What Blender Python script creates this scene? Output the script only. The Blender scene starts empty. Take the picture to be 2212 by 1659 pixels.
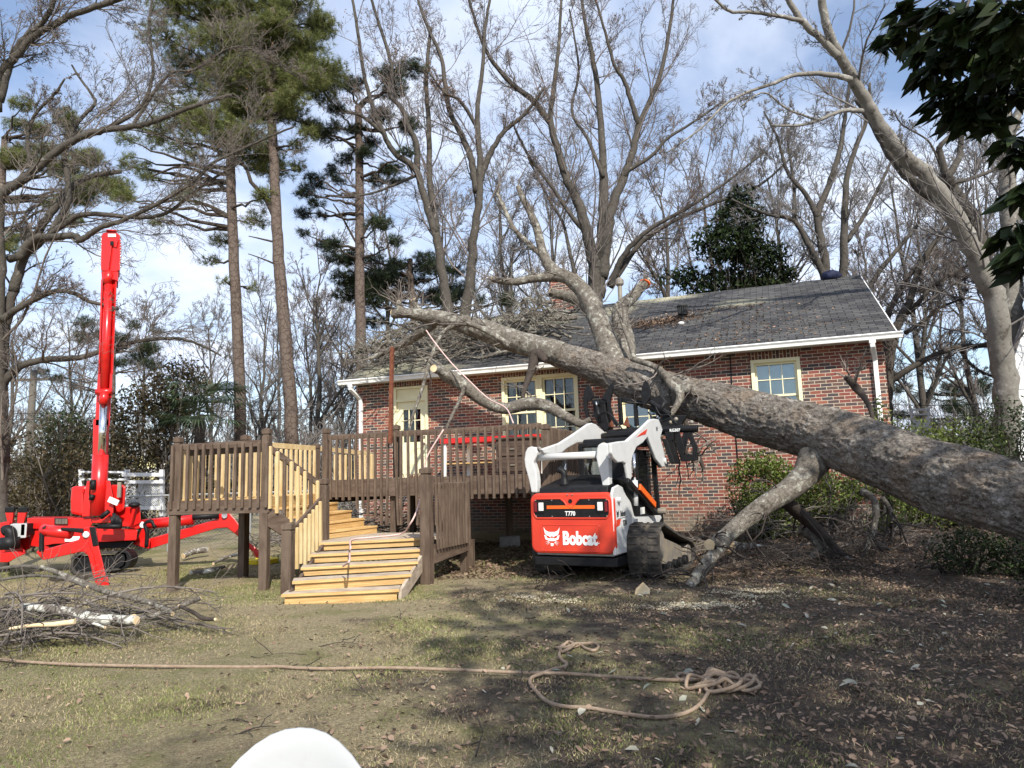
import bpy, math, random
import numpy as np
from mathutils import Vector, Matrix, noise
R = math.radians
rng = np.random.default_rng(7)
random.seed(7)
S = bpy.context.scene
COL = S.collection
# ------------------------------------------------------------ camera, world, sun
FPX = 1534.0; PITCH = math.atan(200.5/FPX); ROLL = 0.03; EYE = np.array([0, 0, 1.42])
cam = bpy.data.cameras.new('camera'); camo = bpy.data.objects.new('camera', cam); COL.objects.link(camo)
cam.sensor_width = 36; cam.lens = 36*FPX/2212; cam.clip_end = 600; cam.clip_start = 0.05
camo.matrix_world = Matrix.Translation((0, 0, 1.42)) @ Matrix.Rotation(R(90)+PITCH, 4, 'X') @ Matrix.Rotation(-ROLL, 4, 'Z')
S.camera = camo
SUN_AZ = R(163); SUN_EL = R(38)           # azimuth clockwise from +Y
sl = bpy.data.lights.new('sun', 'SUN'); sl.energy = 4.9; sl.angle = R(0.5); sl.color = (1, .95, .86)
so = bpy.data.objects.new('sun', sl); COL.objects.link(so)
sdir = Vector((math.sin(SUN_AZ)*math.cos(SUN_EL), math.cos(SUN_AZ)*math.cos(SUN_EL), math.sin(SUN_EL)))
so.rotation_euler = sdir.to_track_quat('Z', 'Y').to_euler(); so.location = (8, -20, 20)
w = bpy.data.worlds.new('World'); S.world = w; w.use_nodes = True
nt = w.node_tree; nt.nodes.clear()
def N(nt, t, **k):
    n = nt.nodes.new(t)
    for a, v in k.items():
        if a.startswith('i_'):
            n.inputs[a[2:].replace('_', ' ')].default_value = v
        else: setattr(n, a, v)
    return n
sky = N(nt, 'ShaderNodeTexSky', sky_type='NISHITA', sun_disc=False, sun_elevation=SUN_EL, sun_rotation=SUN_AZ, air_density=1.0, dust_density=0.6, ozone_density=1.5)
tc = N(nt, 'ShaderNodeTexCoord')
sep = N(nt, 'ShaderNodeSeparateXYZ'); nt.links.new(tc.outputs['Generated'], sep.inputs[0])
def M(nt, op, a, b=None, c=None, clamp=False):
    n = nt.nodes.new('ShaderNodeMath'); n.operation = op; n.use_clamp = clamp
    for i, v in enumerate((a, b, c)):
        if v is None: continue
        if isinstance(v, (int, float)): n.inputs[i].default_value = v
        else: nt.links.new(v, n.inputs[i])
    return n.outputs[0]
zz = M(nt, 'ADD', M(nt, 'MAXIMUM', sep.outputs[2], 0), 0.22)
cb = N(nt, 'ShaderNodeCombineXYZ')
nt.links.new(M(nt, 'DIVIDE', sep.outputs[0], zz), cb.inputs[0]); nt.links.new(M(nt, 'DIVIDE', sep.outputs[1], zz), cb.inputs[1])
nz = N(nt, 'ShaderNodeTexNoise', i_Scale=1.5, i_Detail=7, i_Roughness=.52, i_Distortion=.35); nt.links.new(cb.outputs[0], nz.inputs['Vector'])
rp = N(nt, 'ShaderNodeValToRGB'); nt.links.new(nz.outputs[0], rp.inputs[0])
rp.color_ramp.elements[0].position = .36; rp.color_ramp.elements[0].color = (.12, .12, .12, 1)
rp.color_ramp.elements[1].position = .60; rp.color_ramp.elements[1].color = (.93, .93, .93, 1)
nz2 = N(nt, 'ShaderNodeTexNoise', i_Scale=3.2, i_Detail=4); nt.links.new(cb.outputs[0], nz2.inputs['Vector'])
cr = N(nt, 'ShaderNodeValToRGB'); nt.links.new(nz2.outputs[0], cr.inputs[0])
cr.color_ramp.elements[0].position = .3; cr.color_ramp.elements[0].color = (6.6, 7.8, 10.4, 1)
cr.color_ramp.elements[1].position = .7; cr.color_ramp.elements[1].color = (10.6, 11.2, 12.4, 1)
mx = N(nt, 'ShaderNodeMix', data_type='RGBA'); nt.links.new(rp.outputs[0], mx.inputs[0])
sk2 = N(nt, 'ShaderNodeMix', data_type='RGBA', blend_type='MULTIPLY'); sk2.inputs[0].default_value = 1; sk2.inputs[7].default_value = (1.75, 1.75, 1.8, 1)
nt.links.new(sky.outputs[0], sk2.inputs[6])
nt.links.new(sk2.outputs[2], mx.inputs[6]); nt.links.new(cr.outputs[0], mx.inputs[7])
bg = N(nt, 'ShaderNodeBackground'); bg.inputs[1].default_value = .09; nt.links.new(mx.outputs[2], bg.inputs[0])
wo = N(nt, 'ShaderNodeOutputWorld'); nt.links.new(bg.outputs[0], wo.inputs[0])
S.view_settings.view_transform = 'Standard'; S.view_settings.look = 'None'; S.view_settings.gamma = 1
S.view_settings.exposure = 0.36
S.cycles.max_bounces = 6; S.cycles.transparent_max_bounces = 8; S.cycles.use_adaptive_sampling = True
# ------------------------------------------------------------ tracing helpers (picture direction + real distance -> point)
def ray(x, y):
    u = x-1106.; v = 829.5-y; c, s = math.cos(ROLL), math.sin(ROLL)
    a = u*c+v*s; b = -u*s+v*c
    return np.array([a, FPX*math.cos(PITCH)-b*math.sin(PITCH), FPX*math.sin(PITCH)+b*math.cos(PITCH)])/FPX
def at(x, y, Y): d = ray(x, y); return EYE+d*Y/d[1]
def gnd(x, y, z=0.): d = ray(x, y); return EYE+d*(z-EYE[2])/d[2]
TH = R(20.5); A3 = np.array([math.cos(TH), -math.sin(TH), 0]); N3 = np.array([math.sin(TH), math.cos(TH), 0]); Z3 = np.array([0, 0, 1.])
def hp(s, k, z=0.): return A3*s+N3*k+Z3*z          # house axes: s along the front wall, k away from the yard
def onk(x, y, K): d = ray(x, y); return EYE+d*K/(d@N3)
def rg(ox, oy, sc): return lambda p: (ox+p[0]*sc, oy+p[1]*sc)
R1 = rg(0, 466.3, .2728); R2 = rg(0, 905.2, .2728); R3 = rg(329.2, 877.8, .2976); R4 = rg(713.2, 713.2, .2728)
R5 = rg(1069.8, 822.9, .2232); R6 = rg(1069.8, 1014.9, .2232); R7 = rg(1371.5, 548.6, .2976); R8 = rg(1426.4, 932.6, .3552)
Q1 = rg(0, 0, .3472); Q2 = rg(713.2, 0, .3472); Q3 = rg(1443.9, 0, .3472); Q4 = rg(713.2, 493.7, .3472); Q5 = rg(1645.8, 493.7, .2646)
def gz(x, y):
    # gentle rise of the yard towards the house
    k = x*N3[0]+y*N3[1]
    t = min(max((k-10.5)/5., 0), 1); t = t*t*(3-2*t)
    r = min(max((y-13)/30., 0), 1)
    return .2*t+.5*r*r
# ------------------------------------------------------------ materials
MATS = {}
def mat(name, col, rough=.7, var=.0, vscale=8., bump=0., bscale=30., metal=0., spec=.3, col2=None, stretch=None, island=0., detail=4, patch=None, coat=0.):
    m = bpy.data.materials.new(name); m.use_nodes = True; MATS[name] = m
    t = m.node_tree; b = t.nodes['Principled BSDF']
    b.inputs['Roughness'].default_value = rough; b.inputs['Metallic'].default_value = metal; b.inputs['Specular IOR Level'].default_value = spec
    b.inputs['Coat Weight'].default_value = coat
    col = tuple(col)+(1,)
    b.inputs['Base Color'].default_value = col
    tc = t.nodes.new('ShaderNodeTexCoord'); src = tc.outputs['Object']
    if stretch:
        mp = N(t, 'ShaderNodeMapping'); mp.inputs['Scale'].default_value = stretch; t.links.new(src, mp.inputs[0]); src = mp.outputs[0]
    cur = None
    if col2 or var:
        c2 = tuple(col2)+(1,) if col2 else tuple(min(1, c*(1+var)) for c in col[:3])+(1,)
        c1 = col if col2 else tuple(c*(1-var) for c in col[:3])+(1,)
        nz = N(t, 'ShaderNodeTexNoise', i_Scale=vscale, i_Detail=detail, i_Roughness=.6); t.links.new(src, nz.inputs['Vector'])
        r = N(t, 'ShaderNodeValToRGB'); t.links.new(nz.outputs[0], r.inputs[0])
        r.color_ramp.elements[0].position = .36; r.color_ramp.elements[0].color = c1
        r.color_ramp.elements[1].position = .64; r.color_ramp.elements[1].color = c2
        cur = r.outputs[0]
    if patch:  # (colour, scale, lo, hi)
        nz = N(t, 'ShaderNodeTexNoise', i_Scale=patch[1], i_Detail=6, i_Roughness=.65); t.links.new(src, nz.inputs['Vector'])
        mr = N(t, 'ShaderNodeMapRange'); t.links.new(nz.outputs[0], mr.inputs[0]); mr.inputs[1].default_value = patch[2]; mr.inputs[2].default_value = patch[3]
        x = N(t, 'ShaderNodeMix', data_type='RGBA'); t.links.new(mr.outputs[0], x.inputs[0])
        if cur: t.links.new(cur, x.inputs[6])
        else: x.inputs[6].default_value = col
        x.inputs[7].default_value = tuple(patch[0])+(1,); cur = x.outputs[2]
    if island:
        g = t.nodes.new('ShaderNodeNewGeometry'); h = t.nodes.new('ShaderNodeHueSaturation')
        mr = N(t, 'ShaderNodeMapRange'); t.links.new(g.outputs['Random Per Island'], mr.inputs[0]); mr.inputs[3].default_value = 1-island; mr.inputs[4].default_value = 1+island
        t.links.new(mr.outputs[0], h.inputs['Value'])
        if cur: t.links.new(cur, h.inputs['Color'])
        else: h.inputs['Color'].default_value = col
        cur = h.outputs[0]
    if cur: t.links.new(cur, b.inputs['Base Color'])
    if bump:
        nb = N(t, 'ShaderNodeTexNoise', i_Scale=bscale, i_Detail=5, i_Roughness=.6); t.links.new(src, nb.inputs['Vector'])
        bp = N(t, 'ShaderNodeBump'); bp.inputs['Strength'].default_value = bump; bp.inputs['Distance'].default_value = .02
        t.links.new(nb.outputs[0], bp.inputs['Height']); t.links.new(bp.outputs[0], b.inputs['Normal'])
    return m
def leafmat(name, col, col2, rough=.45, spec=.4, trans=.25, island=.35):
    m = mat(name, col, rough, col2=col2, vscale=2.5, spec=spec, island=island)
    t = m.node_tree; b = t.nodes['Principled BSDF']
    tr = t.nodes.new('ShaderNodeBsdfTranslucent'); ms = t.nodes.new('ShaderNodeMixShader'); ms.inputs[0].default_value = trans
    o = t.nodes['Material Output']
    l = b.inputs['Base Color'].links[0].from_socket; t.links.new(l, tr.inputs[0])
    t.links.new(b.outputs[0], ms.inputs[1]); t.links.new(tr.outputs[0], ms.inputs[2]); t.links.new(ms.outputs[0], o.inputs[0])
    return m
# ------------------------------------------------------------ mesh building
def rootmat(o):
    while o.parent: o = o.parent
    return o.matrix_basis
def finish(me, name, m, parent, loc, verts_np, smooth):
    if m: me.materials.append(m if not isinstance(m, str) else MATS[m])
    if smooth: me.polygons.foreach_set('use_smooth', np.ones(len(me.polygons), bool))
    me.update()
    o = bpy.data.objects.new(name, me); COL.objects.link(o)
    if parent: o.parent = parent
    elif loc is not None: o.location = loc
    return o
def place(V, parent, loc):
    V = np.asarray(V, float).reshape(-1, 3)
    if parent is not None:
        Mi = np.array(rootmat(parent).inverted()); V = V@Mi[:3, :3].T+Mi[:3, 3]; return V, None
    if loc is None:
        mn, mx = V.min(0), V.max(0); loc = Vector(((mn[0]+mx[0])/2, (mn[1]+mx[1])/2, mn[2]))
    return V-np.array(loc), loc
class MB:
    def __init__(s): s.v = []; s.f = []
    def add(s, vs, fs):
        o = len(s.v); s.v += [tuple(map(float, p)) for p in vs]; s.f += [tuple(i+o for i in f) for f in fs]; return s
    def box(s, c, sz, ax=None, ay=None, az=None):
        ax = np.array([1, 0, 0.]) if ax is None else np.asarray(ax, float); ay = np.array([0, 1, 0.]) if ay is None else np.asarray(ay, float); az = Z3 if az is None else np.asarray(az, float)
        c = np.asarray(c, float); vs = []
        for k in (-.5, .5):
            for j in (-.5, .5):
                for i in (-.5, .5): vs.append(c+ax*sz[0]*i+ay*sz[1]*j+az*sz[2]*k)
        return s.add(vs, [(0, 2, 3, 1), (4, 5, 7, 6), (0, 1, 5, 4), (2, 6, 7, 3), (0, 4, 6, 2), (1, 3, 7, 5)])
    def beam(s, p, q, w, h, up=Z3):
        p, q = np.asarray(p, float), np.asarray(q, float); d = q-p; L = np.linalg.norm(d); d = d/L
        x = np.cross(d, up); x = x/max(np.linalg.norm(x), 1e-6); u = np.cross(x, d)
        return s.box((p+q)/2, (L, w, h), d, x, u)
    def tube(s, P, r, n=8, cap=True, ell=None):
        P = [np.asarray(p, float) for p in P]; k = len(P)
        if not hasattr(r, '__len__'): r = [r]*k
        o = len(s.v); u = None; vs = []
        for i in range(k):
            d = P[min(i+1, k-1)]-P[max(i-1, 0)]; d = d/max(np.linalg.norm(d), 1e-9)
            if u is None:
                t = Z3 if abs(d[2]) < .9 else np.array([1, 0, 0.]); u = np.cross(d, t)
            u = u-d*(u@d); u = u/max(np.linalg.norm(u), 1e-9); v = np.cross(d, u)
            for j in range(n):
                a = 2*math.pi*j/n; vs.append(P[i]+r[i]*(math.cos(a)*u+math.sin(a)*v))
        fs = [(i*n+j, i*n+(j+1) % n, (i+1)*n+(j+1) % n, (i+1)*n+j) for i in range(k-1) for j in range(n)]
        if cap: fs += [tuple(range(n))[::-1], tuple((k-1)*n+j for j in range(n))]
        return s.add(vs, fs)
    def prism(s, pts, off):   # closed outline of 3D points swept by vector off
        pts = [np.asarray(p, float) for p in pts]; off = np.asarray(off, float); n = len(pts)
        fs = [(i, (i+1) % n, n+(i+1) % n, n+i) for i in range(n)]+[tuple(range(n))[::-1], tuple(n+i for i in range(n))]
        return s.add(pts+[p+off for p in pts], fs)
    def blob(s, c, r, n=8, m=6, jit=0., seed=0):
        q = random.Random(seed); vs = []; c = np.asarray(c, float)
        if not hasattr(r, '__len__'): r = (r, r, r)
        for i in range(m+1):
            for j in range(n):
                a = math.pi*i/m; b = 2*math.pi*j/n; k = 1+q.uniform(-jit, jit)
                if i in (0, m): b = 0; k = 1
                vs.append(c+np.array([math.sin(a)*math.cos(b)*r[0], math.sin(a)*math.sin(b)*r[1], math.cos(a)*r[2]])*k)
        return s.add(vs, [(i*n+j, (i+1)*n+j, (i+1)*n+(j+1) % n, i*n+(j+1) % n) for i in range(m) for j in range(n)])
    def build(s, name, m, parent=None, loc=None, smooth=False, bevel=0., fix=True):
        V, l = place(s.v, parent, loc)
        me = bpy.data.meshes.new(name); me.from_pydata(V.tolist(), [], s.f)
        if fix:
            import bmesh
            b = bmesh.new(); b.from_mesh(me); bmesh.ops.recalc_face_normals(b, faces=b.faces); b.to_mesh(me); b.free()
        o = finish(me, name, m, parent, l, V, smooth)
        if smooth:
            md = None
        if bevel:
            md = o.modifiers.new('bevel', 'BEVEL'); md.width = bevel; md.segments = 2; md.limit_method = 'ANGLE'; md.angle_limit = R(40)
        return o
def npmesh(name, V, F, m, parent=None, loc=None, smooth=False, uv=None):
    V, l = place(V, parent, loc); F = np.asarray(F, np.int32); k = F.shape[1]
    me = bpy.data.meshes.new(name); me.vertices.add(len(V)); me.vertices.foreach_set('co', V.astype(np.float32).ravel())
    me.loops.add(F.size); me.loops.foreach_set('vertex_index', F.ravel())
    me.polygons.add(len(F)); me.polygons.foreach_set('loop_start', np.arange(0, F.size, k, dtype=np.int32)); me.polygons.foreach_set('loop_total', np.full(len(F), k, np.int32))
    me.update(calc_edges=True)
    return finish(me, name, m, parent, l, V, smooth)
def tag(o, label=None, cat=None, group=None, kind=None):
    if label: o['label'] = label
    if cat: o['category'] = cat
    if group: o['group'] = group
    if kind: o['kind'] = kind
    return o
def thing(name, loc, label, cat, group=None, rz=0.):
    o = bpy.data.objects.new(name, None); COL.objects.link(o); o.empty_display_size = .2
    o.location = Vector([float(c) for c in loc]); o.rotation_euler = (0, 0, rz)
    o.matrix_basis = Matrix.Translation(o.location) @ Matrix.Rotation(rz, 4, 'Z')
    return tag(o, label, cat, group)
def copy_thing(o, loc, rz=0., sc=1., label=None, group=None, name=None):
    c = o.copy(); COL.objects.link(c); c.location = loc; c.rotation_euler = (0, 0, rz); c.scale = (sc, sc, sc)
    if label: c['label'] = label
    if group: c['group'] = group
    for ch in o.children:
        d = ch.copy(); COL.objects.link(d); d.parent = c
    return c
# ------------------------------------------------------------ twigs and leaves (vectorised)
def resample(P, r, K=9):
    P = np.asarray(P, float); d = np.r_[0, np.cumsum(np.linalg.norm(np.diff(P, axis=0), axis=1))]
    t = np.linspace(0, d[-1], K); return np.stack([np.interp(t, d, P[:, i]) for i in range(3)], 1), np.interp(t, d, r)
def smoothline(P, r, K, wob=0., q=None):
    # Catmull-Rom through the traced points
    P = np.asarray(P, float); r = np.asarray(r, float); n = len(P); out = []; ro = []
    E = np.vstack([2*P[0]-P[1], P, 2*P[-1]-P[-2]])
    for i in range(n-1):
        a, b, c, d = E[i], E[i+1], E[i+2], E[i+3]
        for j in range(K):
            t = j/K; out.append(.5*((2*b)+(c-a)*t+(2*a-5*b+4*c-d)*t*t+(3*b-a-3*c+d)*t**3)); ro.append(r[i]*(1-t)+r[i+1]*t)
    out.append(P[-1]); ro.append(r[-1]); out = np.array(out); ro = np.array(ro)
    if wob:
        g = (q or rng).normal(0, 1, out.shape)*ro[:, None]*wob; g[0] = 0; out = out+g
    return out, ro
def spawn(P, Rd, m, ratio, ang=(.45, .95), up=.15, K=5, wig=.22, tlo=.2, q=None, lenabs=None, minr=.003, thick=.62, flat=None):
    q = q or rng; n, k, _ = P.shape
    t = q.uniform(tlo, 1, (n, m)); f = t*(k-1); i = np.minimum(f.astype(int), k-2); u = (f-i)[..., None]
    idx = np.arange(n)[:, None]
    pos = P[idx, i]*(1-u)+P[idx, i+1]*u; d = P[idx, i+1]-P[idx, i]; d /= np.linalg.norm(d, axis=2, keepdims=True)+1e-9
    r0 = (Rd[idx, i]*(1-u[..., 0])+Rd[idx, i+1]*u[..., 0])*thick
    L = np.linalg.norm(np.diff(P, axis=1), axis=2).sum(1)[:, None] if lenabs is None else np.full((n, 1), lenabs)
    L = L*ratio*q.uniform(.5, 1.25, (n, m))*(1.15-.55*t)
    pos = pos.reshape(-1, 3); d = d.reshape(-1, 3); r0 = r0.ravel(); L = L.ravel()
    v = q.normal(0, 1, d.shape); v -= (v*d).sum(1)[:, None]*d; v /= np.linalg.norm(v, axis=1)[:, None]+1e-9
    a = q.uniform(*ang, len(d))[:, None]; dr = d*np.cos(a)+v*np.sin(a)
    out = [pos]; st = (L/(K-1))[:, None]
    for _ in range(K-1):
        dr = dr+q.normal(0, wig, dr.shape); dr[:, 2] += up
        if flat: dr[:, 2] *= flat
        dr /= np.linalg.norm(dr, axis=1)[:, None]+1e-9
        out.append(out[-1]+dr*st)
    rr = np.maximum(r0[:, None]*np.linspace(1, .35, K)[None], minr)
    return np.stack(out, 1), rr
def tubes(P, Rd, n=3):
    m, k, _ = P.shape
    d = np.gradient(P, axis=1); d /= np.linalg.norm(d, axis=2, keepdims=True)+1e-9
    ref = np.tile(np.array([.31, .22, .92]), (m, 1)); c = P[:, -1]-P[:, 0]; c /= np.linalg.norm(c, axis=1)[:, None]+1e-9
    ref[np.abs((c*ref).sum(1)) > .85] = (1, 0, .1)
    u = np.cross(d, ref[:, None, :]); u /= np.linalg.norm(u, axis=2, keepdims=True)+1e-9; v = np.cross(d, u)
    a = np.arange(n)*2*math.pi/n
    V = P[:, :, None, :]+Rd[:, :, None, None]*(np.cos(a)[None, None, :, None]*u[:, :, None, :]+np.sin(a)[None, None, :, None]*v[:, :, None, :])
    b = (np.arange(m)*k*n)[:, None, None]+(np.arange(k-1)*n)[None, :, None]; j = np.arange(n)[None, None, :]; j2 = (j+1) % n
    F = np.stack([b+j, b+j2, b+n+j2, b+n+j], -1).reshape(-1, 4)
    return V.reshape(-1, 3), F
def join(parts):
    V = []; F = []; o = 0
    for v, f in parts:
        V.append(v); F.append(f+o); o += len(v)
    return np.concatenate(V), np.concatenate(F)
def leaves(C, size, q=None, wid=.4, D=None, fold=.15, drop=0.):
    # rhombic leaves at centres C
    q = q or rng; n = len(C); D = q.normal(0, 1, (n, 3)) if D is None else D.copy()
    D[:, 2] -= drop
    D /= np.linalg.norm(D, axis=1)[:, None]+1e-9
    r = q.normal(0, 1, (n, 3)); r -= (r*D).sum(1)[:, None]*D; r /= np.linalg.norm(r, axis=1)[:, None]+1e-9
    nn = np.cross(D, r); s = (size*q.uniform(.7, 1.25, n))[:, None]
    V = np.stack([C, C+D*s*.45+r*s*wid*.5+nn*s*fold, C+D*s, C+D*s*.45-r*s*wid*.5+nn*s*fold], 1)
    return V.reshape(-1, 3), np.arange(4*n).reshape(-1, 4)
# ------------------------------------------------------------ material list
K = 15.36; KD = 10.27
def brickmat(name, mode):
    m = bpy.data.materials.new(name); m.use_nodes = True; MATS[name] = m; t = m.node_tree; b = t.nodes['Principled BSDF']
    tc = t.nodes.new('ShaderNodeTexCoord'); sp = t.nodes.new('ShaderNodeSeparateXYZ'); t.links.new(tc.outputs['Object'], sp.inputs[0])
    cb = t.nodes.new('ShaderNodeCombineXYZ')
    if mode == 'front': a_, b_ = sp.outputs[0], sp.outputs[2]
    elif mode == 'side': a_, b_ = sp.outputs[1], sp.outputs[2]
    else: a_, b_ = sp.outputs[2], sp.outputs[0]
    nzw = N(t, 'ShaderNodeTexNoise', i_Scale=14., i_Detail=2); t.links.new(tc.outputs['Object'], nzw.inputs['Vector'])
    wv = M(t, 'MULTIPLY', M(t, 'SUBTRACT', nzw.outputs[0], .5), .012)
    t.links.new(M(t, 'ADD', M(t, 'ADD', a_, 40.0), wv), cb.inputs[0]); t.links.new(M(t, 'ADD', M(t, 'ADD', b_, 10.0), wv), cb.inputs[1])
    br = t.nodes.new('ShaderNodeTexBrick'); t.links.new(cb.outputs[0], br.inputs['Vector'])
    br.inputs['Color1'].default_value = (0, 0, 0, 1); br.inputs['Color2'].default_value = (1, 1, 1, 1); br.inputs['Mortar'].default_value = (.5, .5, .5, 1)
    br.inputs['Scale'].default_value = 1; br.inputs['Mortar Size'].default_value = .0068; br.inputs['Mortar Smooth'].default_value = .15; br.inputs['Bias'].default_value = 0
    br.inputs['Brick Width'].default_value = .21; br.inputs['Row Height'].default_value = .0685
    if mode == 'soldier': br.inputs['Brick Width'].default_value = .5
    r = t.nodes.new('ShaderNodeValToRGB'); r.color_ramp.interpolation = 'CONSTANT'; e = r.color_ramp.elements
    cols = [(0, (.20, .055, .042)), (.16, (.09, .058, .056)), (.29, (.24, .075, .048)), (.41, (.14, .054, .042)), (.51, (.066, .05, .052)), (.65, (.215, .06, .046)), (.78, (.12, .072, .058)), (.88, (.28, .10, .065))]
    if mode == 'soldier': cols = [(0, (.13, .045, .035)), (.3, (.17, .07, .04)), (.5, (.085, .045, .04)), (.75, (.15, .05, .035))]
    e[0].position = 0; e[0].color = cols[0][1]+(1,); e[1].position = cols[1][0]; e[1].color = cols[1][1]+(1,)
    for p, c in cols[2:]: x = e.new(p); x.color = c+(1,)
    t.links.new(br.outputs['Color'], r.inputs[0])
    nz = N(t, 'ShaderNodeTexNoise', i_Scale=25., i_Detail=5, i_Roughness=.7); t.links.new(tc.outputs['Object'], nz.inputs['Vector'])
    hs = t.nodes.new('ShaderNodeHueSaturation'); t.links.new(r.outputs[0], hs.inputs['Color'])
    t.links.new(M(t, 'ADD', M(t, 'MULTIPLY', nz.outputs[0], .9), .55), hs.inputs['Value'])
    mo = t.nodes.new('ShaderNodeMix'); mo.data_type = 'RGBA'; t.links.new(br.outputs['Fac'], mo.inputs[0]); t.links.new(hs.outputs[0], mo.inputs[6])
    mo.inputs[7].default_value = (.54, .46, .35, 1)
    # damp, dirty courses close to the ground
    mr = N(t, 'ShaderNodeMapRange'); t.links.new(sp.outputs[2], mr.inputs[0]); mr.inputs[1].default_value = .75; mr.inputs[2].default_value = .35
    nd = N(t, 'ShaderNodeTexNoise', i_Scale=3., i_Detail=5); t.links.new(tc.outputs['Object'], nd.inputs['Vector'])
    dm = t.nodes.new('ShaderNodeMix'); dm.data_type = 'RGBA'; t.links.new(M(t, 'MULTIPLY', mr.outputs[0], M(t, 'ADD', nd.outputs[0], .15), clamp=True), dm.inputs[0])
    t.links.new(mo.outputs[2], dm.inputs[6]); dm.inputs[7].default_value = (.2, .165, .12, 1)
    t.links.new(dm.outputs[2], b.inputs['Base Color']); b.inputs['Roughness'].default_value = .85
    bp = N(t, 'ShaderNodeBump', i_Strength=.7, i_Distance=.01); t.links.new(M(t, 'SUBTRACT', M(t, 'MULTIPLY', nz.outputs[0], .3), br.outputs['Fac']), bp.inputs['Height']); t.links.new(bp.outputs[0], b.inputs['Normal'])
    return m
brickmat('brick', 'front'); brickmat('brick_side', 'side'); brickmat('soldier', 'soldier')
mat('cream', (.80, .745, .50), .5, var=.05, vscale=3)
mat('white', (.8, .8, .77), .4, var=.04, vscale=6)
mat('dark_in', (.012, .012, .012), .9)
mat('curtain', (.55, .52, .45), .9, var=.3, vscale=30, stretch=(1, 1, .05))
mat('blind', (.30, .50, .52), .8, var=.1, vscale=4)
def glassmat(nm_, gc_):
    m = bpy.data.materials.new(nm_); m.use_nodes = True; MATS[nm_] = m; t = m.node_tree; t.nodes.clear()
    o = t.nodes.new('ShaderNodeOutputMaterial'); g = N(t, 'ShaderNodeBsdfGlossy'); g.inputs['Roughness'].default_value = .02; g.inputs['Color'].default_value = gc_
    tr = t.nodes.new('ShaderNodeBsdfTransparent'); tr.inputs[0].default_value = (.8, .86, .85, 1); f = N(t, 'ShaderNodeFresnel'); f.inputs[0].default_value = 1.7
    nz = N(t, 'ShaderNodeTexNoise', i_Scale=2.5); bp = N(t, 'ShaderNodeBump', i_Strength=.12, i_Distance=.02); t.links.new(nz.outputs[0], bp.inputs['Height']); t.links.new(bp.outputs[0], g.inputs['Normal'])
    mx = t.nodes.new('ShaderNodeMixShader'); t.links.new(M(t, 'ADD', f.outputs[0], .08, clamp=True), mx.inputs[0]); t.links.new(tr.outputs[0], mx.inputs[1]); t.links.new(g.outputs[0], mx.inputs[2]); t.links.new(mx.outputs[0], o.inputs[0])
glassmat('glass', (.8, .85, .9, 1)); glassmat('glass_dark', (.38, .38, .38, 1))  # second glass: gloss tinted down to imitate dark trees mirrored in the panes
mat('deckwood', (.08, .054, .038), .75, col2=(.14, .10, .072), vscale=14, bump=.35, bscale=50, stretch=(1, 1, .25), patch=((.15, .115, .085), 3.5, .6, .8), island=.12)
mat('deckwood_h', (.085, .056, .04), .75, col2=(.14, .10, .074), vscale=16, bump=.3, bscale=50, stretch=(.2, .2, 1), patch=((.16, .12, .09), 3.5, .62, .8))
def woodmat(name, c1, c2, grey=None):
    m = mat(name, c1, .65, col2=c2, vscale=9, bump=.25, bscale=60, stretch=(.35, .35, 5), patch=grey, island=.1)
    t = m.node_tree; b = t.nodes['Principled BSDF']; l = b.inputs['Base Color'].links[0].from_socket
    tc = t.nodes.new('ShaderNodeTexCoord'); mp = N(t, 'ShaderNodeMapping'); mp.inputs['Scale'].default_value = (.5, .5, 9); t.links.new(tc.outputs['Object'], mp.inputs[0])
    wv = N(t, 'ShaderNodeTexWave', i_Scale=1.2, i_Distortion=9., i_Detail=2.5); wv.inputs['Detail Scale'].default_value = 1.2; wv.bands_direction = 'Z'; t.links.new(mp.outputs[0], wv.inputs['Vector'])
    x = N(t, 'ShaderNodeMix', data_type='RGBA', blend_type='MULTIPLY'); t.links.new(M(t, 'MULTIPLY', wv.outputs[0], .28), x.inputs[0]); t.links.new(l, x.inputs[6]); x.inputs[7].default_value = (.5, .35, .2, 1)
    t.links.new(x.outputs[2], b.inputs['Base Color'])
woodmat('newwood', (.50, .31, .12), (.66, .45, .20))
mat('yellowwood', (.50, .36, .17), .6, col2=(.62, .48, .27), vscale=12, stretch=(1, 1, .3), island=.18)
mat('greywood', (.34, .27, .20), .85, col2=(.50, .42, .33), vscale=14, bump=.3, stretch=(.3, .3, 1))
mat('red', (.58, .012, .010), .3, spec=.5, var=.08, vscale=3, coat=.2)
mat('bobred', (.62, .05, .022), .42, spec=.45, col2=(.54, .04, .02), vscale=2.5, bump=.04, bscale=60)
mat('bobwhite', (.56, .56, .545), .38, spec=.4, var=.05, vscale=5, patch=((.40, .37, .31), 5., .6, .85))
mat('black', (.01, .01, .011), .5, spec=.22, var=.3, vscale=15)
mat('rubber', (.035, .032, .03), .85, col2=(.062, .055, .047), vscale=7, bump=.5, bscale=35, patch=((.17, .14, .10), 5., .55, .8))
mat('steel', (.22, .2, .18), .55, col2=(.32, .27, .2), metal=.3, vscale=8)
mat('chrome', (.75, .75, .76), .14, metal=1.)
mat('rust', (.12, .035, .02), .85, col2=(.19, .07, .035), vscale=20, bump=.3)
mat('orange', (.75, .12, .015), .45); mat('darkred', (.16, .006, .012), .25, spec=.6); mat('lampwhite', (.75, .74, .68), .25)
mat('letter', (.82, .82, .8), .5); mat('letter_dark', (.04, .04, .045), .5); mat('yellow', (.65, .5, .02), .5)
mat('plastic', (.42, .43, .43), .4, spec=.45, var=.02, vscale=5, patch=((.36, .36, .34), 9, .6, .9))
mat('rope', (.27, .19, .13), .9, col2=(.36, .275, .20), vscale=25, bump=.6, bscale=180)
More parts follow.
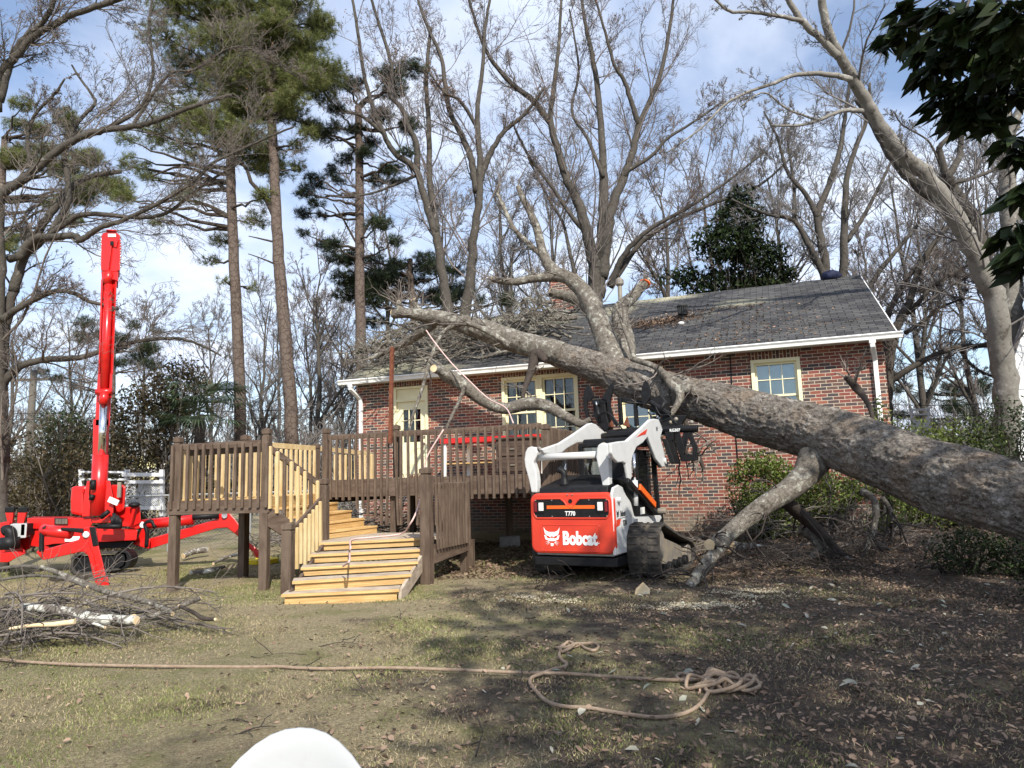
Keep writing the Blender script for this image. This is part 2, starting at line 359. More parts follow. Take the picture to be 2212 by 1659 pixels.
mat('pinkrope', (.55, .36, .32), .8, col2=(.70, .52, .48), vscale=60)
def barkmat(name, base, light, crev, scale=9., crack=14., cracks=.7, patch=.55, bs=1., warm=None, axis=None):
    m = bpy.data.materials.new(name); m.use_nodes = True; MATS[name] = m; t = m.node_tree; b = t.nodes['Principled BSDF']; b.inputs['Roughness'].default_value = .9; b.inputs['Specular IOR Level'].default_value = .15
    tc = t.nodes.new('ShaderNodeTexCoord'); o = tc.outputs['Object']
    n1 = N(t, 'ShaderNodeTexNoise', i_Scale=scale, i_Detail=7, i_Roughness=.65); t.links.new(o, n1.inputs['Vector'])
    n2 = N(t, 'ShaderNodeTexNoise', i_Scale=scale*.32, i_Detail=4, i_Roughness=.55); t.links.new(o, n2.inputs['Vector'])
    r = N(t, 'ShaderNodeValToRGB'); t.links.new(M(t, 'ADD', M(t, 'MULTIPLY', n1.outputs[0], .6), M(t, 'MULTIPLY', n2.outputs[0], .4)), r.inputs[0])
    e = r.color_ramp.elements; e[0].position = .36; e[0].color = tuple(crev)+(1,); e[1].position = .46; e[1].color = tuple(base)+(1,)
    x = e.new(patch); x.color = tuple(base)+(1,); x = e.new(patch+.07); x.color = tuple(light)+(1,)
    vo = N(t, 'ShaderNodeTexVoronoi', feature='DISTANCE_TO_EDGE', i_Scale=crack); wv = N(t, 'ShaderNodeVectorMath', operation='ADD')
    sc = N(t, 'ShaderNodeVectorMath', operation='SCALE'); sc.inputs[3].default_value = .12; t.links.new(n1.outputs[1], sc.inputs[0]); t.links.new(o, wv.inputs[0]); t.links.new(sc.outputs[0], wv.inputs[1]); t.links.new(wv.outputs[0], vo.inputs['Vector'])
    mr = N(t, 'ShaderNodeMapRange'); t.links.new(vo.outputs['Distance'], mr.inputs[0]); mr.inputs[1].default_value = 0; mr.inputs[2].default_value = .06; mr.inputs[3].default_value = cracks; mr.inputs[4].default_value = 0
    x = N(t, 'ShaderNodeMix', data_type='RGBA'); t.links.new(mr.outputs[0], x.inputs[0]); t.links.new(r.outputs[0], x.inputs[6]); x.inputs[7].default_value = tuple(crev)+(1,)
    cur = x.outputs[2]
    if warm:
        n3 = N(t, 'ShaderNodeTexNoise', i_Scale=2.2, i_Detail=5); t.links.new(o, n3.inputs['Vector']); m3 = N(t, 'ShaderNodeMapRange'); t.links.new(n3.outputs[0], m3.inputs[0]); m3.inputs[1].default_value = .5; m3.inputs[2].default_value = .68
        y = N(t, 'ShaderNodeMix', data_type='RGBA'); t.links.new(M(t, 'MULTIPLY', m3.outputs[0], .7), y.inputs[0]); t.links.new(cur, y.inputs[6]); y.inputs[7].default_value = tuple(warm)+(1,); cur = y.outputs[2]
    t.links.new(cur, b.inputs['Base Color'])
    if axis is not None:   # dark curling flake edges along the trunk, colour standing in for relief shadow
        vr = N(t, 'ShaderNodeVectorRotate'); vr.rotation_type = 'Z_AXIS'; t.links.new(o, vr.inputs['Vector']); vr.inputs['Angle'].default_value = axis
        mp = N(t, 'ShaderNodeMapping'); mp.inputs['Scale'].default_value = (.42, 1, 1); t.links.new(vr.outputs[0], mp.inputs[0])
        for sc_, wd_, am_ in ((6., .022, .9), (14., .035, .75)):
            nn = N(t, 'ShaderNodeTexNoise', i_Scale=sc_, i_Detail=5, i_Roughness=.6); nn.inputs['Distortion'].default_value = .6; t.links.new(mp.outputs[0], nn.inputs['Vector'])
            ab = M(t, 'ABSOLUTE', M(t, 'SUBTRACT', nn.outputs[0], .5)); m4 = N(t, 'ShaderNodeMapRange'); t.links.new(ab, m4.inputs[0]); m4.inputs[1].default_value = 0; m4.inputs[2].default_value = wd_; m4.inputs[3].default_value = am_; m4.inputs[4].default_value = 0
            y = N(t, 'ShaderNodeMix', data_type='RGBA'); t.links.new(m4.outputs[0], y.inputs[0]); t.links.new(cur, y.inputs[6]); y.inputs[7].default_value = tuple(crev)+(1,); cur = y.outputs[2]
        t.links.new(cur, b.inputs['Base Color'])
    bp = N(t, 'ShaderNodeBump', i_Strength=.9*bs, i_Distance=.035); t.links.new(M(t, 'SUBTRACT', n1.outputs[0], M(t, 'MULTIPLY', mr.outputs[0], .5)), bp.inputs['Height']); t.links.new(bp.outputs[0], b.inputs['Normal'])
    return m
barkmat('bark_big', (.20, .178, .152), (.35, .325, .29), (.05, .038, .03), 9, 17, .22, .54, 1.2, warm=(.22, .165, .118), axis=R(-124))
barkmat('bark_limb', (.165, .145, .12), (.36, .35, .30), (.05, .04, .03), 13, 16, .3, .52, 1.)
barkmat('bark_pale', (.21, .195, .17), (.40, .385, .35), (.085, .075, .062), 8, 8, .2, .56, .5)
barkmat('bark_tree', (.082, .073, .062), (.20, .19, .17), (.032, .028, .024), 9, 10, .3, .58, .6)
barkmat('bark_dark', (.062, .05, .042), (.12, .10, .088), (.03, .024, .02), 10, 10, .3, .6, .6)
barkmat('bark_mid', (.12, .108, .092), (.25, .24, .215), (.045, .04, .034), 9, 10, .3, .58, .6)
barkmat('bark_pine', (.13, .10, .083), (.20, .17, .15), (.05, .035, .028), 6, 6, .8, .6, .8)
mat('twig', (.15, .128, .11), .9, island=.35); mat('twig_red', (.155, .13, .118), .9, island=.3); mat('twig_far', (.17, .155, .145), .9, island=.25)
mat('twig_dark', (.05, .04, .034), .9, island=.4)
mat('cutwood', (.62, .46, .26), .8, col2=(.72, .58, .38), vscale=12)
leafmat('needle', (.10, .12, .03), (.17, .18, .055), .5, trans=.3)
leafmat('needle_dark', (.020, .032, .014), (.04, .058, .02), .5, trans=.2)
leafmat('magnolia', (.010, .018, .007), (.026, .04, .012), .5, .15, .06)  # leaf colour darkened to stand in for crown shade on the near sprays
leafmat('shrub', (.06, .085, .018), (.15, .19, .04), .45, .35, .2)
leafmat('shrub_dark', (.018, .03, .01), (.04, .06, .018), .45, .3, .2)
leafmat('ivy', (.05, .048, .02), (.12, .085, .045), .5, .3, .3)
leafmat('palm', (.035, .06, .03), (.07, .10, .045), .4, .5, .2)
leafmat('dryleaf', (.17, .085, .045), (.30, .17, .09), .8, .2, .3)
leafmat('litter', (.12, .075, .05), (.27, .19, .135), .75, .3, .15, .7)
mat('grass_g', (.12, .145, .04), .6, col2=(.22, .24, .075), vscale=1.4, island=.4)
mat('grass_b', (.23, .185, .10), .7, col2=(.40, .33, .20), vscale=2., island=.4)
mat('sawdust', (.62, .54, .38), .9, island=.2)
mat('shinglevent', (.03, .03, .03), .5)
# ------------------------------------------------------------ ground
def groundmat():
    m = bpy.data.materials.new('ground'); m.use_nodes = True; MATS['ground'] = m; t = m.node_tree; b = t.nodes['Principled BSDF']; b.inputs['Roughness'].default_value = .95; b.inputs['Specular IOR Level'].default_value = .1
    tc = t.nodes.new('ShaderNodeTexCoord'); o = tc.outputs['Object']; sp = t.nodes.new('ShaderNodeSeparateXYZ'); t.links.new(o, sp.inputs[0])
    def nz(s, d=5, r=.6): n = N(t, 'ShaderNodeTexNoise', i_Scale=s, i_Detail=d, i_Roughness=r); t.links.new(o, n.inputs['Vector']); return n.outputs[0]
    def ramp(f, els):
        r = t.nodes.new('ShaderNodeValToRGB'); t.links.new(f, r.inputs[0]); e = r.color_ramp.elements
        for i, (p, c) in enumerate(els):
            x = e[i] if i < 2 else e.new(p)
            x.position = p; x.color = tuple(c)+(1,)
        return r.outputs[0]
    def mix(f, a, c):
        x = N(t, 'ShaderNodeMix', data_type='RGBA'); t.links.new(f, x.inputs[0]); t.links.new(a, x.inputs[6]) if not isinstance(a, tuple) else setattr(x.inputs[6], 'default_value', a+(1,))
        t.links.new(c, x.inputs[7]) if not isinstance(c, tuple) else setattr(x.inputs[7], 'default_value', c+(1,)); return x.outputs[2]
    grass = ramp(nz(55, 8, .9), [(.34, (.085, .065, .04)), (.48, (.28, .23, .135)), (.61, (.58, .49, .32))])
    green = ramp(nz(60, 8, .9), [(.35, (.07, .07, .03)), (.6, (.27, .27, .11))])
    gmask = ramp(nz(1.1, 7, .75), [(.49, (0, 0, 0)), (.62, (.8, .8, .8))])
    dirt = ramp(nz(48, 8, .9), [(.34, (.035, .027, .022)), (.5, (.10, .078, .062)), (.64, (.23, .185, .15))])
    g = mix(gmask, grass, green)
    # bare earth takes over to the right and near the camera
    right = N(t, 'ShaderNodeMapRange'); t.links.new(M(t, 'ADD', M(t, 'MULTIPLY', sp.outputs[0], 1.), M(t, 'MULTIPLY', sp.outputs[1], -.16)), right.inputs[0]); right.inputs[1].default_value = -3.6; right.inputs[2].default_value = 3.2; right.inputs[3].default_value = -.06; right.inputs[4].default_value = .34
    dm = M(t, 'ADD', nz(.75, 6, .68), right.outputs[0])
    dmask = ramp(dm, [(.53, (0, 0, 0)), (.66, (1, 1, 1))])
    c = mix(dmask, g, dirt)
    t.links.new(c, b.inputs['Base Color'])
    bp = N(t, 'ShaderNodeBump', i_Strength=1., i_Distance=.04); t.links.new(nz(26, 9, .85), bp.inputs['Height']); t.links.new(bp.outputs[0], b.inputs['Normal'])
groundmat()
def make_ground():
    xs = np.concatenate([[-300, -120, -60, -30], np.arange(-16, 16.1, .25), [30, 60, 120, 300]]); ys = np.concatenate([[-60, -20, -6], np.arange(-2, 24.1, .25), [30, 45, 70, 120, 400]])
    X, Y = np.meshgrid(xs, ys); Zs = np.array([[gz(x, y) for x, y in zip(rx, ry)] for rx, ry in zip(X, Y)])
    for i in range(X.shape[0]):
        for j in range(X.shape[1]):
            if abs(X[i, j]) < 16 and Y[i, j] < 24: Zs[i, j] += .035*noise.noise(Vector((X[i, j]*.8, Y[i, j]*.8, 0)))+.012*noise.noise(Vector((X[i, j]*3, Y[i, j]*3, 5)))
    V = np.stack([X.ravel(), Y.ravel(), Zs.ravel()], 1); nx = len(xs); ny = len(ys)
    i, j = np.meshgrid(np.arange(nx-1), np.arange(ny-1)); a = (j*nx+i).ravel()
    o = npmesh('lawn', V, np.stack([a, a+1, a+nx+1, a+nx], 1), 'ground', None, Vector((0, 0, 0)), True)
    tag(o, kind='structure')
make_ground()
def scatter(n, box, dens=None, q=rng):
    # random ground points inside the viewed wedge; density falls with distance
    out = []
    while sum(len(a) for a in out) < n:
        x = q.uniform(box[0], box[1], n*2); y = box[2]+(box[3]-box[2])*q.uniform(0, 1, n*2)**1.25
        k = np.abs(x) < y*.80+.5
        if dens is not None: k &= q.uniform(0, 1, n*2) < dens(x, y)
        out.append(np.stack([x[k], y[k]], 1))
    return np.concatenate(out)[:n]
def nse(x, y, s, z=0.): return np.array([noise.noise(Vector((a*s, b*s, z))) for a, b in zip(x, y)])
def blades(name, n, m, box, h, wd, dens, label_kind='grass', lean=.8):
    p = scatter(n, box, dens); zs = np.array([gz(a, b) for a, b in p])-.003
    a = rng.uniform(0, 2*math.pi, n); hh = h*rng.uniform(.5, 1.3, n); l = rng.uniform(.2, lean, n)*hh; ww = wd*rng.uniform(.6, 1.4, n)*(1+p[:, 1]*.08)
    B = np.stack([p[:, 0], p[:, 1], zs], 1); dx = np.stack([np.cos(a), np.sin(a), 0*a], 1); b = rng.uniform(0, 2*math.pi, n); ld = np.stack([np.cos(b), np.sin(b), 0*b], 1)
    T = B+ld*l[:, None]; T[:, 2] += hh
    V = np.stack([B-dx*ww[:, None]/2, B+dx*ww[:, None]/2, T], 1).reshape(-1, 3)
    o = npmesh(name, V, np.arange(3*n).reshape(-1, 3), m, None, Vector((0, 0, 0)))
    return tag(o, kind='stuff')
def dgrass(x, y): return np.clip(.9-.17*(x-.16*y+.6), .04, 1)*np.clip(.85+1.5*nse(x, y, .9), .32, 1)
def dgreen(x, y): return np.clip(.8-.2*(x-.16*y), .03, 1)*np.clip(.15+2.6*nse(x, y, .7, 9.), .05, 1)
g = blades('dry_grass', 250000, 'grass_b', (-11, 9, 1.9, 13), .019, .0034, dgrass, lean=1.6); tag(g, 'short tan dormant grass blades over the lawn', 'grass')
g = blades('green_grass', 140000, 'grass_g', (-11, 9, 1.9, 14), .022, .0037, dgreen, lean=1.2); tag(g, 'patches of short green grass in the lawn', 'grass')
def flat_leaves(name, n, m, box, size, dens, zfun=None, wid=.45, tilt=.35, pts=None):
    p = scatter(n, box, dens) if pts is None else pts; n = len(p)
    zs = np.array([gz(a, b) for a, b in p])+rng.uniform(.006, .03, n) if zfun is None else zfun(p)
    a = rng.uniform(0, 2*math.pi, n); D = np.stack([np.cos(a), np.sin(a), rng.normal(0, tilt, n)], 1); D /= np.linalg.norm(D, axis=1)[:, None]
    r = np.stack([-np.sin(a), np.cos(a), rng.normal(0, tilt, n)], 1); s = (size*rng.uniform(.5, 1.3, n))[:, None]
    C = np.stack([p[:, 0], p[:, 1], zs], 1); up = np.array([0, 0, 1.])*s*rng.uniform(-.02, .15, (n, 1)); wdt = wid*rng.uniform(.7, 1.3, (n, 1))
    V = np.stack([C-D*s*.5, C-D*s*.18+r*s*wdt*.42+up, C+D*s*.18+r*s*wdt*.42+up, C+D*s*.5, C+D*s*.18-r*s*wdt*.42+up, C-D*s*.18-r*s*wdt*.42+up], 1)
    i = np.arange(n)[:, None]*6
    F = np.concatenate([i+np.array([[0, 1, 2, 3]]), i+np.array([[0, 3, 4, 5]])]); return npmesh(name, V.reshape(-1, 3), F, m, None, Vector((0, 0, 0)))
def dleaf(x, y): return np.clip(.25+.16*(x-.1*y+1.5), .06, 1)
o = flat_leaves('fallen_leaves', 30000, 'litter', (-9, 11, 1.9, 13), .042, dleaf); tag(o, 'brown dead leaves scattered over the yard, thickest at right', 'leaves', kind='stuff')
mat('paleleaf', (.20, .22, .17), .6, col2=(.42, .38, .3), vscale=9, island=.3, spec=.4)
o = flat_leaves('pale_leaves', 300, 'paleleaf', (-2, 9, 1.9, 9), .075, lambda x, y: np.clip(.1+.2*(x+1), 0, 1)); tag(o, 'pale upturned evergreen leaves lying on the bare earth', 'leaves', kind='stuff')
# leaves under and in front of the deck
pp = np.stack([rng.uniform(-1.2, 1.6, 3800), rng.uniform(10.2, 14.5, 3800)], 1)
o = flat_leaves('deck_leaves', 0, 'litter', None, .07, None, pts=pp); tag(o, 'tan leaves drifted beneath the raised deck', 'leaves', kind='stuff')
pp = np.stack([rng.uniform(2.5, 9, 5000), rng.uniform(9.5, 14.2, 5000)], 1)
o = flat_leaves('wall_leaves', 0, 'litter', None, .065, None, pts=pp); tag(o, 'brown leaves beneath the fallen trunk by the brick wall', 'leaves', kind='stuff')
def dust(px, py, sx, sy, n, lab):
    c = gnd(px, py); p = np.stack([rng.normal(c[0], sx, n), rng.normal(c[1], sy, n)], 1)
    k = nse(p[:, 0], p[:, 1], 5., 3.) > -.12; p = p[k]
    o = flat_leaves('sawdust', 0, 'sawdust', None, .017, None, pts=p, wid=.8, tilt=.2); return tag(o, lab, 'sawdust', kind='stuff')
dust(1150, 1292, .17, .10, 1500, 'pale sawdust patch behind the loader')
dust(1215, 1300, .16, .1, 500, 'thin sawdust trail behind the loader')
dust(1500, 1312, .3, .12, 2600, 'pale sawdust on the grass by the cut branch tip')
dust(1625, 1285, .26, .16, 2400, 'pale sawdust patch right of the cut branch')
# ------------------------------------------------------------ brick house
house = thing('brick_house', hp(-4, K, 0), 'red brick house with grey shingle roof behind the wooden deck', 'house', rz=-TH)
def hbox(name, s0, s1, k0, k1, z0, z1, m, parent=house, bevel=0.):
    return MB().box(hp((s0+s1)/2, (k0+k1)/2, (z0+z1)/2), (s1-s0, k1-k0, z1-z0), A3, N3).build(name, m, parent, bevel=bevel)
holes = [(-8.87, -7.93, 1.46, 3.70), (-6.0, -4.16, 2.12, 3.72), (-3.25, -2.25, 2.3, 3.70), (-.46, .49, 2.22, 3.66)]
S0, S1 = -9.93, 2.02; EZ = 3.88; wb = MB(); prev = S0; T = .2
def wbx(b, s0, s1, z0, z1): b.box(hp((s0+s1)/2, K+T/2, (z0+z1)/2), (s1-s0, T, z1-z0), A3, N3)
for (a, b, z0, z1) in holes:
    wbx(wb, prev, a, -.3, EZ); wbx(wb, a, b, -.3, z0); wbx(wb, a, b, z1, EZ); prev = b
wbx(wb, prev, S1, -.3, EZ); wb.build('wall', 'brick', house)
BK = K+8.76
for s in (S0, S1-.2):
    p = [hp(s, K+T, -.3), hp(s, BK, -.3), hp(s, BK, EZ), hp(s, K+4.38, 6.05), hp(s, K+T, EZ+.08)]
    MB().prism(p, A3*.2).build('gable_wall', 'brick_side', house)
hbox('wall', S0+.2, S1-.2, BK-.2, BK, -.3, EZ, 'brick')
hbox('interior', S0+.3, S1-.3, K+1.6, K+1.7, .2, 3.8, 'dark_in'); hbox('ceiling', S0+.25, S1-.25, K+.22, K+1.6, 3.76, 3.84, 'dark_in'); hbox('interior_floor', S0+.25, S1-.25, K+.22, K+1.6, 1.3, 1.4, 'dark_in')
for (a, b, z0, z1) in holes: hbox('brick_lintel', a-.02, b+.02, K-.004, K+.1, z1, z1+.17, 'soldier')
def shingles():
    m = bpy.data.materials.new('shingle'); m.use_nodes = True; MATS['shingle'] = m; t = m.node_tree; b = t.nodes['Principled BSDF']; b.inputs['Roughness'].default_value = .95; b.inputs['Specular IOR Level'].default_value = .1
    tc = t.nodes.new('ShaderNodeTexCoord'); o = tc.outputs['Object']; mp = N(t, 'ShaderNodeMapping'); mp.inputs['Scale'].default_value = (1, 1.12, 0); mp.inputs['Location'].default_value = (50, 20, 0); t.links.new(o, mp.inputs[0])
    br = t.nodes.new('ShaderNodeTexBrick'); t.links.new(mp.outputs[0], br.inputs['Vector']); br.inputs['Scale'].default_value = 1
    for k, v in (('Color1', (.045, .045, .048, 1)), ('Color2', (.085, .084, .083, 1)), ('Mortar', (.012, .012, .012, 1)), ('Mortar Size', .008), ('Mortar Smooth', .3), ('Brick Width', .3), ('Row Height', .14), ('Bias', 0.)): br.inputs[k].default_value = v
    n1 = N(t, 'ShaderNodeTexNoise', i_Scale=1.2, i_Detail=6, i_Roughness=.65); t.links.new(o, n1.inputs['Vector'])
    hs = t.nodes.new('ShaderNodeHueSaturation'); t.links.new(br.outputs[0], hs.inputs['Color']); t.links.new(M(t, 'ADD', M(t, 'MULTIPLY', n1.outputs[0], 1.3), .45), hs.inputs['Value'])
    cur = hs.outputs[0]
    n2 = N(t, 'ShaderNodeTexNoise', i_Scale=3.5, i_Detail=7, i_Roughness=.7); t.links.new(o, n2.inputs['Vector'])
    tot = None
    for (s, k, rs, rk, am) in [(-.67, 18.3, 1.1, .5, .75), (-2.7, 19.6, 1.3, .45, 1.), (-3.9, 18.9, .8, .8, .8), (-5.9, 18.6, 1.4, 1., .9), (-7.6, 19.2, 1.4, .7, 1.), (-9.0, 15.5, 1.6, .75, 1.05), (-7.6, 15.3, 1.0, .35, .9), (-9.6, 17., .7, 1.2, .8), (-1.6, 17.6, .8, .5, .4)]:
        v = N(t, 'ShaderNodeVectorMath', operation='SUBTRACT'); t.links.new(o, v.inputs[0]); v.inputs[1].default_value = (s+4, k-K, 0)
        q = N(t, 'ShaderNodeVectorMath', operation='MULTIPLY'); t.links.new(v.outputs[0], q.inputs[0]); q.inputs[1].default_value = (1/rs, 1/rk, 0)
        l = N(t, 'ShaderNodeVectorMath', operation='LENGTH'); t.links.new(q.outputs[0], l.inputs[0])
        f = M(t, 'MULTIPLY', M(t, 'SUBTRACT', 1.15, l.outputs[1], clamp=True), am)
        tot = f if tot is None else M(t, 'MAXIMUM', tot, f)
    mr = N(t, 'ShaderNodeMapRange'); t.links.new(M(t, 'ADD', tot, n2.outputs[0]), mr.inputs[0]); mr.inputs[1].default_value = .78; mr.inputs[2].default_value = 1.5; mr.inputs[4].default_value = .75
    x = N(t, 'ShaderNodeMix', data_type='RGBA'); t.links.new(M(t, 'MULTIPLY', mr.outputs[0], M(t, 'SUBTRACT', 1., M(t, 'MULTIPLY', br.outputs['Fac'], .7))), x.inputs[0]); t.links.new(cur, x.inputs[6]); x.inputs[7].default_value = (.50, .47, .33, 1)
    t.links.new(x.outputs[2], b.inputs['Base Color'])
    bp = N(t, 'ShaderNodeBump', i_Strength=.9, i_Distance=.012); t.links.new(M(t, 'SUBTRACT', M(t, 'MULTIPLY', n2.outputs[0], .3), br.outputs['Fac']), bp.inputs['Height']); t.links.new(bp.outputs[0], b.inputs['Normal'])
shingles()
RZ = 6.28; KR = K+4.38; KE = K-.37; EV = 3.93
def roofz(k): return EV+(RZ-EV)*(k-KE)/(KR-KE)
rp_ = [(KE, EV), (KR, RZ), (2*KR-KE, EV), (2*KR-KE, EV-.09), (KR, RZ-.1), (KE, EV-.09)]
MB().prism([hp(-10.12, k, z) for k, z in rp_], A3*(2.22+10.12)).build('roof', 'shingle', house)
rk = MB()
for s in (-10.15, 2.225): rk.prism([hp(s, KE, EV-.02), hp(s, KR, RZ-.02), hp(s, 2*KR-KE, EV-.02), hp(s, 2*KR-KE, EV-.17), hp(s, KR, RZ-.18), hp(s, KE, EV-.17)], A3*.025)
rk.build('rake_board', 'white', house)
sf = hbox('soffit', -10.1, 2.2, KE+.01, K+.0, EZ-.05, EZ-.035, 'white')
gt = MB(); gp = [(0, .0), (-.11, .0), (-.125, -.02), (-.11, -.04), (-.095, -.06), (-.085, -.115), (0, -.115)]
gt.prism([hp(-10.2, KE-.003+k, EV-.005+z) for k, z in gp], A3*(10.2+2.3)); gtr = gt.build('gutter', 'white', house)
def downspout(s, side):
    b = MB(); w = .085
    b.box(hp(s, KE-.05, EV-.155), (w+.03, .09, .07), A3, N3)
    pts = [hp(s, KE-.05, EV-.17), hp(s, KE-.05, EV-.24), hp(s+.06*side, K-.07, EV-.46), hp(s+.06*side, K-.05, EV-.6), hp(s+.06*side, K-.05, .3)]
    for p, q in zip(pts[:-1], pts[1:]): b.beam(p, q+(q-p)/np.linalg.norm(q-p)*.02, w, .07, up=N3+.01*A3)
    b.build('downspout', 'white', house, bevel=.008)
downspout(-9.86, 1); downspout(1.78, 1)
# door
def door():
    s0, s1, z0, z1 = holes[0]; fr = MB()
    kf = K+.03
    for a, b, c, d in ((s0, s0+.07, z0, z1), (s1-.07, s1, z0, z1), (s0+.07, s1-.07, z1-.06, z1), (s0+.07, s1-.07, 3.33, 3.38)): fr.box(hp((a+b)/2, kf, (c+d)/2), (b-a, .14, d-c), A3, N3)
    fr.box(hp((s0+s1)/2, kf+.01, 3.51), (s1-s0-.14, .04, .26), A3, N3)
    dr = MB(); a, b = s0+.07, s1-.07; g0, g1, h0, h1 = a+.16, b-.16, 2.33, 3.13
    for p in ((a, g0, z0, 3.33), (g1, b, z0, 3.33), (g0, g1, h1, 3.33), (g0, g1, z0, h0)): dr.box(hp((p[0]+p[1])/2, K+.05, (p[2]+p[3])/2), (p[1]-p[0], .045, p[3]-p[2]), A3, N3)
    d = dr.build('door', 'cream', house); f = fr.build('door_frame', 'cream', house, bevel=.004)
    mt = MB()
    for i in (1, 2): x = g0+(g1-g0)*i/3; mt.box(hp(x, K+.045, (h0+h1)/2), (.02, .03, h1-h0), A3, N3)
    for i in (1, 2): z = h0+(h1-h0)*i/3; mt.box(hp((g0+g1)/2, K+.043, z), (g1-g0, .028, .02), A3, N3)
    mt.build('muntin', 'cream', d)
    MB().box(hp((g0+g1)/2, K+.06, (h0+h1)/2), (g1-g0, .006, h1-h0), A3, N3).build('pane', 'glass_dark', d)
    MB().tube([hp(b-.05, K+.03, 2.28), hp(b-.05, K-.03, 2.28)], [.02, .03], 8).build('handle', 'chrome', d)
    MB().tube([hp(b-.05, K+.03, 2.45), hp(b-.05, K-.01, 2.45)], .025, 8).build('lock', 'chrome', d)
    pn = MB(); pn.box(hp((g0+g1)/2, K+.025, 1.85), (g1-g0+.05, .01, .6), A3, N3); pn.build('door_panel', 'cream', d, bevel=.006)
door()
def window(s0, s1, z0, z1, back, nx=3, ny=2):
    fr = MB(); w = .07; kf = K+.03
    for a, b, c, d in ((s0, s0+w, z0, z1), (s1-w, s1, z0, z1), (s0+w, s1-w, z1-w, z1), (s0-.03, s1+.03, z0-.05, z0)): fr.box(hp((a+b)/2, kf, (c+d)/2), (b-a, .13 if c != z0-.05 else .2, d-c), A3, N3)
    f = fr.build('window', 'cream', house, bevel=.004)
    a, b = s0+w, s1-w; zm = (z0+z1-w)/2; sh = MB(); mn = MB()
    for (c, d, kk) in ((z0, zm+.02, K+.085), (zm-.02, z1-w, K+.055)):
        for p in ((a, a+.045, c, d), (b-.045, b, c, d), (a+.045, b-.045, c, c+.045), (a+.045, b-.045, d-.045, d)): sh.box(hp((p[0]+p[1])/2, kk, (p[2]+p[3])/2), (p[1]-p[0], .03, p[3]-p[2]), A3, N3)
        for i in range(1, nx): x = a+.045+(b-a-.09)*i/nx; mn.box(hp(x, kk, (c+d)/2), (.018, .024, d-c-.09), A3, N3)
        for i in range(1, ny): z = c+.045+(d-c-.09)*i/ny; mn.box(hp((a+b)/2, kk-.001, z), (b-a-.09, .022, .018), A3, N3)
    sh.build('sash', 'cream', f); mn.build('muntin', 'cream', f)
    MB().box(hp((a+b)/2, K+.1, (z0+z1-w)/2), (b-a, .006, z1-z0-w), A3, N3).build('pane', 'glass_dark' if back == 'curtain' else 'glass', f)
    if back == 'blind': MB().box(hp((a+b)/2, K+.22, (z0+z1)/2), (b-a+.1, .02, z1-z0), A3, N3).build('blind', 'blind', f)
    elif back == 'curtain':
        c = MB()
        for (p, q) in ((a-.02, a+.13), (b-.13, b+.02)): c.box(hp((p+q)/2, K+.2, (z0+z1)/2), (q-p, .03, z1-z0), A3, N3)
        c.box(hp((a+b)/2, K+.2, z1-.17), (b-a-.26, .03, .22), A3, N3); c.build('curtain', 'curtain', f)
z0, z1 = holes[1][2:]; mid = (holes[1][0]+holes[1][1])/2
window(holes[1][0], mid, z0, z1, 'curtain'); window(mid, holes[1][1], z0, z1, 'curtain'); window(*holes[2], 'blind'); window(*holes[3], 'blind')
# chimney, vents, cable
hbox('chimney', -6.05, -5.25, KR-.1, KR+.55, 5.7, 7.22, 'brick')
ch = [c for c in house.children if c.name.startswith('chimney')][0]
MB().box(hp(-5.65, KR+.225, 7.19), (.86, .71, .1), A3, N3).box(hp(-5.65, KR+.225, 7.27), (.8, .64, .06), A3, N3).build('chimney_cap', 'brick', ch)
fp = hp(-3.9, 19.3, roofz(19.3)); MB().tube([fp-Z3*.1, fp+Z3*.62], .06, 12).build('flue_pipe', 'steel', house, smooth=False)
fc = [c for c in house.children if c.name.startswith('flue_pipe')][0]
MB().tube([fp+Z3*.58, fp+Z3*.63, fp+Z3*.75, fp+Z3*.82], [.07, .12, .12, .05], 14).build('flue_cap', 'steel', fc)
vp = hp(-2.0, 17.4, roofz(17.4)); vb = MB().tube([vp-Z3*.1, vp+Z3*.12], .05, 10).build('roof_vent', 'shinglevent', house)
cg = MB()
for i in range(14): a = i*2*math.pi/14; d = np.array([math.cos(a), math.sin(a), 0])*.11; cg.beam(vp+d+Z3*.12, vp+d+Z3*.3, .012, .02, up=A3)
cg.tube([vp+Z3*.1, vp+Z3*.13], .125, 14); cg.tube([vp+Z3*.3, vp+Z3*.33], .13, 14); cg.tube([vp+Z3*.13, vp+Z3*.3], .07, 10); cg.build('vent_cage', 'shinglevent', vb)
p2 = hp(-2.0, 17.0, roofz(17.0)); MB().blob(p2, (.08, .08, .05)).build('vent_collar', 'white', house)
MB().tube([hp(-.85, K-.012, 3.8), hp(-.86, K-.012, 2.9), hp(-.84, K-.012, 1.2)], .012, 6).build('cable', 'black', house)
# leaf debris on the roof
def roofleaves(n, s, k, rs, rk):
    a = rng.normal(s, rs, n); b = np.clip(rng.normal(k, rk, n), KE+.1, KR-.1); P = np.array([hp(x, y, roofz(y)) for x, y in zip(a, b)]); return P
P = np.concatenate([roofleaves(900, -2.7, 17.25, .5, .22), roofleaves(260, -2.0, 17.6, .3, .3), roofleaves(200, -.2, 16.8, .8, .6), roofleaves(260, -.6, 15.6, 1.2, .4), roofleaves(90, -.8, 17.9, .6, .1), roofleaves(500, -7, 17.5, 1.8, 1.2)])
V, F = leaves(P+np.array([0, 0, .02]), .07, wid=.5, D=np.concatenate([rng.normal(0, 1, (len(P), 2)), rng.normal(0, .2, (len(P), 1))], 1)); o = npmesh('roof_leaves', V, F, 'litter'); tag(o, 'brown leaf litter caught on the shingle roof', 'leaves', kind='stuff')
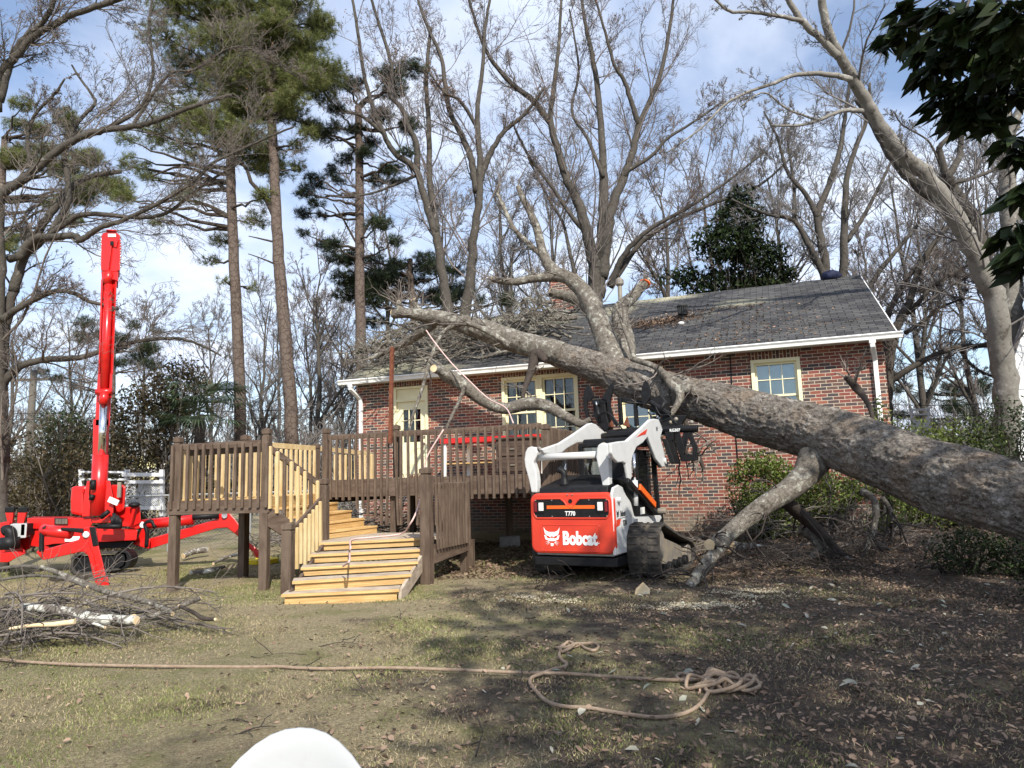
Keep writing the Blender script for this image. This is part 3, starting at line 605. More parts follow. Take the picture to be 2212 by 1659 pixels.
# ------------------------------------------------------------ wooden deck with two flights of steps
deck = thing('wooden_deck', hp(-5.3, KD, .05), 'brown raised wooden deck with pale new steps and some yellow balusters', 'deck')
Dn = -3.33; DZ = 1.458; PZ = 1.24
P1 = np.array([-4.753, 10.04, 0]); P2 = np.array([-3.438, 9.872, 0]); P3 = np.array([-4.24, 11.24, 0])
nb = [0]; extra = MB()
def bal(p, q, m='deckwood', w=.036, twist=None):
    p, q = np.asarray(p, float), np.asarray(q, float)
    j = rng.normal(0, .004, 3); j[2] = 0
    q = q+j; b = MB(); ax = A3 if twist is None else twist
    d = q-p; x = ax-d*(ax@d)/(d@d); x /= np.linalg.norm(x); y = np.cross(d, x); y /= np.linalg.norm(y)
    c = []
    for t, s in ((0, 1), (.985, 1), (1, .55)):
        for (i, k) in ((-.5, -.5), (.5, -.5), (.5, .5), (-.5, .5)): c.append(p+d*t+x*w*i*s+y*w*k*s)
    f = [(3, 2, 1, 0), (8, 9, 10, 11)]+[(r*4+i, r*4+(i+1) % 4, r*4+4+(i+1) % 4, r*4+4+i) for r in (0, 1) for i in range(4)]
    nb[0] += 1
    if nb[0] > 96: extra.add(c, f)
    else: b.add(c, f).build('baluster', m, deck)
def post(p, z0, z1, w=.09, m='deckwood', ax=A3, ay=N3, cap=True):
    b = MB(); g_ = .1 if cap else 0.; b.box([p[0], p[1], (z0+z1-g_)/2], (w, w, z1-z0-g_), ax, ay)
    o = b.build('post', m, deck, bevel=.006)
    if cap:
        c = MB(); c.box([p[0], p[1], z1-.09], (w*.8, w*.8, .03), ax, ay); c.box([p[0], p[1], z1-.045], (w*1.05, w*1.05, .065), ax, ay)
        c.add([np.array([p[0], p[1], z1-.012])+(ax*i+ay*j)*w*.525 for i, j in ((-1, -1), (1, -1), (1, 1), (-1, 1))]+[[p[0], p[1], z1+.012]], [(0, 1, 4), (1, 2, 4), (2, 3, 4), (3, 0, 4)])
        c.build('post_cap', m, o, bevel=.006)
    return o
def board(name, p, q, h, th, m, up=Z3, bevel=.004, parent=None): return MB().beam(p, q, th, h, up).build(name, m, parent or deck, bevel=bevel)
# floors
boards = MB()
kk = KD+.03
while kk < K-.05:
    a = -7.9 if kk > 13. else (-7.2 if kk > 10.9 else -7.22); boards.box(hp((-7.2+Dn)/2, kk+.067, DZ-.016), (Dn+7.2, .136, .03), A3, N3); kk += .142
boards.build('floor_boards', 'deckwood_h', deck)
fl = MB(); fl.prism([P1+Z3*(PZ-.035), P2+Z3*(PZ-.035), hp(-7.24, KD-.06, PZ-.035), hp(-7.24, 13.4, PZ-.035), hp(-7.97, 13.4, PZ-.035)], Z3*.035); fl.build('platform_floor', 'newwood', deck)
# fascia
board('fascia', hp(-7.3, KD-.02, DZ-.145), hp(Dn, KD-.02, DZ-.145), .288, .038, 'deckwood_h')
board('fascia', hp(Dn-.02, KD, DZ-.145), hp(Dn-.02, K-.02, DZ-.145), .288, .038, 'deckwood_h')
fo = np.array([-.0, -.045, 0])
board('fascia', P1+fo+np.array([-.08, 0, PZ-.11]), P2+fo+np.array([.07, 0, PZ-.11]), .19, .04, 'deckwood_h')
board('fascia', P1+np.array([-.06, .02, PZ-.11]), hp(-7.98, 13.4, PZ-.11), .19, .038, 'deckwood_h')
board('kick_board', hp(-7.24, KD+.05, 1.35), hp(-7.24, 13.4, 1.35), .2, .03, 'deckwood_h')
# hidden joists make the underside
jo = MB()
for i in range(7): s = -7.1+i*.62; jo.box(hp(s, (KD+K)/2, DZ-.13), (.04, K-KD-.1, .18), A3, N3)
jo.build('joists', 'deckwood_h', deck)
# posts
A12 = (P2-P1)/np.linalg.norm(P2-P1); A12n = np.array([-A12[1], A12[0], 0])
post(P1, -.1, PZ-.2, .115, ax=A12, ay=A12n, cap=False); post(P2, -.1, PZ-.2, .115, ax=A12, ay=A12n, cap=False)
post(P1+A12n*.03, PZ-.2, 2.12, .1, ax=A12, ay=A12n); post(P2+A12n*.03, PZ-.2, 2.19, .11, ax=A12, ay=A12n)
post(P3, -.1, PZ-.04, .12, cap=False); post(P3+Z3*0, PZ, 2.2, .11)
post(hp(-7.25, KD-.02), DZ-.3, 2.33, .1); post(hp(-5.95, KD+.1), DZ+.002, 2.33, .1); post(hp(Dn, KD+.04), DZ-.3, 2.2, .12); post(hp(Dn+.01, 11.9), DZ+.002, 2.16, .11); post(hp(Dn+.01, 13.6), DZ+.002, 2.16, .11)
post(hp(-7.92, 10.9), PZ, 2.12, .1); post(hp(-7.92, 12.75), PZ, 1.98, .09, m='yellowwood', cap=False)
for s, k in ((-6., KD+.1), (-6.05, 12.6), (-3.5, 12.9), (-5.04, 13.1), (-7.1, 13.)): post(hp(s, k), -.1, DZ-.04, .11, cap=False)
pier = MB(); c = hp(-5.04, 13.1); pier.prism([[c[0]+x, c[1]+y, gz(*c[:2])-.05] for x, y in ((-.2, -.2), (.2, -.2), (.2, .2), (-.2, .2))], [0, 0, .24]); mat('concrete', (.3, .29, .27), .9, var=.2, bump=.3)
pier.build('concrete_pier', 'concrete', deck, bevel=.03)
# rails
def rail(p, q, m='deckwood_h', h=.09, th=.038): return board('rail', p, q, h, th, m)
rail(hp(-7.2, KD-.02, 2.175), hp(Dn-.05, KD-.02, 2.175)); rail(hp(Dn+.01, KD+.09, 2.12), hp(Dn+.01, K-.1, 2.12))
rail(P1+A12*.07+Z3*1.97, P2-A12*.07+Z3*1.99); board('rail', P1+A12*.07+A12n*.1+Z3*1.89, P2-A12*.05+A12n*.1+Z3*1.91, .08, .03, 'deckwood_h')
rail(P1+N3*.1+Z3*1.98, P3-N3*.06+Z3*2.03)
e0 = at(576, 964, 11.72); e1 = at(678, 973, 13.0); rail(P3+N3*.06+Z3*2.07, hp(-7.92, 10.85, 2.04), 'yellowwood'); rail(hp(-7.92, 10.95, 2.04), hp(-7.92, 12.7, 1.98), 'yellowwood')
# balusters
step_s = [-7.3, -6.98, -6.71, -6.47, -6.23, -4.85]; step_z = [1.12, 1.10, .96, .82, .69, .61]
n = 31
for i in range(n):
    s = -7.13+i*(Dn+7.13-.09)/(n-1)
    zb = 1.1
    if s < -4.72:
        zb = [z for a, z in zip(step_s, step_z) if a <= s][-1]+.015
    lean = rng.normal(0, .02) if zb < 1 else 0
    bal(hp(s+lean, KD-.062, zb), hp(s, KD-.062, 2.205))
n = 13
for i in range(n):
    t = (i-.1)/(n-1.6); p = P1+(P2-P1)*t-A12n*.085; bal(p+Z3*(PZ-.13), p+Z3*2.0, twist=A12)
for i in range(11):
    t = (i+.7)/11.; p = P1+(P3-P1)*t+A3*.05; bal(p+Z3*(PZ+.0), p+Z3*1.96, 'yellowwood')
for i in range(13):
    t = (i+.5)/13.; a, b = P3+N3*.1, hp(-7.92, 10.83); p = a+(b-a)*t+A3*.05; bal([p[0], p[1], PZ], [p[0], p[1], 2.0], 'yellowwood')
for i in range(10):
    t = (i+.5)/10.; a, b = hp(-7.87, 10.98), hp(-7.87, 12.7); p = a+(b-a)*t; bal([p[0], p[1], PZ], [p[0], p[1], 1.94], 'yellowwood')
# steps -------------------------------------------------
TZ = [.13, .25, .36, .475, .585]
PX = [((938, 1363), (1792, 1325)), ((1015, 1285), (1905, 1218)), ((1068, 1180), (1950, 1128)), ((1140, 1080), (2003, 1037)), ((1210, 990), (2005, 952))]
TE = [(gnd(*R3(l), z), gnd(*R3(r), z)) for z, (l, r) in zip(TZ, PX)]
# even out the traced corners so the flight runs straight
L0, L1 = TE[0][0].copy(), TE[4][0].copy(); Q0, Q1_ = TE[0][1].copy(), TE[4][1].copy()
Mp = gnd(697, 1167, .585)+np.array([0, .05, 0])
for i in range(5):
    t = i/4.; a = L0*(1-t)+L1*t; b = Q0*(1-t)+Q1_*t; a[2] = b[2] = TZ[i]; TE[i] = (.5*a+.5*TE[i][0], .5*b+.5*TE[i][1])
for i in range(5):
    a, b = TE[i]; d = (b-a)/np.linalg.norm(b-a); bk = np.array([-d[1], d[0], 0]); z = TZ[i]; zp = TZ[i-1] if i else -.06
    if i < 4: MB().beam(a+bk*.15-Z3*.016, b+bk*.15-Z3*.016, .31, .032).build('stair_tread', 'greywood' if i in (0, 1, 2, 3) else 'newwood', deck, bevel=.004)
    MB().beam(a+bk*.035+d*.03+Z3*((zp-z)/2-.012), b+bk*.035-d*.03+Z3*((zp-z)/2-.012), .03, z-zp-.022).build('stair_riser', 'newwood', deck, bevel=.002)
    MB().beam(a-bk*.009-Z3*.017, b-bk*.009-Z3*.017, .012, .034).build('tread_nosing', 'newwood', deck)
a, b = TE[4]; d = (b-a)/np.linalg.norm(b-a); bk = np.array([-d[1], d[0], 0]); lz = TZ[4]
land = [a+bk*.01, b+bk*.01, hp(-4.66, KD-.04, lz), hp(-6.25, KD-.04, lz), Mp+Z3*0]
MB().prism([[p[0], p[1], lz-.04] for p in land], Z3*.04).build('landing_floor', 'greywood', deck)
# upper flight
UZ = [.70, .825, .955, 1.09]; UR = [hp(s, KD-.05) for s in (-6.23, -6.47, -6.71, -6.98)]
Mt = P2+np.array([.08, .05, 0]); U = []
for i in range(4): U.append((Mp+(Mt-Mp)*((i+.3)/4.6)+np.array([.0, .03, 0]), UR[i]))
for i in range(4):
    a, b = U[i]; z = UZ[i]; zp = lz if i == 0 else UZ[i-1]; a2, b2 = U[i+1] if i < 3 else (Mt-np.array([.05, 0, 0]), hp(-7.22, KD-.05))
    MB().prism([[p[0], p[1], z-.03] for p in (a, b, b2+(b2-b)*.05, a2+(a2-a)*.05)], Z3*.03).build('stair_tread', 'newwood', deck, bevel=.003)
    d = b-a; d /= np.linalg.norm(d); o2 = np.array([-d[1], d[0], 0])*.03
    MB().beam(np.r_[(a+o2)[:2], (z+zp)/2-.015], np.r_[(b+o2)[:2], (z+zp)/2-.015], .025, z-zp-.03).build('stair_riser', 'newwood', deck)
a, b = Mt-np.array([.03, 0, 0]), hp(-7.22, KD-.07); MB().beam(np.r_[a[:2], 1.155], np.r_[b[:2], 1.155], .03, .17).build('stair_riser', 'newwood', deck)
# stringers
def strg(p0, p1, z0, z1, h, m, th=.04, toe=0.): 
    p0, p1 = np.array(p0, float), np.array(p1, float)
    MB().prism([np.r_[p0[:2], z0], np.r_[p1[:2], z1], np.r_[p1[:2], z1-h], np.r_[p0[:2], max(z0-h, -.05)]], np.cross((p1-p0)/np.linalg.norm(p1-p0), Z3)*th).build('stringer', m, deck)
strg(P2+np.array([.02, -.03, 0]), Mp+np.array([0, -.03, 0]), PZ-.1, .56, .28, 'deckwood_h')
strg(TE[0][1]+np.array([-.02, .05, 0]), TE[4][1]+np.array([.0, .05, 0]), .10, .55, .26, 'greywood'); strg(TE[0][0]+np.array([.03, .05, 0]), TE[4][0]+np.array([.03, 0, 0]), .1, .56, .3, 'deckwood_h')
# stair posts and rails
Bp = gnd(620, 1283)+np.array([.0, .02, 0]); post(Bp, -.1, .90, .135, ax=A12, ay=A12n); post(Mp, lz-.3, 1.475, .13, ax=A12, ay=A12n)
Rp = np.array([-1.235, 9.97, 0]); post(Rp, -.1, 1.58, .145); R2p = hp(-4.66, 10.15)
post(R2p+A3*.0, -.1, .48, .1, cap=False); post(gnd(1018, 1227), -.1, .45, .1, cap=False)
rt0 = np.r_[P2[:2], 1.91]+np.array([.06, -.02, 0]); rt1 = np.r_[Mp[:2], 1.39]+np.array([-.05, -.03, 0]); rail(rt0, rt1)
rb0 = np.r_[Mp[:2], 1.17]+np.array([-.03, -.06, 0]); rb1 = np.r_[Bp[:2], .78]+np.array([.03, .05, 0]); rail(rb0, rb1)
cols = ['yellowwood', 'yellowwood', 'deckwood', 'yellowwood', 'yellowwood', 'yellowwood', 'deckwood', 'yellowwood']; off = np.array([.0, -.055, 0])
for i, m in enumerate(cols):
    t = .04+i*.134; p = rt0+(rt1-rt0)*t+off; bal(p-Z3*(.80 if m[0] == 'y' else .74), p+Z3*(.05 if m[0] == 'y' else .02), m, .042, twist=A12)
for i in range(7):
    t = .1+i*.135; p = rb0+(rb1-rb0)*t+np.array([.04, .0, 0]); bal(p-Z3*(.62-.1*(i > 4)), p+Z3*.02, 'yellowwood', .042, twist=A12)
# short railing panel right of the landing
q0, q1 = Rp+np.array([.09, .03, 0]), np.array([-.75, 11.0, 0])
MB().beam(np.r_[q0[:2], .40], np.r_[q1[:2], .46], .04, .25).build('fascia', 'deckwood_h', deck); rail(np.r_[q0[:2], 1.33], np.r_[q1[:2], 1.32], h=.085)
pb = MB()
for i in range(12):
    t = (i+.3)/11.6; p = q0+(q1-q0)*t+np.array([.05, -.03, 0]); j = rng.normal(0, .01)
    if nb[0] < 96: bal(np.r_[p[:2], .46], np.r_[p[:2]+j, 1.37], 'deckwood', .03, twist=N3)
    else: bal(np.r_[p[:2], .46], np.r_[p[:2]+j, 1.37])
# right side railing of the main deck
for i in range(34):
    s = KD+.16+i*.142; bal(hp(Dn+.05, s, 1.1), hp(Dn+.05, s, 2.16), twist=N3)
if extra.v: tag(extra.build('balusters', 'deckwood', deck), kind='stuff')
# ------------------------------------------------------------ things on and by the deck
tb = thing('workbench', hp(-5.3, 14.1, DZ), 'white legged table with a bright red edged top on the deck against the brick wall', 'table')
def inplane(p, k): return onk(p[0], p[1], k)
k1 = 14.3
c0, c1 = onk(*R4((880, 870)), k1), onk(*R4((1700, 818)), k1); zt = 2.27; s0, s1 = c0@A3, c1@A3
MB().box(hp((s0+s1)/2, k1+.28, zt), (s1-s0, .56, .02), A3, N3).build('table_top', 'newwood', tb)
MB().box(hp((s0+s1)/2, k1-.01, zt-.02), (s1-s0, .03, .11), A3, N3).box(hp((s0+s1)/2, k1+.57, zt-.02), (s1-s0, .03, .11), A3, N3).box(hp(s1+.015, k1+.28, zt-.02), (.03, .6, .11), A3, N3).box(hp(s0-.015, k1+.28, zt-.02), (.03, .6, .11), A3, N3).build('red_edging', 'red', tb, bevel=.004)
for s, k in ((s0+.05, k1+.05), (s1-.05, k1+.05), (s0+.45, k1+.5), (s1-.4, k1+.5)): MB().beam(hp(s-.02, k, DZ), hp(s+.01, k, zt-.07), .09, .06, up=N3).build('leg', 'white', tb)
MB().box(hp(s0+.55, k1+.28, 1.75), (1.0, .45, .03), A3, N3).build('shelf', 'newwood', tb)
ch = thing('chest_of_drawers', hp(-3.95, 13.75, DZ), 'dark weathered wooden chest of two drawers on the deck behind the railing', 'chest of drawers')
mat('darkwood', (.05, .033, .024), .6, col2=(.1, .068, .05), vscale=6, stretch=(.3, .3, 4), bump=.2)
a, b = onk(*R4((1305, 830)), 13.5)@A3, onk(*R4((1595, 830)), 13.5)@A3; zc = 2.2
MB().box(hp((a+b)/2, 13.75, (DZ+zc)/2+.03), (b-a, .45, zc-DZ-.06), A3, N3).box(hp((a+b)/2, 13.74, zc), (b-a+.06, .52, .04), A3, N3).build('case', 'darkwood', ch, bevel=.005)
for i in range(2):
    z = DZ+.2+i*.32; d = MB().box(hp((a+b)/2, 13.51, z), (b-a-.12, .035, .27), A3, N3).build('drawer', 'darkwood', ch, bevel=.012)
    MB().beam(hp((a+b)/2-.07, 13.475, z), hp((a+b)/2+.07, 13.475, z), .02, .02).build('handle', 'steel', d)
# rusty steel bar strapped to the deck post
p0, p1 = onk(843, 958, KD-.12), onk(847, 750, KD-.12); b = MB().beam(p0, p1, .055, .055, up=N3); tag(b.build('steel_bar', 'rust', bevel=.004), 'tall rusty square steel bar standing against the deck railing', 'steel bar')
# pine cones / dead plant at the door
dp = MB()
for i in range(26):
    c = hp(-8.05+rng.normal(0, .16), 14.9+rng.normal(0, .05), DZ+.0); dp.tube([c, c+np.array([rng.normal(0, .05), rng.normal(0, .04), rng.uniform(.03, .13)])], [.012, .006], 5)
tag(dp.build('dead_plant', 'rust'), 'small dried brown plant on the deck at the foot of the cream door', 'plant')
# ropes
def rope(name, pts, r, m, label, cat='rope', n=7, K_=7):
    P, rr = smoothline(np.array(pts), np.full(len(pts), r), K_); b = MB().tube(P, rr, n); return tag(b.build(name, m, smooth=True), label, cat)
def G(x, y, h=.012): p = gnd(x, y); p[2] = gz(p[0], p[1])+h+.01; return p
rope('rope', [G(*p) for p in ((-40, 1425), (0, 1430), (60, 1436), (150, 1441), (260, 1444), (400, 1446), (540, 1447), (600, 1446), (640, 1449), (700, 1451), (760, 1450), (850, 1449), (960, 1453), (1060, 1457), (1130, 1460), (1220, 1462), (1320, 1469), (1400, 1474), (1470, 1476), (1530, 1470), (1560, 1462))], .0125, 'rope', 'long straight tan rope lying across the lawn from the left edge to the coil')
loop = [(1200, 1405), (1225, 1410), (1243, 1403), (1262, 1396), (1283, 1395), (1293, 1402), (1284, 1411), (1266, 1407), (1255, 1400), (1240, 1402), (1222, 1397), (1212, 1404), (1214, 1414), (1232, 1412), (1240, 1404), (1228, 1398), (1215, 1404), (1208, 1420), (1215, 1433), (1225, 1440), (1218, 1447), (1196, 1452), (1170, 1462), (1150, 1470), (1145, 1480), (1150, 1490), (1162, 1505), (1178, 1520), (1200, 1530), (1230, 1535), (1270, 1537), (1310, 1544), (1360, 1552), (1410, 1558), (1450, 1556), (1490, 1545), (1515, 1527), (1530, 1505), (1548, 1485)]
lp = [G(*p) for p in loop]
for i in (1, 2, 13, 14, 15): lp[i][2] += .022
rope('rope', lp, .0125, 'rope', 'tan rope looping from a small knot round towards the coil')
cc = gnd(1552, 1490); q = random.Random(4); cp = []
for i in range(56):
    a = i*.62; ra = .11+.045*math.sin(i*.9)+.035*q.random(); ox = .07*math.sin(i*.13)+.02; cp.append([cc[0]+ox+ra*1.1*math.cos(a), cc[1]+ra*.62*math.sin(a)+.06*math.cos(i*.21), .016+.02*(i % 4)+.012*q.random()])
tail = [G(1500, 1468), G(1475, 1462), G(1462, 1468), G(1475, 1478), G(1505, 1475), G(1525, 1466), G(1540, 1464, .05)]
rope('rope', [list(t) for t in tail]+cp+[list(G(1625, 1492, .05)), list(G(1645, 1483))], .0125, 'rope', 'tangled coil of tan rope on the bare earth at right', K_=5)
# pink line over the deck and steps
DKf = KD-.1
rope('rope', [at(*R4((760, 0)), 13.), at(*R4((830, 100)), 12.8), at(*R4((960, 260)), 12.6), at(*R4((1100, 400)), 12.4), at(*R4((1250, 540)), 12.4), at(*R4((1390, 615)), 12.5), onk(*R4((1450, 735)), KD+.2)], .012, 'pinkrope', 'pink rope slanting down the fallen limb to the deck railing')
rope('rope', [hp(-5.0, KD-.07, 2.2), onk(*R4((770, 1000)), KD-.13), onk(*R4((745, 1140)), KD-.2), at(*R4((725, 1280)), 10.5), at(*R4((690, 1420)), 10.3), at(*R4((630, 1540)), 10.2), gnd(*R4((560, 1612)), .62), gnd(*R3((1600, 950)), .6), gnd(*R3((1450, 968)), .6), gnd(*R3((1442, 1010)), .60)-Z3*0+np.array([0, -.03, -.03]), gnd(*R3((1430, 1050)), .5), gnd(*R3((1430, 1120)), .5), gnd(*R3((1385, 1160)), .39)], .013, 'pinkrope', 'pale pink rope hanging from the deck railing and trailing down the steps')
# dark bag on the roof ridge
bp_ = hp(1.55, KR, RZ); bg = MB().blob(bp_+Z3*.06, (.25, .2, .15), 16, 10, .07, 3); mat('bagcloth', (.015, .02, .05), .8, var=.4, vscale=9, bump=.5, bscale=12)
bag = bg.build('bag', 'bagcloth', smooth=True); tag(bag, 'crumpled dark navy bag lying on the roof ridge', 'bag')
# white plastic chair at the bottom edge
tp = at(622, 1600, 1.45)
chair = thing('plastic_chair', (tp[0], 1.45, 0), 'white moulded plastic chair with a rounded back, cut off by the bottom edge', 'chair')
q = MB(); cx, cy = tp[0], 1.45; nU, nV = 17, 12; vs = []
for j in range(nV):
    v = j/(nV-1)
    for i in range(nU):
        u = -1+2*i/(nU-1); ht = .44+(tp[2]-.44-.07*v*(abs(u)/.6)**2.2)*v; wv = .235*(1-.05*v)
        vs.append([cx+u*wv, cy+.08*(1-u*u)*1.1-.06+.10*v*0+.05*v, ht])
o1 = [tuple(p) for p in vs]; vs2 = [[p[0], p[1]-.012, p[2]] for p in vs]; off = len(vs)
fs = [(j*nU+i, j*nU+i+1, (j+1)*nU+i+1, (j+1)*nU+i) for j in range(nV-1) for i in range(nU-1)]
bd = [i for i in range(nU)]+[j*nU+nU-1 for j in range(1, nV)]+[(nV-1)*nU+i for i in range(nU-2, -1, -1)]+[j*nU for j in range(nV-2, 0, -1)]
q.add(vs+vs2, fs+[tuple(x+off for x in f[::-1]) for f in fs]+[(bd[i], bd[(i+1) % len(bd)], bd[(i+1) % len(bd)]+off, bd[i]+off) for i in range(len(bd))])
q.build('backrest', 'plastic', chair, smooth=True, bevel=.004)
MB().box([cx, cy-.2, .43], (.46, .44, .02)).build('seat', 'plastic', chair, bevel=.008)
for x in (-.2, .2):
    for y in (-.38, .0): MB().tube([[cx+x*1.15, cy+y*1.08, 0], [cx+x, cy+y, .43]], [.022, .03], 8).build('leg', 'plastic', chair, smooth=True)
    MB().tube([[cx+x*1.1, cy+.02, .66], [cx+x*1.25, cy-.2, .66], [cx+x*1.15, cy-.38, .62], [cx+x, cy-.38, .43]], .02, 8).build('armrest', 'plastic', chair, smooth=True)
# ------------------------------------------------------------ compact track loader
BO = np.array([1.045, 9.97, .02]); BR = np.array([math.cos(R(28)), -math.sin(R(28)), 0]); BF = np.array([math.sin(R(28)), math.cos(R(28)), 0])
def bl(l, f, z): return BO+BR*l+BF*f+Z3*z
def onl(p, l): d = ray(*R5(p)); t = ((BO-EYE)@BR+l)/(d@BR); P = EYE+d*t-BO; return np.array([P@BF, P[2]])      # (f, z) on the plane lateral = l
def onf(p, f): d = ray(*R5(p)); t = ((BO-EYE)@BF+f)/(d@BF); P = EYE+d*t-BO; return np.array([P@BR, P[2]])      # (l, z) on the plane forward = f
ldr = thing('track_loader', BO, 'white and red-orange compact track loader seen from behind, gripping the fallen trunk with its grapple', 'loader', rz=-R(28))
def lp_(pts, l, th): return MB().prism([bl(l, f, z) for f, z in pts], BR*th)
LWS = [1., 0.]; LS = -.11
def fp_(pts, f, th): return MB().prism([bl(l*LWS[0]+LWS[1], f, z) for l, z in pts], BF*th)
def lbox(l0, l1, f0, f1, z0, z1): return MB().box(bl((l0+l1)/2, (f0+f1)/2, (z0+z1)/2), (l1-l0, f1-f0, z1-z0), BR, BF)
def rrect(x0, x1, y0, y1, r, n=5):
    out = []
    for cx_, cy_, a0 in ((x1-r, y1-r, 0), (x0+r, y1-r, 90), (x0+r, y0+r, 180), (x1-r, y0+r, 270)):
        for i in range(n+1): a = R(a0+90*i/n); out.append((cx_+r*math.cos(a), cy_+r*math.sin(a)))
    return out
# tracks
tp_ = [(.0, .22), (-.02, .40), (.02, .58), (.14, .70), (.30, .72), (.42, .68), (1.0, .52), (1.72, .36), (1.86, .28), (1.88, .18), (1.80, .07), (1.66, .0), (.9, -.02), (.2, .0), (.07, .07)]
def shrink(pts, d):
    P = np.array(pts); c = P.mean(0); n = len(P); out = []
    for i in range(n):
        t = P[(i+1) % n]-P[i-1]; nn = np.array([-t[1], t[0]]); nn /= np.linalg.norm(nn)
        if nn@(c-P[i]) < 0: nn = -nn
        out.append(tuple(P[i]+nn*d))
    return out
def arc(pts, step):
    P = np.array(list(pts)+[pts[0]], float); d = np.r_[0, np.cumsum(np.linalg.norm(np.diff(P, axis=0), axis=1))]; t = np.arange(0, d[-1], step)
    return np.stack([np.interp(t, d, P[:, 0]), np.interp(t, d, P[:, 1])], 1)
for sd in (-1, 1):
    l0 = sd*.935 if sd < 0 else .485; l1 = l0+.45
    tr = MB(); inn = shrink(tp_, .035); n = len(tp_)
    V = [bl(l, f, z) for l in (l0, l1) for pts in (tp_, inn) for f, z in pts]
    F = []
    for i in range(n):
        j = (i+1) % n; F += [(i, j, 2*n+j, 2*n+i), (n+i, 3*n+i, 3*n+j, n+j), (i, n+i, n+j, j), (2*n+i, 2*n+j, 3*n+j, 3*n+i)]
    tr.add(V, F); t = tr.build('track', 'rubber', ldr, bevel=.006)
    lg = MB(); A = arc(tp_, .085); c = np.array([.9, .3])
    for i, (f, z) in enumerate(A):
        f2, z2 = A[(i+1) % len(A)]; d = np.array([f2-f, z2-z]); d /= np.linalg.norm(d); nn = np.array([d[1], -d[0]])
        if nn@(np.array([f, z])-c) < 0: nn = -nn
        D3 = BF*d[0]+Z3*d[1]; N_ = BF*nn[0]+Z3*nn[1]
        for (a, b) in ((.02, .15), (.21, .24), (.30, .43)): lg.box(bl(l0+(a+b)/2, f, z)+N_*.008, (b-a, .03, .010), BR, D3, N_)
    lg.build('tread_lugs', 'rubber', t)
    fr = MB(); lm = l1-.08 if sd > 0 else l0+.08
    fr.prism([bl(l0+.1, f, z) for f, z in ((.3, .1), (.25, .42), (.55, .5), (1.1, .38), (1.6, .26), (1.6, .1))], BR*.25); fr.build('track_frame', 'steel', t, bevel=.01)
    for i in range(5): MB().tube([bl(l0+.04, .42+i*.27, .09), bl(l1-.04, .42+i*.27, .09)], .075, 14).build('roller', 'black', t, bevel=.01)
    MB().tube([bl(l0+.06, .27, .43), bl(l1-.06, .27, .43)], .2, 18).build('sprocket', 'steel', t, bevel=.01); MB().tube([bl(l0+.05, 1.66, .18), bl(l1-.05, 1.66, .18)], .14, 18).build('idler', 'steel', t, bevel=.01)
# body
lbox(-.48, .48, .05, 1.8, .2, .75).build('chassis', 'black', ldr)
body = MB().prism([bl(-.57+LS, f, z) for f, z in ((-.36, .33), (-.36, 1.12), (.12, 1.12), (.35, 1.02), (.6, .95), (.75, .80), (.65, .40), (.3, .33))], BR*1.12); body.build('body', 'bobwhite', ldr, bevel=.02)
lbox(-.70, .49, -.40, .12, .2, .315).build('bumper', 'black', ldr, bevel=.012)
lbox(-.45, .47, .12, .5, .2, .3).build('bumper_bracket', 'black', ldr)
# right and left side panels with the rear bulge
for l in (.452,):
    pp_ = [onl(p, .49) for p in ((1135, 1090), (1150, 1030), (1195, 1005), (1240, 1030), (1265, 1100), (1320, 1180), (1352, 1300), (1335, 1400), (1300, 1620), (1285, 1655), (1165, 1690))]
    s_ = lp_(pp_, l, .038).build('side_panel', 'bobwhite', ldr, bevel=.012)
    if l > 0: side = s_
lp_([onl(p, .50) for p in ((1335, 1310), (1360, 1305), (1600, 1300), (1615, 1320), (1570, 1400), (1330, 1400))], .40, .10).build('fender', 'bobwhite', ldr, bevel=.01)
MB().tube([bl(.60, *onl((1590, 1260), .62)), bl(.72, *onl((1590, 1260), .62))], .045, 12).build('pivot_pin', 'steel', ldr, bevel=.005)
lp_([onl(p, .5) for p in ((1200, 950), (1290, 960), (1340, 1060), (1380, 1100), (1560, 1270), (1530, 1300), (1350, 1305), (1320, 1180), (1240, 1000))], .38, .14).build('engine_side', 'black', ldr, bevel=.01)
o_ = onl((1385, 1025), .6); o2_ = onl((1535, 1200), .6); MB().beam(bl(.62, *o_), bl(.62, *o2_), .03, .085).build('safety_bar', 'orange', ldr, bevel=.004)
o_ = onl((1290, 960), .6); o2_ = onl((1575, 1275), .6); MB().beam(bl(.58, *o_), bl(.58, *o2_), .05, .07).build('link_arm', 'black', ldr, bevel=.01)
lbx = onl((1430, 1255), .66); MB().box(bl(.655, *lbx), (.01, .16, .09), BR, BF).build('decal', 'lampwhite', ldr)
MB().tube([bl(.48, *onl((1185, 1150), .49)), bl(.54, *onl((1185, 1150), .49))], .035, 10).build('pin', 'bobwhite', side, bevel=.004)
# tailgate
F0 = -.46; LW = .90; LWS[1] = LS; TGp = rrect(-.605, .605, .365, 1.165, .11, 6)
tg = fp_(TGp, F0, .10); tail = tg.build('tailgate', 'bobred', ldr, bevel=.028)
LWS[0] = .90
rim = MB(); o1_ = rrect(-.61, .61, .83, 1.105, .05); 
notch = [(-.61+.05, .83), (.56, .83), (.61, .88), (.61, 1.05), (.57, 1.09), (.16, 1.09), (.10, 1.05), (.055, .99), (.0, .965), (-.055, .99), (-.10, 1.05), (-.16, 1.09), (-.57, 1.09), (-.61, 1.05), (-.61, .88)]
fp_(notch, F0-.006, .01).build('lamp_panel', 'black', tail)
def frame_ring(pts, off, w, th, f, m, nm):
    b = MB(); P = [bl(l*LW+LS, f, z) for l, z in pts]; P.append(P[0]); b.tube(P, w, 6, cap=False); b.build(nm, m, tail, smooth=True)
frame_ring(notch, 0, .013, 0, F0-.002, 'bobred', 'panel_rim')
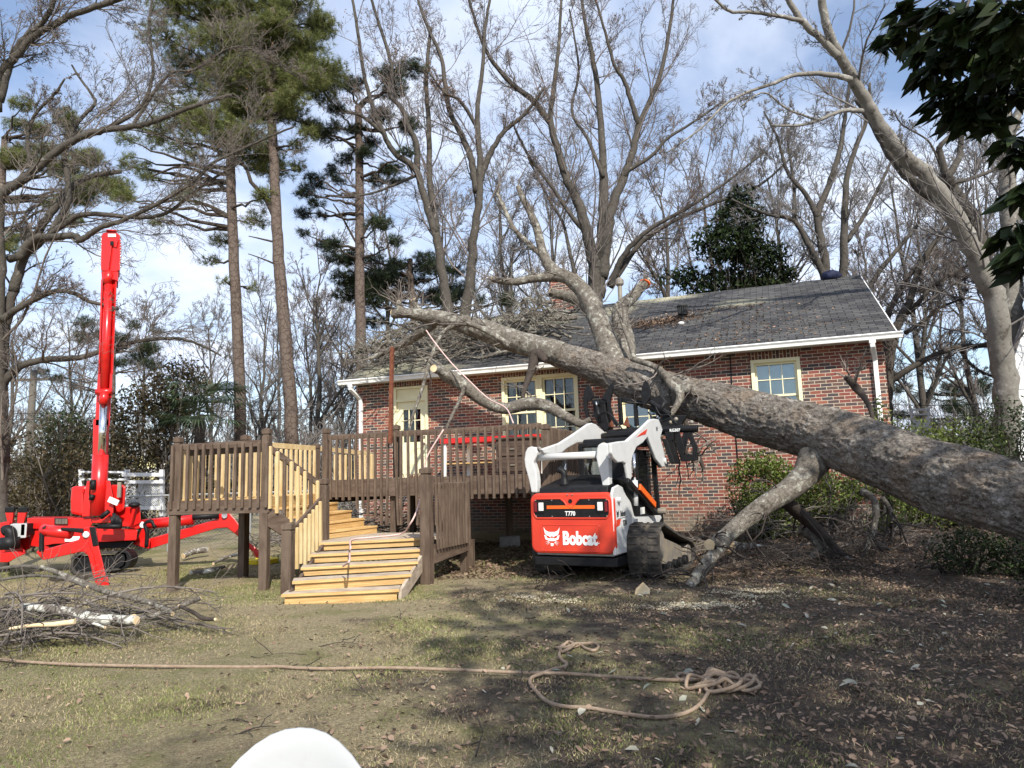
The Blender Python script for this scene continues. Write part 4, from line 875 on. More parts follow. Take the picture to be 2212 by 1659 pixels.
frame_ring(rrect(-.5, .44, .40, .74, .03), 0, .006, 0, F0+.001, 'bobred', 'pressed_rim')
MB().tube([bl(LS, F0-.008, 1.055), bl(LS, F0+.02, 1.055)], .028, 14).build('key_lock', 'black', tail)
for sd in (-1, 1):
    lh = fp_(rrect(min(sd*.415, sd*.60), max(sd*.415, sd*.60), .905, 1.055, .012), F0-.018, .015).build('light_housing', 'black', tail)
    a, b = sorted((sd*.545, sd*.59)); fp_(rrect(a, b, .915, 1.045, .008), F0-.026, .01).build('tail_light', 'darkred', lh, bevel=.004)
    a, b = sorted((sd*.435, sd*.515)); fp_(rrect(a, b, .93, 1.04, .008), F0-.028, .012).build('reversing_light', 'lampwhite', lh, bevel=.004)
fp_([(-.385, .955), (.385, .955), (.385, 1.0), (-.385, 1.0)], F0-.012, .008).build('stripe', 'orange', tail)
bolts = MB()
for l, z in ((-.57, .86), (-.57, 1.07), (.57, .86), (.57, 1.07), (-.3, .855), (.3, .855), (-.3, 1.07), (.3, 1.07), (-.04, 1.14), (.04, 1.14)): bolts.tube([bl(l*LW+LS, F0-.012, z), bl(l*LW+LS, F0, z)], .009, 8)
bolts.build('bolts', 'steel', tail)
LWS[:] = [1., 0.]
def text(s, parent, C, ax, up, h, m, ext=.002, sx=1., name='lettering', bold=0.):
    cu = bpy.data.curves.new('t', 'FONT'); cu.body = s; cu.size = 1; cu.extrude = ext/h; cu.align_x = 'CENTER'; cu.align_y = 'CENTER'; cu.offset = bold; cu.resolution_u = 3
    o = bpy.data.objects.new('t', cu); COL.objects.link(o); dg = bpy.context.evaluated_depsgraph_get(); dg.update()
    me = bpy.data.meshes.new_from_object(o.evaluated_get(dg)); bpy.data.objects.remove(o)
    V = np.array([v.co[:] for v in me.vertices]); ax = np.asarray(ax, float); up = np.asarray(up, float); nn = np.cross(ax, up)
    c0 = (V.max(0)+V.min(0))/2; hh = (V.max(0)-V.min(0))[1]; V = V-c0; V *= h/hh
    W = np.asarray(C, float)+V[:, :1]*sx*ax+V[:, 1:2]*up+V[:, 2:3]*nn
    W, l = place(W, parent, None); me.vertices.foreach_set('co', W.astype(np.float32).ravel()); me.materials.clear(); me.materials.append(MATS[m]); me.update()
    o = bpy.data.objects.new(name, me); COL.objects.link(o); o.parent = parent; return o
text('T770', tail, bl(LS-.005, F0-.012, .893), BR, Z3, .062, 'letter', sx=.85, bold=.02)
text('Bobcat', tail, bl(LS+.12, F0-.004, .57), BR, Z3, .185, 'letter', sx=.74, bold=.045); text('.', tail, bl(LS+.385, F0-.004, .51), BR, Z3, .012, 'letter')
def catlogo(C, ax, up, h, m, parent, th=.003):
    nn = np.cross(ax, up); b = MB()
    def P(pts): b.prism([C+ax*(x-.5)*h+up*(.5-y)*h for x, y in pts], nn*th)
    # upper face with two ears, cheeks, muzzle and whiskers
    P([(.02, .0), (.13, .16), (.30, .24), (.5, .25), (.70, .24), (.87, .16), (.98, .0), (.93, .24), (.90, .34), (.84, .42), (.70, .46), (.60, .52), (.5, .46), (.40, .52), (.30, .46), (.16, .42), (.10, .34), (.07, .24)])
    P([(.04, .40), (.16, .45), (.22, .56), (.36, .60), (.42, .54), (.45, .66), (.40, .74), (.28, .70), (.12, .64)]); P([(.96, .40), (.84, .45), (.78, .56), (.64, .60), (.58, .54), (.55, .66), (.60, .74), (.72, .70), (.88, .64)])
    P([(.44, .56), (.56, .56), (.55, .70), (.5, .76), (.45, .70)]); P([(.41, .84), (.59, .84), (.58, .97), (.5, 1.0), (.42, .97)])
    for s in (1, -1):
        for (x0, y0, x1, y1) in ((.30, .74, .06, .80), (.32, .78, .10, .90), (.36, .80, .18, .96)):
            q = [(x0, y0-.012), (x1, y1), (x0+.01, y0+.016)]; P(q if s > 0 else [(1-x, y) for x, y in q])
    return b.build('emblem', m, parent)
catlogo(bl(LS-.29, F0-.001, .585), BR, Z3, .25, 'letter', tail)
text('Bobcat', side, bl(.493, *onl((1235, 1280), .49)), BF, Z3, .075, 'letter_dark', sx=.7, bold=.03); catlogo(bl(.493, *onl((1184, 1285), .49)), BF, Z3, .09, 'letter_dark', side)
lp_([onl(p, .49) for p in ((1172, 1345), (1215, 1335), (1205, 1395), (1172, 1415))], .4905, .003).build('decal', 'bobred', side)
lp_([onl(p, .49) for p in ((1185, 1335), (1275, 1310), (1275, 1313), (1185, 1339))], .4905, .003).build('decal', 'letter_dark', side)
text('T770', side, bl(.493, *onl((1252, 1372), .49)), BF, Z3, .075, 'letter_dark', sx=.7, bold=.02)
# rear hood with louvres, exhaust
hd = MB().prism([bl(-.60, f, z) for f, z in ((-.40, 1.17), (-.38, 1.235), (-.30, 1.255), (.55, 1.40), (.55, 1.1), (-.40, 1.12))], BR*1.0).build('hood', 'black', ldr, bevel=.01)
lv = MB()
for i in range(16): f = -.2+i*.042; lv.beam(bl(-.32, f, 1.31+f*.17), bl(.34, f, 1.31+f*.17), .014, .02)
lv.build('louvres', 'black', hd)
ex = MB(); P, rr = smoothline([bl(-.30, -.2, 1.26), bl(-.30, -.2, 1.36), bl(-.31, -.2, 1.44), bl(-.39, -.2, 1.49)], [.075, .045, .045, .05], 4); ex.tube(P, rr, 12); ex.build('exhaust_pipe', 'black', ldr, smooth=True)
# rear towers, cross tube
def tower(pts, f, nm='tower'):
    P = [onf(p, f) for p in pts]; c = max(p[0] for p in P) if P[0][0] < 0 else min(p[0] for p in P); c = min(p[0] for p in P)
    return fp_([(c+(p[0]-c)*.78, p[1]) for p in P], f, .13).build(nm, 'bobwhite', ldr, bevel=.015)
tw1 = tower([(985, 660), (1000, 620), (1040, 600), (1095, 600), (1132, 630), (1135, 760), (1135, 1090), (1060, 1060), (1030, 930), (990, 800), (975, 740)], -.3)
tw2 = tower([(280, 760), (292, 690), (320, 645), (370, 636), (420, 640), (445, 690), (430, 730), (392, 790), (425, 880), (437, 960), (437, 1080), (365, 1080), (335, 960), (290, 830)], -.3)
a, b = onf((390, 742), -.2), onf((985, 715), -.2); MB().tube([bl(a[0], -.2, a[1]), bl(b[0], -.2, b[1])], .05, 16).build('cross_tube', 'bobwhite', ldr, smooth=True)
for px in ((340, 655), (415, 660), (1040, 620), (1100, 640)):
    a = onf(px, -.28); MB().blob(bl(a[0], -.24, a[1]+.01), (.035, .06, .03), 8, 6).build('scuffed_pin', 'steel', ldr, smooth=True)
a = onf((1100, 720), -.304); MB().tube([bl(a[0], -.312, a[1]), bl(a[0], -.28, a[1])], .035, 16).build('pin_cap', 'bobwhite', ldr, bevel=.004)
# lift arms traced on their own vertical planes
la = lp_([onl(p, -.56) for p in ((440, 660), (500, 640), (620, 600), (760, 510), (900, 412), (935, 405), (975, 420), (1010, 455), (1055, 490), (1065, 540), (1035, 575), (930, 590), (790, 600), (690, 655), (640, 700), (560, 715), (470, 700))], -.60, .05).build('lift_arm', 'bobwhite', ldr, bevel=.018)
ra_pts = [onl(p, .58) for p in ((1120, 600), (1200, 585), (1275, 578), (1330, 530), (1420, 450), (1500, 372), (1545, 365), (1585, 372), (1605, 420), (1622, 470), (1600, 550), (1640, 700), (1680, 800), (1672, 832), (1620, 835), (1560, 760), (1500, 600), (1480, 540), (1430, 600), (1370, 640), (1335, 720), (1318, 790), (1325, 930), (1310, 965), (1295, 950), (1268, 800), (1240, 785), (1190, 790), (1150, 750), (1128, 700))]
ra = lp_(ra_pts, .53, .05).build('lift_arm', 'bobwhite', ldr, bevel=.016)
lp_([onl(p, .58) for p in ((1365, 545), (1410, 505), (1470, 465), (1455, 515), (1410, 528))], .5805, .004).build('decal', 'bobred', ra)
MB().tube([bl(.58, *onl((1640, 775), .58)), bl(.61, *onl((1640, 775), .58))], .05, 16).build('pin_cap', 'bobwhite', ra, bevel=.006)
lp_([onl(p, .48) for p in ((1500, 560), (1560, 545), (1600, 700), (1640, 830), (1600, 840), (1540, 760), (1490, 610))], .45, .02).build('arm_inner', 'black', ra)
catlogo(bl(.585, *onl((1562, 462), .58)), BF, Z3, .07, 'letter_dark', ra)
for l in (-.62, .62): # black ends of the arms, cross bars
    pass
a, b = onl((1040, 540), -.54), onl((1540, 500), .54); MB().tube([bl(-.54, *a), bl(.5, *b)], .06, 12).build('arm_cross_tube', 'black', ldr)
a = onl((1075, 545), -.55); MB().tube([bl(-.58, *a), bl(-.46, *a)], .07, 12).build('hose_coupler', 'black', ldr, bevel=.01)
# hydraulic cylinders
for sd in (-1, 1):
    MB().tube([bl(sd*.53, .32, .95), bl(sd*.53, .35, 1.3)], .04, 10).build('cylinder', 'bobwhite', ldr, smooth=True); MB().tube([bl(sd*.53, .35, 1.3), bl(sd*.53, .37, 1.68)], .02, 10).build('piston_rod', 'chrome', ldr, smooth=True)
hs = MB()
for i in range(4):
    P, rr = smoothline([bl(-.44+.02*i, .15, 1.2), bl(-.5-.01*i, .2, 1.45), bl(-.46, .25, 1.6+.03*i), bl(-.5, .5, 1.66)], [.012]*4, 5); hs.tube(P, rr, 6)
for i in range(3):
    P, rr = smoothline([bl(.5, .3+.05*i, 1.2), bl(.56, .5, 1.3-.05*i), bl(.56, .8, 1.15), bl(.56, 1.1, .95)], [.012]*4, 5); hs.tube(P, rr, 6)
hs.build('hoses', 'black', ldr, smooth=True)
# cab
cab = MB()
for l in (-.42, .42):
    for p, q in (((.75, .8), (.72, 1.84)), ((1.75, .6), (1.62, 1.84)), ((.72, 1.84), (1.62, 1.84))): cab.beam(bl(l, *p), bl(l, *q), .06, .07, up=BR)
for f, z in ((.72, 1.84), (1.62, 1.84), (.75, 1.32)): cab.beam(bl(-.42, f, z), bl(.42, f, z), .06, .06)
cb_ = cab.build('cab_frame', 'black', ldr, bevel=.008)
lbox(-.40, .40, .74, 1.6, 1.84, 1.93).build('cab_roof', 'black', ldr, bevel=.03)
lbox(-.38, .38, .735, .742, 1.36, 1.8).build('rear_window', 'glass', ldr)
ms = MB()
for i in range(15): f = .8+i*.058; ms.beam(bl(.43, f, .95), bl(.43, f-.02, 1.8), .006, .006)
for i in range(15): z = .95+i*.06; ms.beam(bl(.43, .77, z), bl(.43, 1.68, z), .006, .006)
ms.build('side_mesh', 'black', cb_); lbox(.36, .37, .8, 1.6, 1.0, 1.75).build('side_window', 'glass', ldr)
st = MB().box(bl(0, 1.0, 1.0), (.45, .42, .14), BR, BF).box(bl(0, .84, 1.35), (.44, .12, .6), BR, BF).box(bl(0, .84, 1.75), (.26, .1, .2), BR, BF); st.build('seat', 'black', ldr, bevel=.03)
lbox(-.38, .38, .8, 1.6, .78, .85).build('cab_floor', 'black', ldr)
MB().tube([bl(.16, .66, 1.5), bl(.16, .71, 1.5)], .16, 18).build('fan_housing', 'black', ldr, bevel=.01)
# root grapple held high in front of the arms
gp_ = MB(); GF = 2.02
def fpx(p, f): return onf(p, f)
def gpoly(pts, f, th, b=gp_, l=None): b.prism([bl(a[0], f, a[1]) for a in (onf(p, f) for p in pts)], BF*th)
tubes_ = [((1090, 510), (1400, 480)), ((1600, 470), (1960, 460)), ((1090, 570), (1260, 560))]
for p, q in tubes_:
    a, b = onf(p, GF), onf(q, GF); gp_.tube([bl(a[0], GF, a[1]), bl(b[0], GF, b[1])], .06, 12)
gpoly([(1640, 490), (1700, 490), (1780, 800), (1730, 800)], GF-.05, .1); gpoly([(1820, 500), (1870, 480), (1800, 770), (1770, 640)], GF-.02, .03); gpoly([(1850, 490), (1895, 480), (1955, 640), (1945, 770), (1915, 770), (1905, 640)], GF-.02, .03)
gpoly([(1740, 490), (1780, 490), (1830, 640), (1860, 500), (1880, 500), (1840, 660), (1800, 780), (1740, 600)], GF-.04, .03)
gpoly([(1790, 715), (1950, 705), (1950, 770), (1800, 780)], GF-.06, .12); gpoly([(1640, 500), (1720, 500), (1720, 580), (1650, 580)], GF-.1, .15)
gpoly([(1610, 560), (1660, 560), (1735, 790), (1690, 800)], GF-.35, .3)
gpoly([(1100, 490), (1640, 440), (1640, 520), (1100, 560)], GF+.02, .05)
gb = gp_.build('grapple_frame', 'black', ldr, bevel=.006)
a = onf((1750, 478), GF); text('RG307', gb, bl(a[0], GF-.066, a[1]), BR, Z3, .05, 'letter', sx=.9, bold=.02)
def claw(pts, f, th=.03, m='black', n=3):
    P = [onf(p, f) for p in pts]; return MB().prism([bl(a[0], f, a[1]) for a in P], BF*th).build('claw', m, gb, bevel=.005)
claw([(905, 35), (930, 75), (945, 150), (915, 200), (890, 190), (885, 260), (905, 340), (940, 400), (960, 415), (915, 410), (875, 350), (853, 260), (848, 170), (860, 100), (880, 50)], 2.25, .05)
claw([(1140, 10), (1142, 60), (1125, 120), (1110, 180), (1115, 250), (1140, 340), (1185, 420), (1170, 445), (1115, 370), (1085, 280), (1078, 190), (1030, 170), (1060, 110), (1105, 40)], 2.2, .05)
claw([(1450, -10), (1480, 20), (1500, 90), (1500, 160), (1440, 250), (1420, 200), (1408, 120), (1425, 40)], 2.3, .05)
g2 = MB(); gpoly([(945, 230), (1060, 215), (1075, 330), (1110, 450), (1075, 500), (990, 420), (950, 330)], 2.2, .2, g2); gpoly([(930, 180), (1080, 170), (1085, 215), (940, 230)], 2.22, .16, g2); gpoly([(940, 195), (1000, 195), (1000, 235), (945, 235)], 2.1, .1, g2)
gpoly([(1180, 150), (1420, 190), (1420, 240), (1180, 200)], 2.5, .12, g2); gpoly([(1180, 160), (1215, 160), (1235, 420), (1195, 430)], 2.45, .06, g2); gpoly([(1330, 180), (1365, 180), (1385, 430), (1345, 440)], 2.45, .06, g2); gpoly([(1515, 170), (1600, 130), (1665, 210), (1640, 330), (1560, 350), (1545, 290), (1500, 280)], 2.3, .2, g2); g2.tube([bl(*[onf((1500, 200), 2.3)[0], 2.3, onf((1500, 200), 2.3)[1]]), bl(*[onf((1700, 330), 2.3)[0], 2.25, onf((1700, 330), 2.3)[1]])], .045, 10); gpoly([(1640, 330), (1860, 330), (1800, 420), (1860, 460), (1640, 460), (1560, 380)], 2.3, .1, g2)
g2.build('grapple_clamp', 'black', ldr, bevel=.012)
for pts in (((1090, 440), (1125, 380), (1150, 450)), ((1235, 430), (1275, 340), (1300, 450))): claw(pts, 2.1, .03, 'rust')
def gq(p, f): a = onf(p, f); return bl(a[0], f, a[1])
for pts in (((1000, 330), (1060, 300), (1120, 330), (1180, 400), (1230, 470)), ((1480, 300), (1540, 380), (1600, 400), (1700, 360), (1760, 420)), ((1550, 250), (1600, 330), (1680, 330), (1720, 400)), ((1100, 520), (1200, 470), (1320, 500), (1450, 460))):
    P, rr = smoothline([gq(p, 1.98) for p in pts], [.014]*len(pts), 6); MB().tube(P, rr, 7).build('grapple_hose', 'black', ldr, smooth=True)
for p, q in (((985, 250), (1015, 410)), ((1580, 330), (1640, 200))): MB().tube([gq(p, 2.05), gq(q, 2.05)], .03, 10).build('grapple_cylinder', 'black', ldr, smooth=True); MB().tube([gq(p, 2.05), gq(p, 2.05)+(gq(p, 2.05)-gq(q, 2.05))*.3], .016, 8).build('grapple_rod', 'chrome', ldr, smooth=True)
for p in ((1700, 400), (1900, 400), (1750, 370)): MB().blob(gq(p, 2.0), (.035, .035, .035), 8, 6).build('grapple_pin', 'steel', ldr, smooth=True)
# ------------------------------------------------------------ red spider lift
LY = 12.35
lift = thing('crawler_crane', (-7.4, LY, .0), 'red tracked mini crane with a tall upright boom and spread outrigger legs', 'crane')
def rp(p, Y=LY): return at(*R2(p), Y)
def plate(name, pts, Y, th, m='red', parent=lift, bevel=.012, f=R2): return MB().prism([at(*f(p), Y) for p in pts], [-.55*th, th, 0]).build(name, m, parent, bevel=bevel)
def sbox(name, x0, y0, x1, y1, Y, th, m='red', **k): return plate(name, [(x0, y0), (x1, y0), (x1, y1), (x0, y1)], Y, th, m, **k)
# boom: foot section to head, built from traced outlines with real depth
bm = plate('boom', [(735, 720), (742, 480), (730, 470), (738, 0), (865, 0), (845, 500), (835, 720)], LY+.1, .36)
plate('boom_section', [(765, 1400), (775, 1250), (800, 700), (815, 500), (925, 500), (905, 900), (880, 1400), (868, 1664), (752, 1664)], LY+.1, .36, f=R1)
bs = [c for c in lift.children if c.name.startswith('boom_section')][0]
for x0, x1, dy in ((768, 790, 0), (862, 884, 0)): plate('boom_rib', [(x0+7, 1250), (x1+7, 1250), (x1+3, 1400), (x1, 1440), (x0, 1440), (x0, 1400)], LY+.0, .12, f=R1, parent=bs)
MB().tube([at(*R1((845, 540)), LY+.02), at(*R1((872, 440)), LY+.02)], .075, 12).build('extension_tube', 'red', bs, smooth=True)
MB().tube([at(*R1((828, 1400)), LY+.02), at(*R1((862, 545)), LY+.02)], .068, 14).build('extension_tube', 'red', bs, smooth=True)
plate('side_flange', [(800, 500), (815, 500), (790, 1250), (778, 1250)], LY+.05, .1, f=R1, parent=bs); plate('side_flange', [(912, 510), (925, 510), (895, 1250), (884, 1250)], LY+.05, .1, f=R1, parent=bs)
MB().tube([at(*R1((765, 1395)), LY-.02), at(*R1((885, 1390)), LY-.02)], .055, 12).build('pin', 'red', bs, smooth=True)
MB().tube([at(*R1((828, 1400)), LY-.05), at(*R1((820, 1490)), LY-.05)], .075, 12).build('cylinder_head', 'red', bs, smooth=True)
MB().tube([at(*R1((820, 1490)), LY-.05), rp((805, 300), LY-.08)], .06, 14).build('piston_rod', 'chrome', lift, smooth=True)
MB().tube([rp((797, 285), LY-.08), rp((775, 765), LY-.1)], .125, 18).build('lift_cylinder', 'red', lift, smooth=True)
hdp = plate('boom_head', [(805, 430), (797, 400), (805, 160), (815, 135), (845, 125), (925, 130), (952, 155), (962, 240), (948, 430), (920, 440), (830, 440)], LY+.05, .42, f=R1)
plate('head_collar', [(803, 440), (938, 440), (935, 520), (905, 505), (845, 505), (806, 520)], LY+.02, .46, f=R1, parent=hdp)
plate('head_cap', [(840, 105), (925, 110), (920, 128), (845, 128)], LY+.1, .3, f=R1, parent=hdp); plate('face_plate', [(845, 180), (935, 190), (920, 250), (885, 235), (860, 430), (830, 430), (835, 240)], LY+.02, .05, f=R1, parent=hdp, bevel=.004)
plate('sight_hole', [(872, 200), (900, 200), (900, 230), (872, 230)], LY-.0, .03, 'black', f=R1, parent=hdp, bevel=.003)
plate('maker_plate', [(855, 142), (918, 142), (918, 166), (855, 166)], LY+.035, .02, 'letter', f=R1, parent=hdp, bevel=0)
for x in (799, 954):
    bt = MB()
    for i in range(12): bt.blob(at(*R1((x, 165+i*22)), LY+.05), .016, 8, 5)
    bt.build('bolt_row', 'chrome', hdp, smooth=True)
# turret and counterweights
plate('slew_cover', [(565, 545), (580, 530), (690, 530), (665, 590), (660, 770), (560, 750), (557, 640)], LY+.0, .8, bevel=.05); plate('slew_cover', [(870, 530), (885, 520), (985, 520), (998, 545), (985, 720), (930, 750), (900, 700), (880, 620)], LY+.1, .8, bevel=.05)
plate('turret', [(690, 490), (710, 490), (705, 600), (720, 770), (650, 775), (665, 600)], LY-.12, .12); plate('turret', [(840, 490), (872, 490), (900, 640), (895, 820), (730, 825), (725, 790), (800, 770), (830, 640)], LY-.12, .3)
plate('turret', [(890, 700), (1110, 695), (1115, 820), (1050, 850), (890, 850)], LY+.2, .7)
MB().tube([rp((1030, 830), LY+.1), rp((1065, 700), LY+.1)], .03, 8).build('grab_rail', 'red', lift); MB().blob(rp((1065, 680), LY+.1), (.1, .1, .05)).build('hose_box', 'black', lift, smooth=True)
MB().box(rp((945, 560), LY-.02), (.06, .03, .26)).build('bracket', 'steel', lift); MB().box(rp((900, 650), LY-.2), (.18, .03, .09), [.9, 0, -.4], [0, 1, 0], [.4, 0, .9]).build('control_label', 'letter', lift)
for i in range(10): MB().tube([rp((880+i*8, 760+rng.uniform(-30, 30)), LY-.22), rp((890+i*8, 850), LY-.2)], .018, 6).build('hose', 'black', lift, smooth=True)
for a, b in (((780, 850), (960, 850)), ((800, 780), (860, 730)), ((735, 600), (720, 640)), ((740, 480), (738, 560))): MB().tube([rp(a, LY-.25), rp(b, LY-.25)], .04, 8).build('hose', 'black', lift, smooth=True)
# chassis
plate('chassis_box', [(215, 785), (725, 782), (730, 830), (700, 870), (240, 870), (215, 820)], LY-.05, .7); sb = sbox('grille', 430, 785, 535, 835, LY-.08, .05, 'black', bevel=.004)
sl_ = MB()
for i in range(8): sl_.beam(rp((445+i*12, 790), LY-.1), rp((445+i*12, 830), LY-.1), .012, .012, up=BF)
sl_.build('grille_bars', 'steel', sb)
plate('chassis_rail', [(240, 870), (240, 1005), (310, 1015), (420, 990), (1080, 960), (1090, 880), (700, 865)], LY+.0, .55); plate('lower_frame', [(300, 1010), (1000, 1025), (1085, 960), (420, 985)], LY+.15, .4, 'black')
nm = sbox('name_plate', 513, 930, 632, 970, LY-.03, .03, 'letter', bevel=0)
plate('engine_bay', [(0, 820), (75, 815), (80, 900), (200, 1050), (70, 1135), (0, 1130)], LY-.1, .7); plate('deck_tray', [(75, 940), (230, 930), (240, 1030), (80, 1060)], LY+.1, .4)
tk = plate('oil_tank', [(78, 840), (85, 832), (208, 828), (214, 836), (207, 935), (200, 942), (110, 945), (80, 915)], LY-.25, .35, 'plastic', bevel=.03); MB().box(rp((228, 872), LY-.1), (.08, .3, .2)).build('tank_bracket', 'black', lift, bevel=.01)
for x in (75, 180): 
    a = plate('cradle', [(x-35, 740), (x-30, 710), (x+35, 715), (x+20, 830), (x-15, 825)] if x < 100 else [(x-25, 715), (x+35, 710), (x+5, 830), (x-45, 825), (x-40, 745)], LY-.05, .2); sbox('cradle_pad', x-38, 700, x+35, 738, LY-.07, .24, 'black', bevel=.01)
P, rr = smoothline([rp((35, 885), LY-.3), rp((60, 880), LY-.3), rp((85, 900), LY-.3), rp((90, 950), LY-.3)], [.09]*4, 5); e_ = MB().tube(P, rr, 12); e_.tube([rp((80, 935), LY-.3), rp((75, 1030), LY-.3)], .15, 14); e_.build('air_filter', 'black', lift, smooth=True)
# crawler track
tkp = [(560, 1110), (575, 1075), (640, 1060), (960, 1050), (1000, 1060), (1010, 1100), (995, 1160), (950, 1195), (640, 1240), (580, 1230), (555, 1180)]
T1 = MB(); n = len(tkp); oT = [R2(p) for p in tkp]; cxT, cyT = np.mean([p[0] for p in oT]), np.mean([p[1] for p in oT])
for Y0 in (LY-.25, LY+.75):
    b = MB(); ins = [(cxT+(x-cxT)*.9, cyT+(y-cyT)*.78) for x, y in oT]
    V = [at(x, y, Y0)+np.array([0, d, 0]) for d in (0, .25) for L_ in (oT, ins) for x, y in L_]; F = []
    for i in range(n): j = (i+1) % n; F += [(i, j, 2*n+j, 2*n+i), (n+i, 3*n+i, 3*n+j, n+j), (i, n+i, n+j, j), (2*n+i, 2*n+j, 3*n+j, 3*n+i)]
    b.add(V, F); t = b.build('crawler_track', 'rubber', lift, bevel=.008)
    for x in (600, 680, 760, 840, 900): MB().tube([rp((x, 1195-(x-600)*.08), Y0+.02), rp((x, 1195-(x-600)*.08), Y0+.02)+np.array([0, .2, 0])], .09, 14).build('roller', 'black', t, bevel=.01)
    MB().tube([rp((965, 1115), Y0+.0), rp((965, 1115), Y0)+np.array([0, .22, 0])], .16, 16).build('idler', 'black', t, bevel=.01)
    plate('track_frame', [(600, 1090), (940, 1075), (930, 1150), (620, 1190)], Y0+.06, .12, 'black', parent=t)
# outriggers: near left leg
Yn = 10.9
leg = plate('outrigger', [(340, 1040), (620, 960), (650, 900), (665, 865), (700, 850), (755, 855), (770, 900), (780, 1000), (860, 1320), (760, 1310), (740, 1260), (700, 1080), (650, 1050), (340, 1120)], Yn, .16, bevel=.015)
plate('leg_pad', [(705, 855), (755, 855), (780, 1000), (735, 1010)], Yn-.02, .2, 'black', parent=leg); plate('leg_gusset', [(640, 990), (690, 975), (740, 1090), (760, 1200), (740, 1190), (690, 1060), (640, 1030)], Yn-.015, .02, parent=leg, bevel=.003)
plate('leg_foot', [(790, 1395), (885, 1400), (890, 1440), (800, 1440)], Yn-.4, .3, parent=leg); plate('leg_shin', [(760, 1250), (855, 1250), (880, 1405), (800, 1400)], Yn-.1, .12, parent=leg)
MB().tube([rp((682, 915), Yn-.03), rp((682, 915), Yn+.2)], .05, 12).build('pin', 'chrome', leg, bevel=.005)
MB().tube([rp((335, 880), Yn+.05), rp((560, 905), Yn+.05)], .09, 12).build('leg_cylinder', 'red', leg, smooth=True); plate('cylinder_guard', [(480, 860), (660, 870), (655, 905), (480, 880)], Yn-.05, .15, 'black', parent=leg)
P, rr = smoothline([rp((330, 1050), Yn), rp((330, 950), Yn), rp((340, 880), Yn), rp((370, 860), Yn)], [.035]*4, 5); MB().tube(P, rr, 8).build('hose', 'black', leg, smooth=True)
plate('outrigger_mount', [(285, 1055), (300, 1040), (345, 1050), (345, 1120), (310, 1085)], Yn+.1, .9)
# right leg reaching behind the deck
Yr = 12.7; leg2 = plate('outrigger', [(1180, 950), (1700, 800), (1735, 750), (1820, 745), (1860, 790), (1910, 860), (1920, 930), (2055, 1045), (2050, 1095), (1960, 1010), (1890, 930), (1800, 860), (1720, 865), (1180, 1030)], Yr, .16, bevel=.015)
plate('outrigger_mount', [(1005, 970), (1095, 940), (1130, 850), (1140, 840), (1190, 960), (1180, 1030), (1090, 1005)], Yr-.1, .2, parent=leg2); plate('mount_arm', [(1030, 835), (1140, 815), (1145, 850), (1095, 870), (1030, 865)], Yr-.1, .2, parent=leg2)
MB().tube([rp((1130, 835), Yr-.03), rp((1530, 795), Yr-.03)], .09, 12).build('leg_cylinder', 'red', leg2, smooth=True); MB().tube([rp((1400, 785), Yr-.03), rp((1730, 765), Yr-.03)], .05, 12).build('piston_rod', 'black', leg2, smooth=True)
MB().tube([rp((1778, 765), Yr-.04), rp((1778, 765), Yr+.2)], .05, 12).build('pin', 'chrome', leg2, bevel=.005); MB().tube([rp((1130, 838), Yr-.12), rp((1130, 838), Yr+.2)], .055, 12).build('pin', 'chrome', leg2, bevel=.005)
plate('leg_foot', [(2000, 1030), (2055, 1050), (2060, 1100), (2030, 1100)], Yr-.05, .25, parent=leg2)
P, rr = smoothline([rp((1160, 1010), Yr-.1), rp((1165, 900), Yr-.1), rp((1150, 830), Yr-.1), rp((1200, 810), Yr-.1), rp((1230, 860), Yr-.1)], [.035]*5, 5); MB().tube(P, rr, 8).build('hose', 'black', leg2, smooth=True)
plate('outrigger', [(0, 1060), (120, 1050), (200, 1065), (60, 1135), (0, 1135)], LY-.4, .2)
for p, Y, lab in (((2075, 1098), 13.2, 'yellow outrigger pad on the ground beneath the far right crane leg'),):
    c = rp(p, Y); c[2] = gz(c[0], c[1]); c[2] += .03; tag(MB().tube([c-Z3*.03, c+Z3*.05], [.3, .3], 8).build('outrigger_pad', 'yellow', bevel=.01), lab, 'outrigger pad')
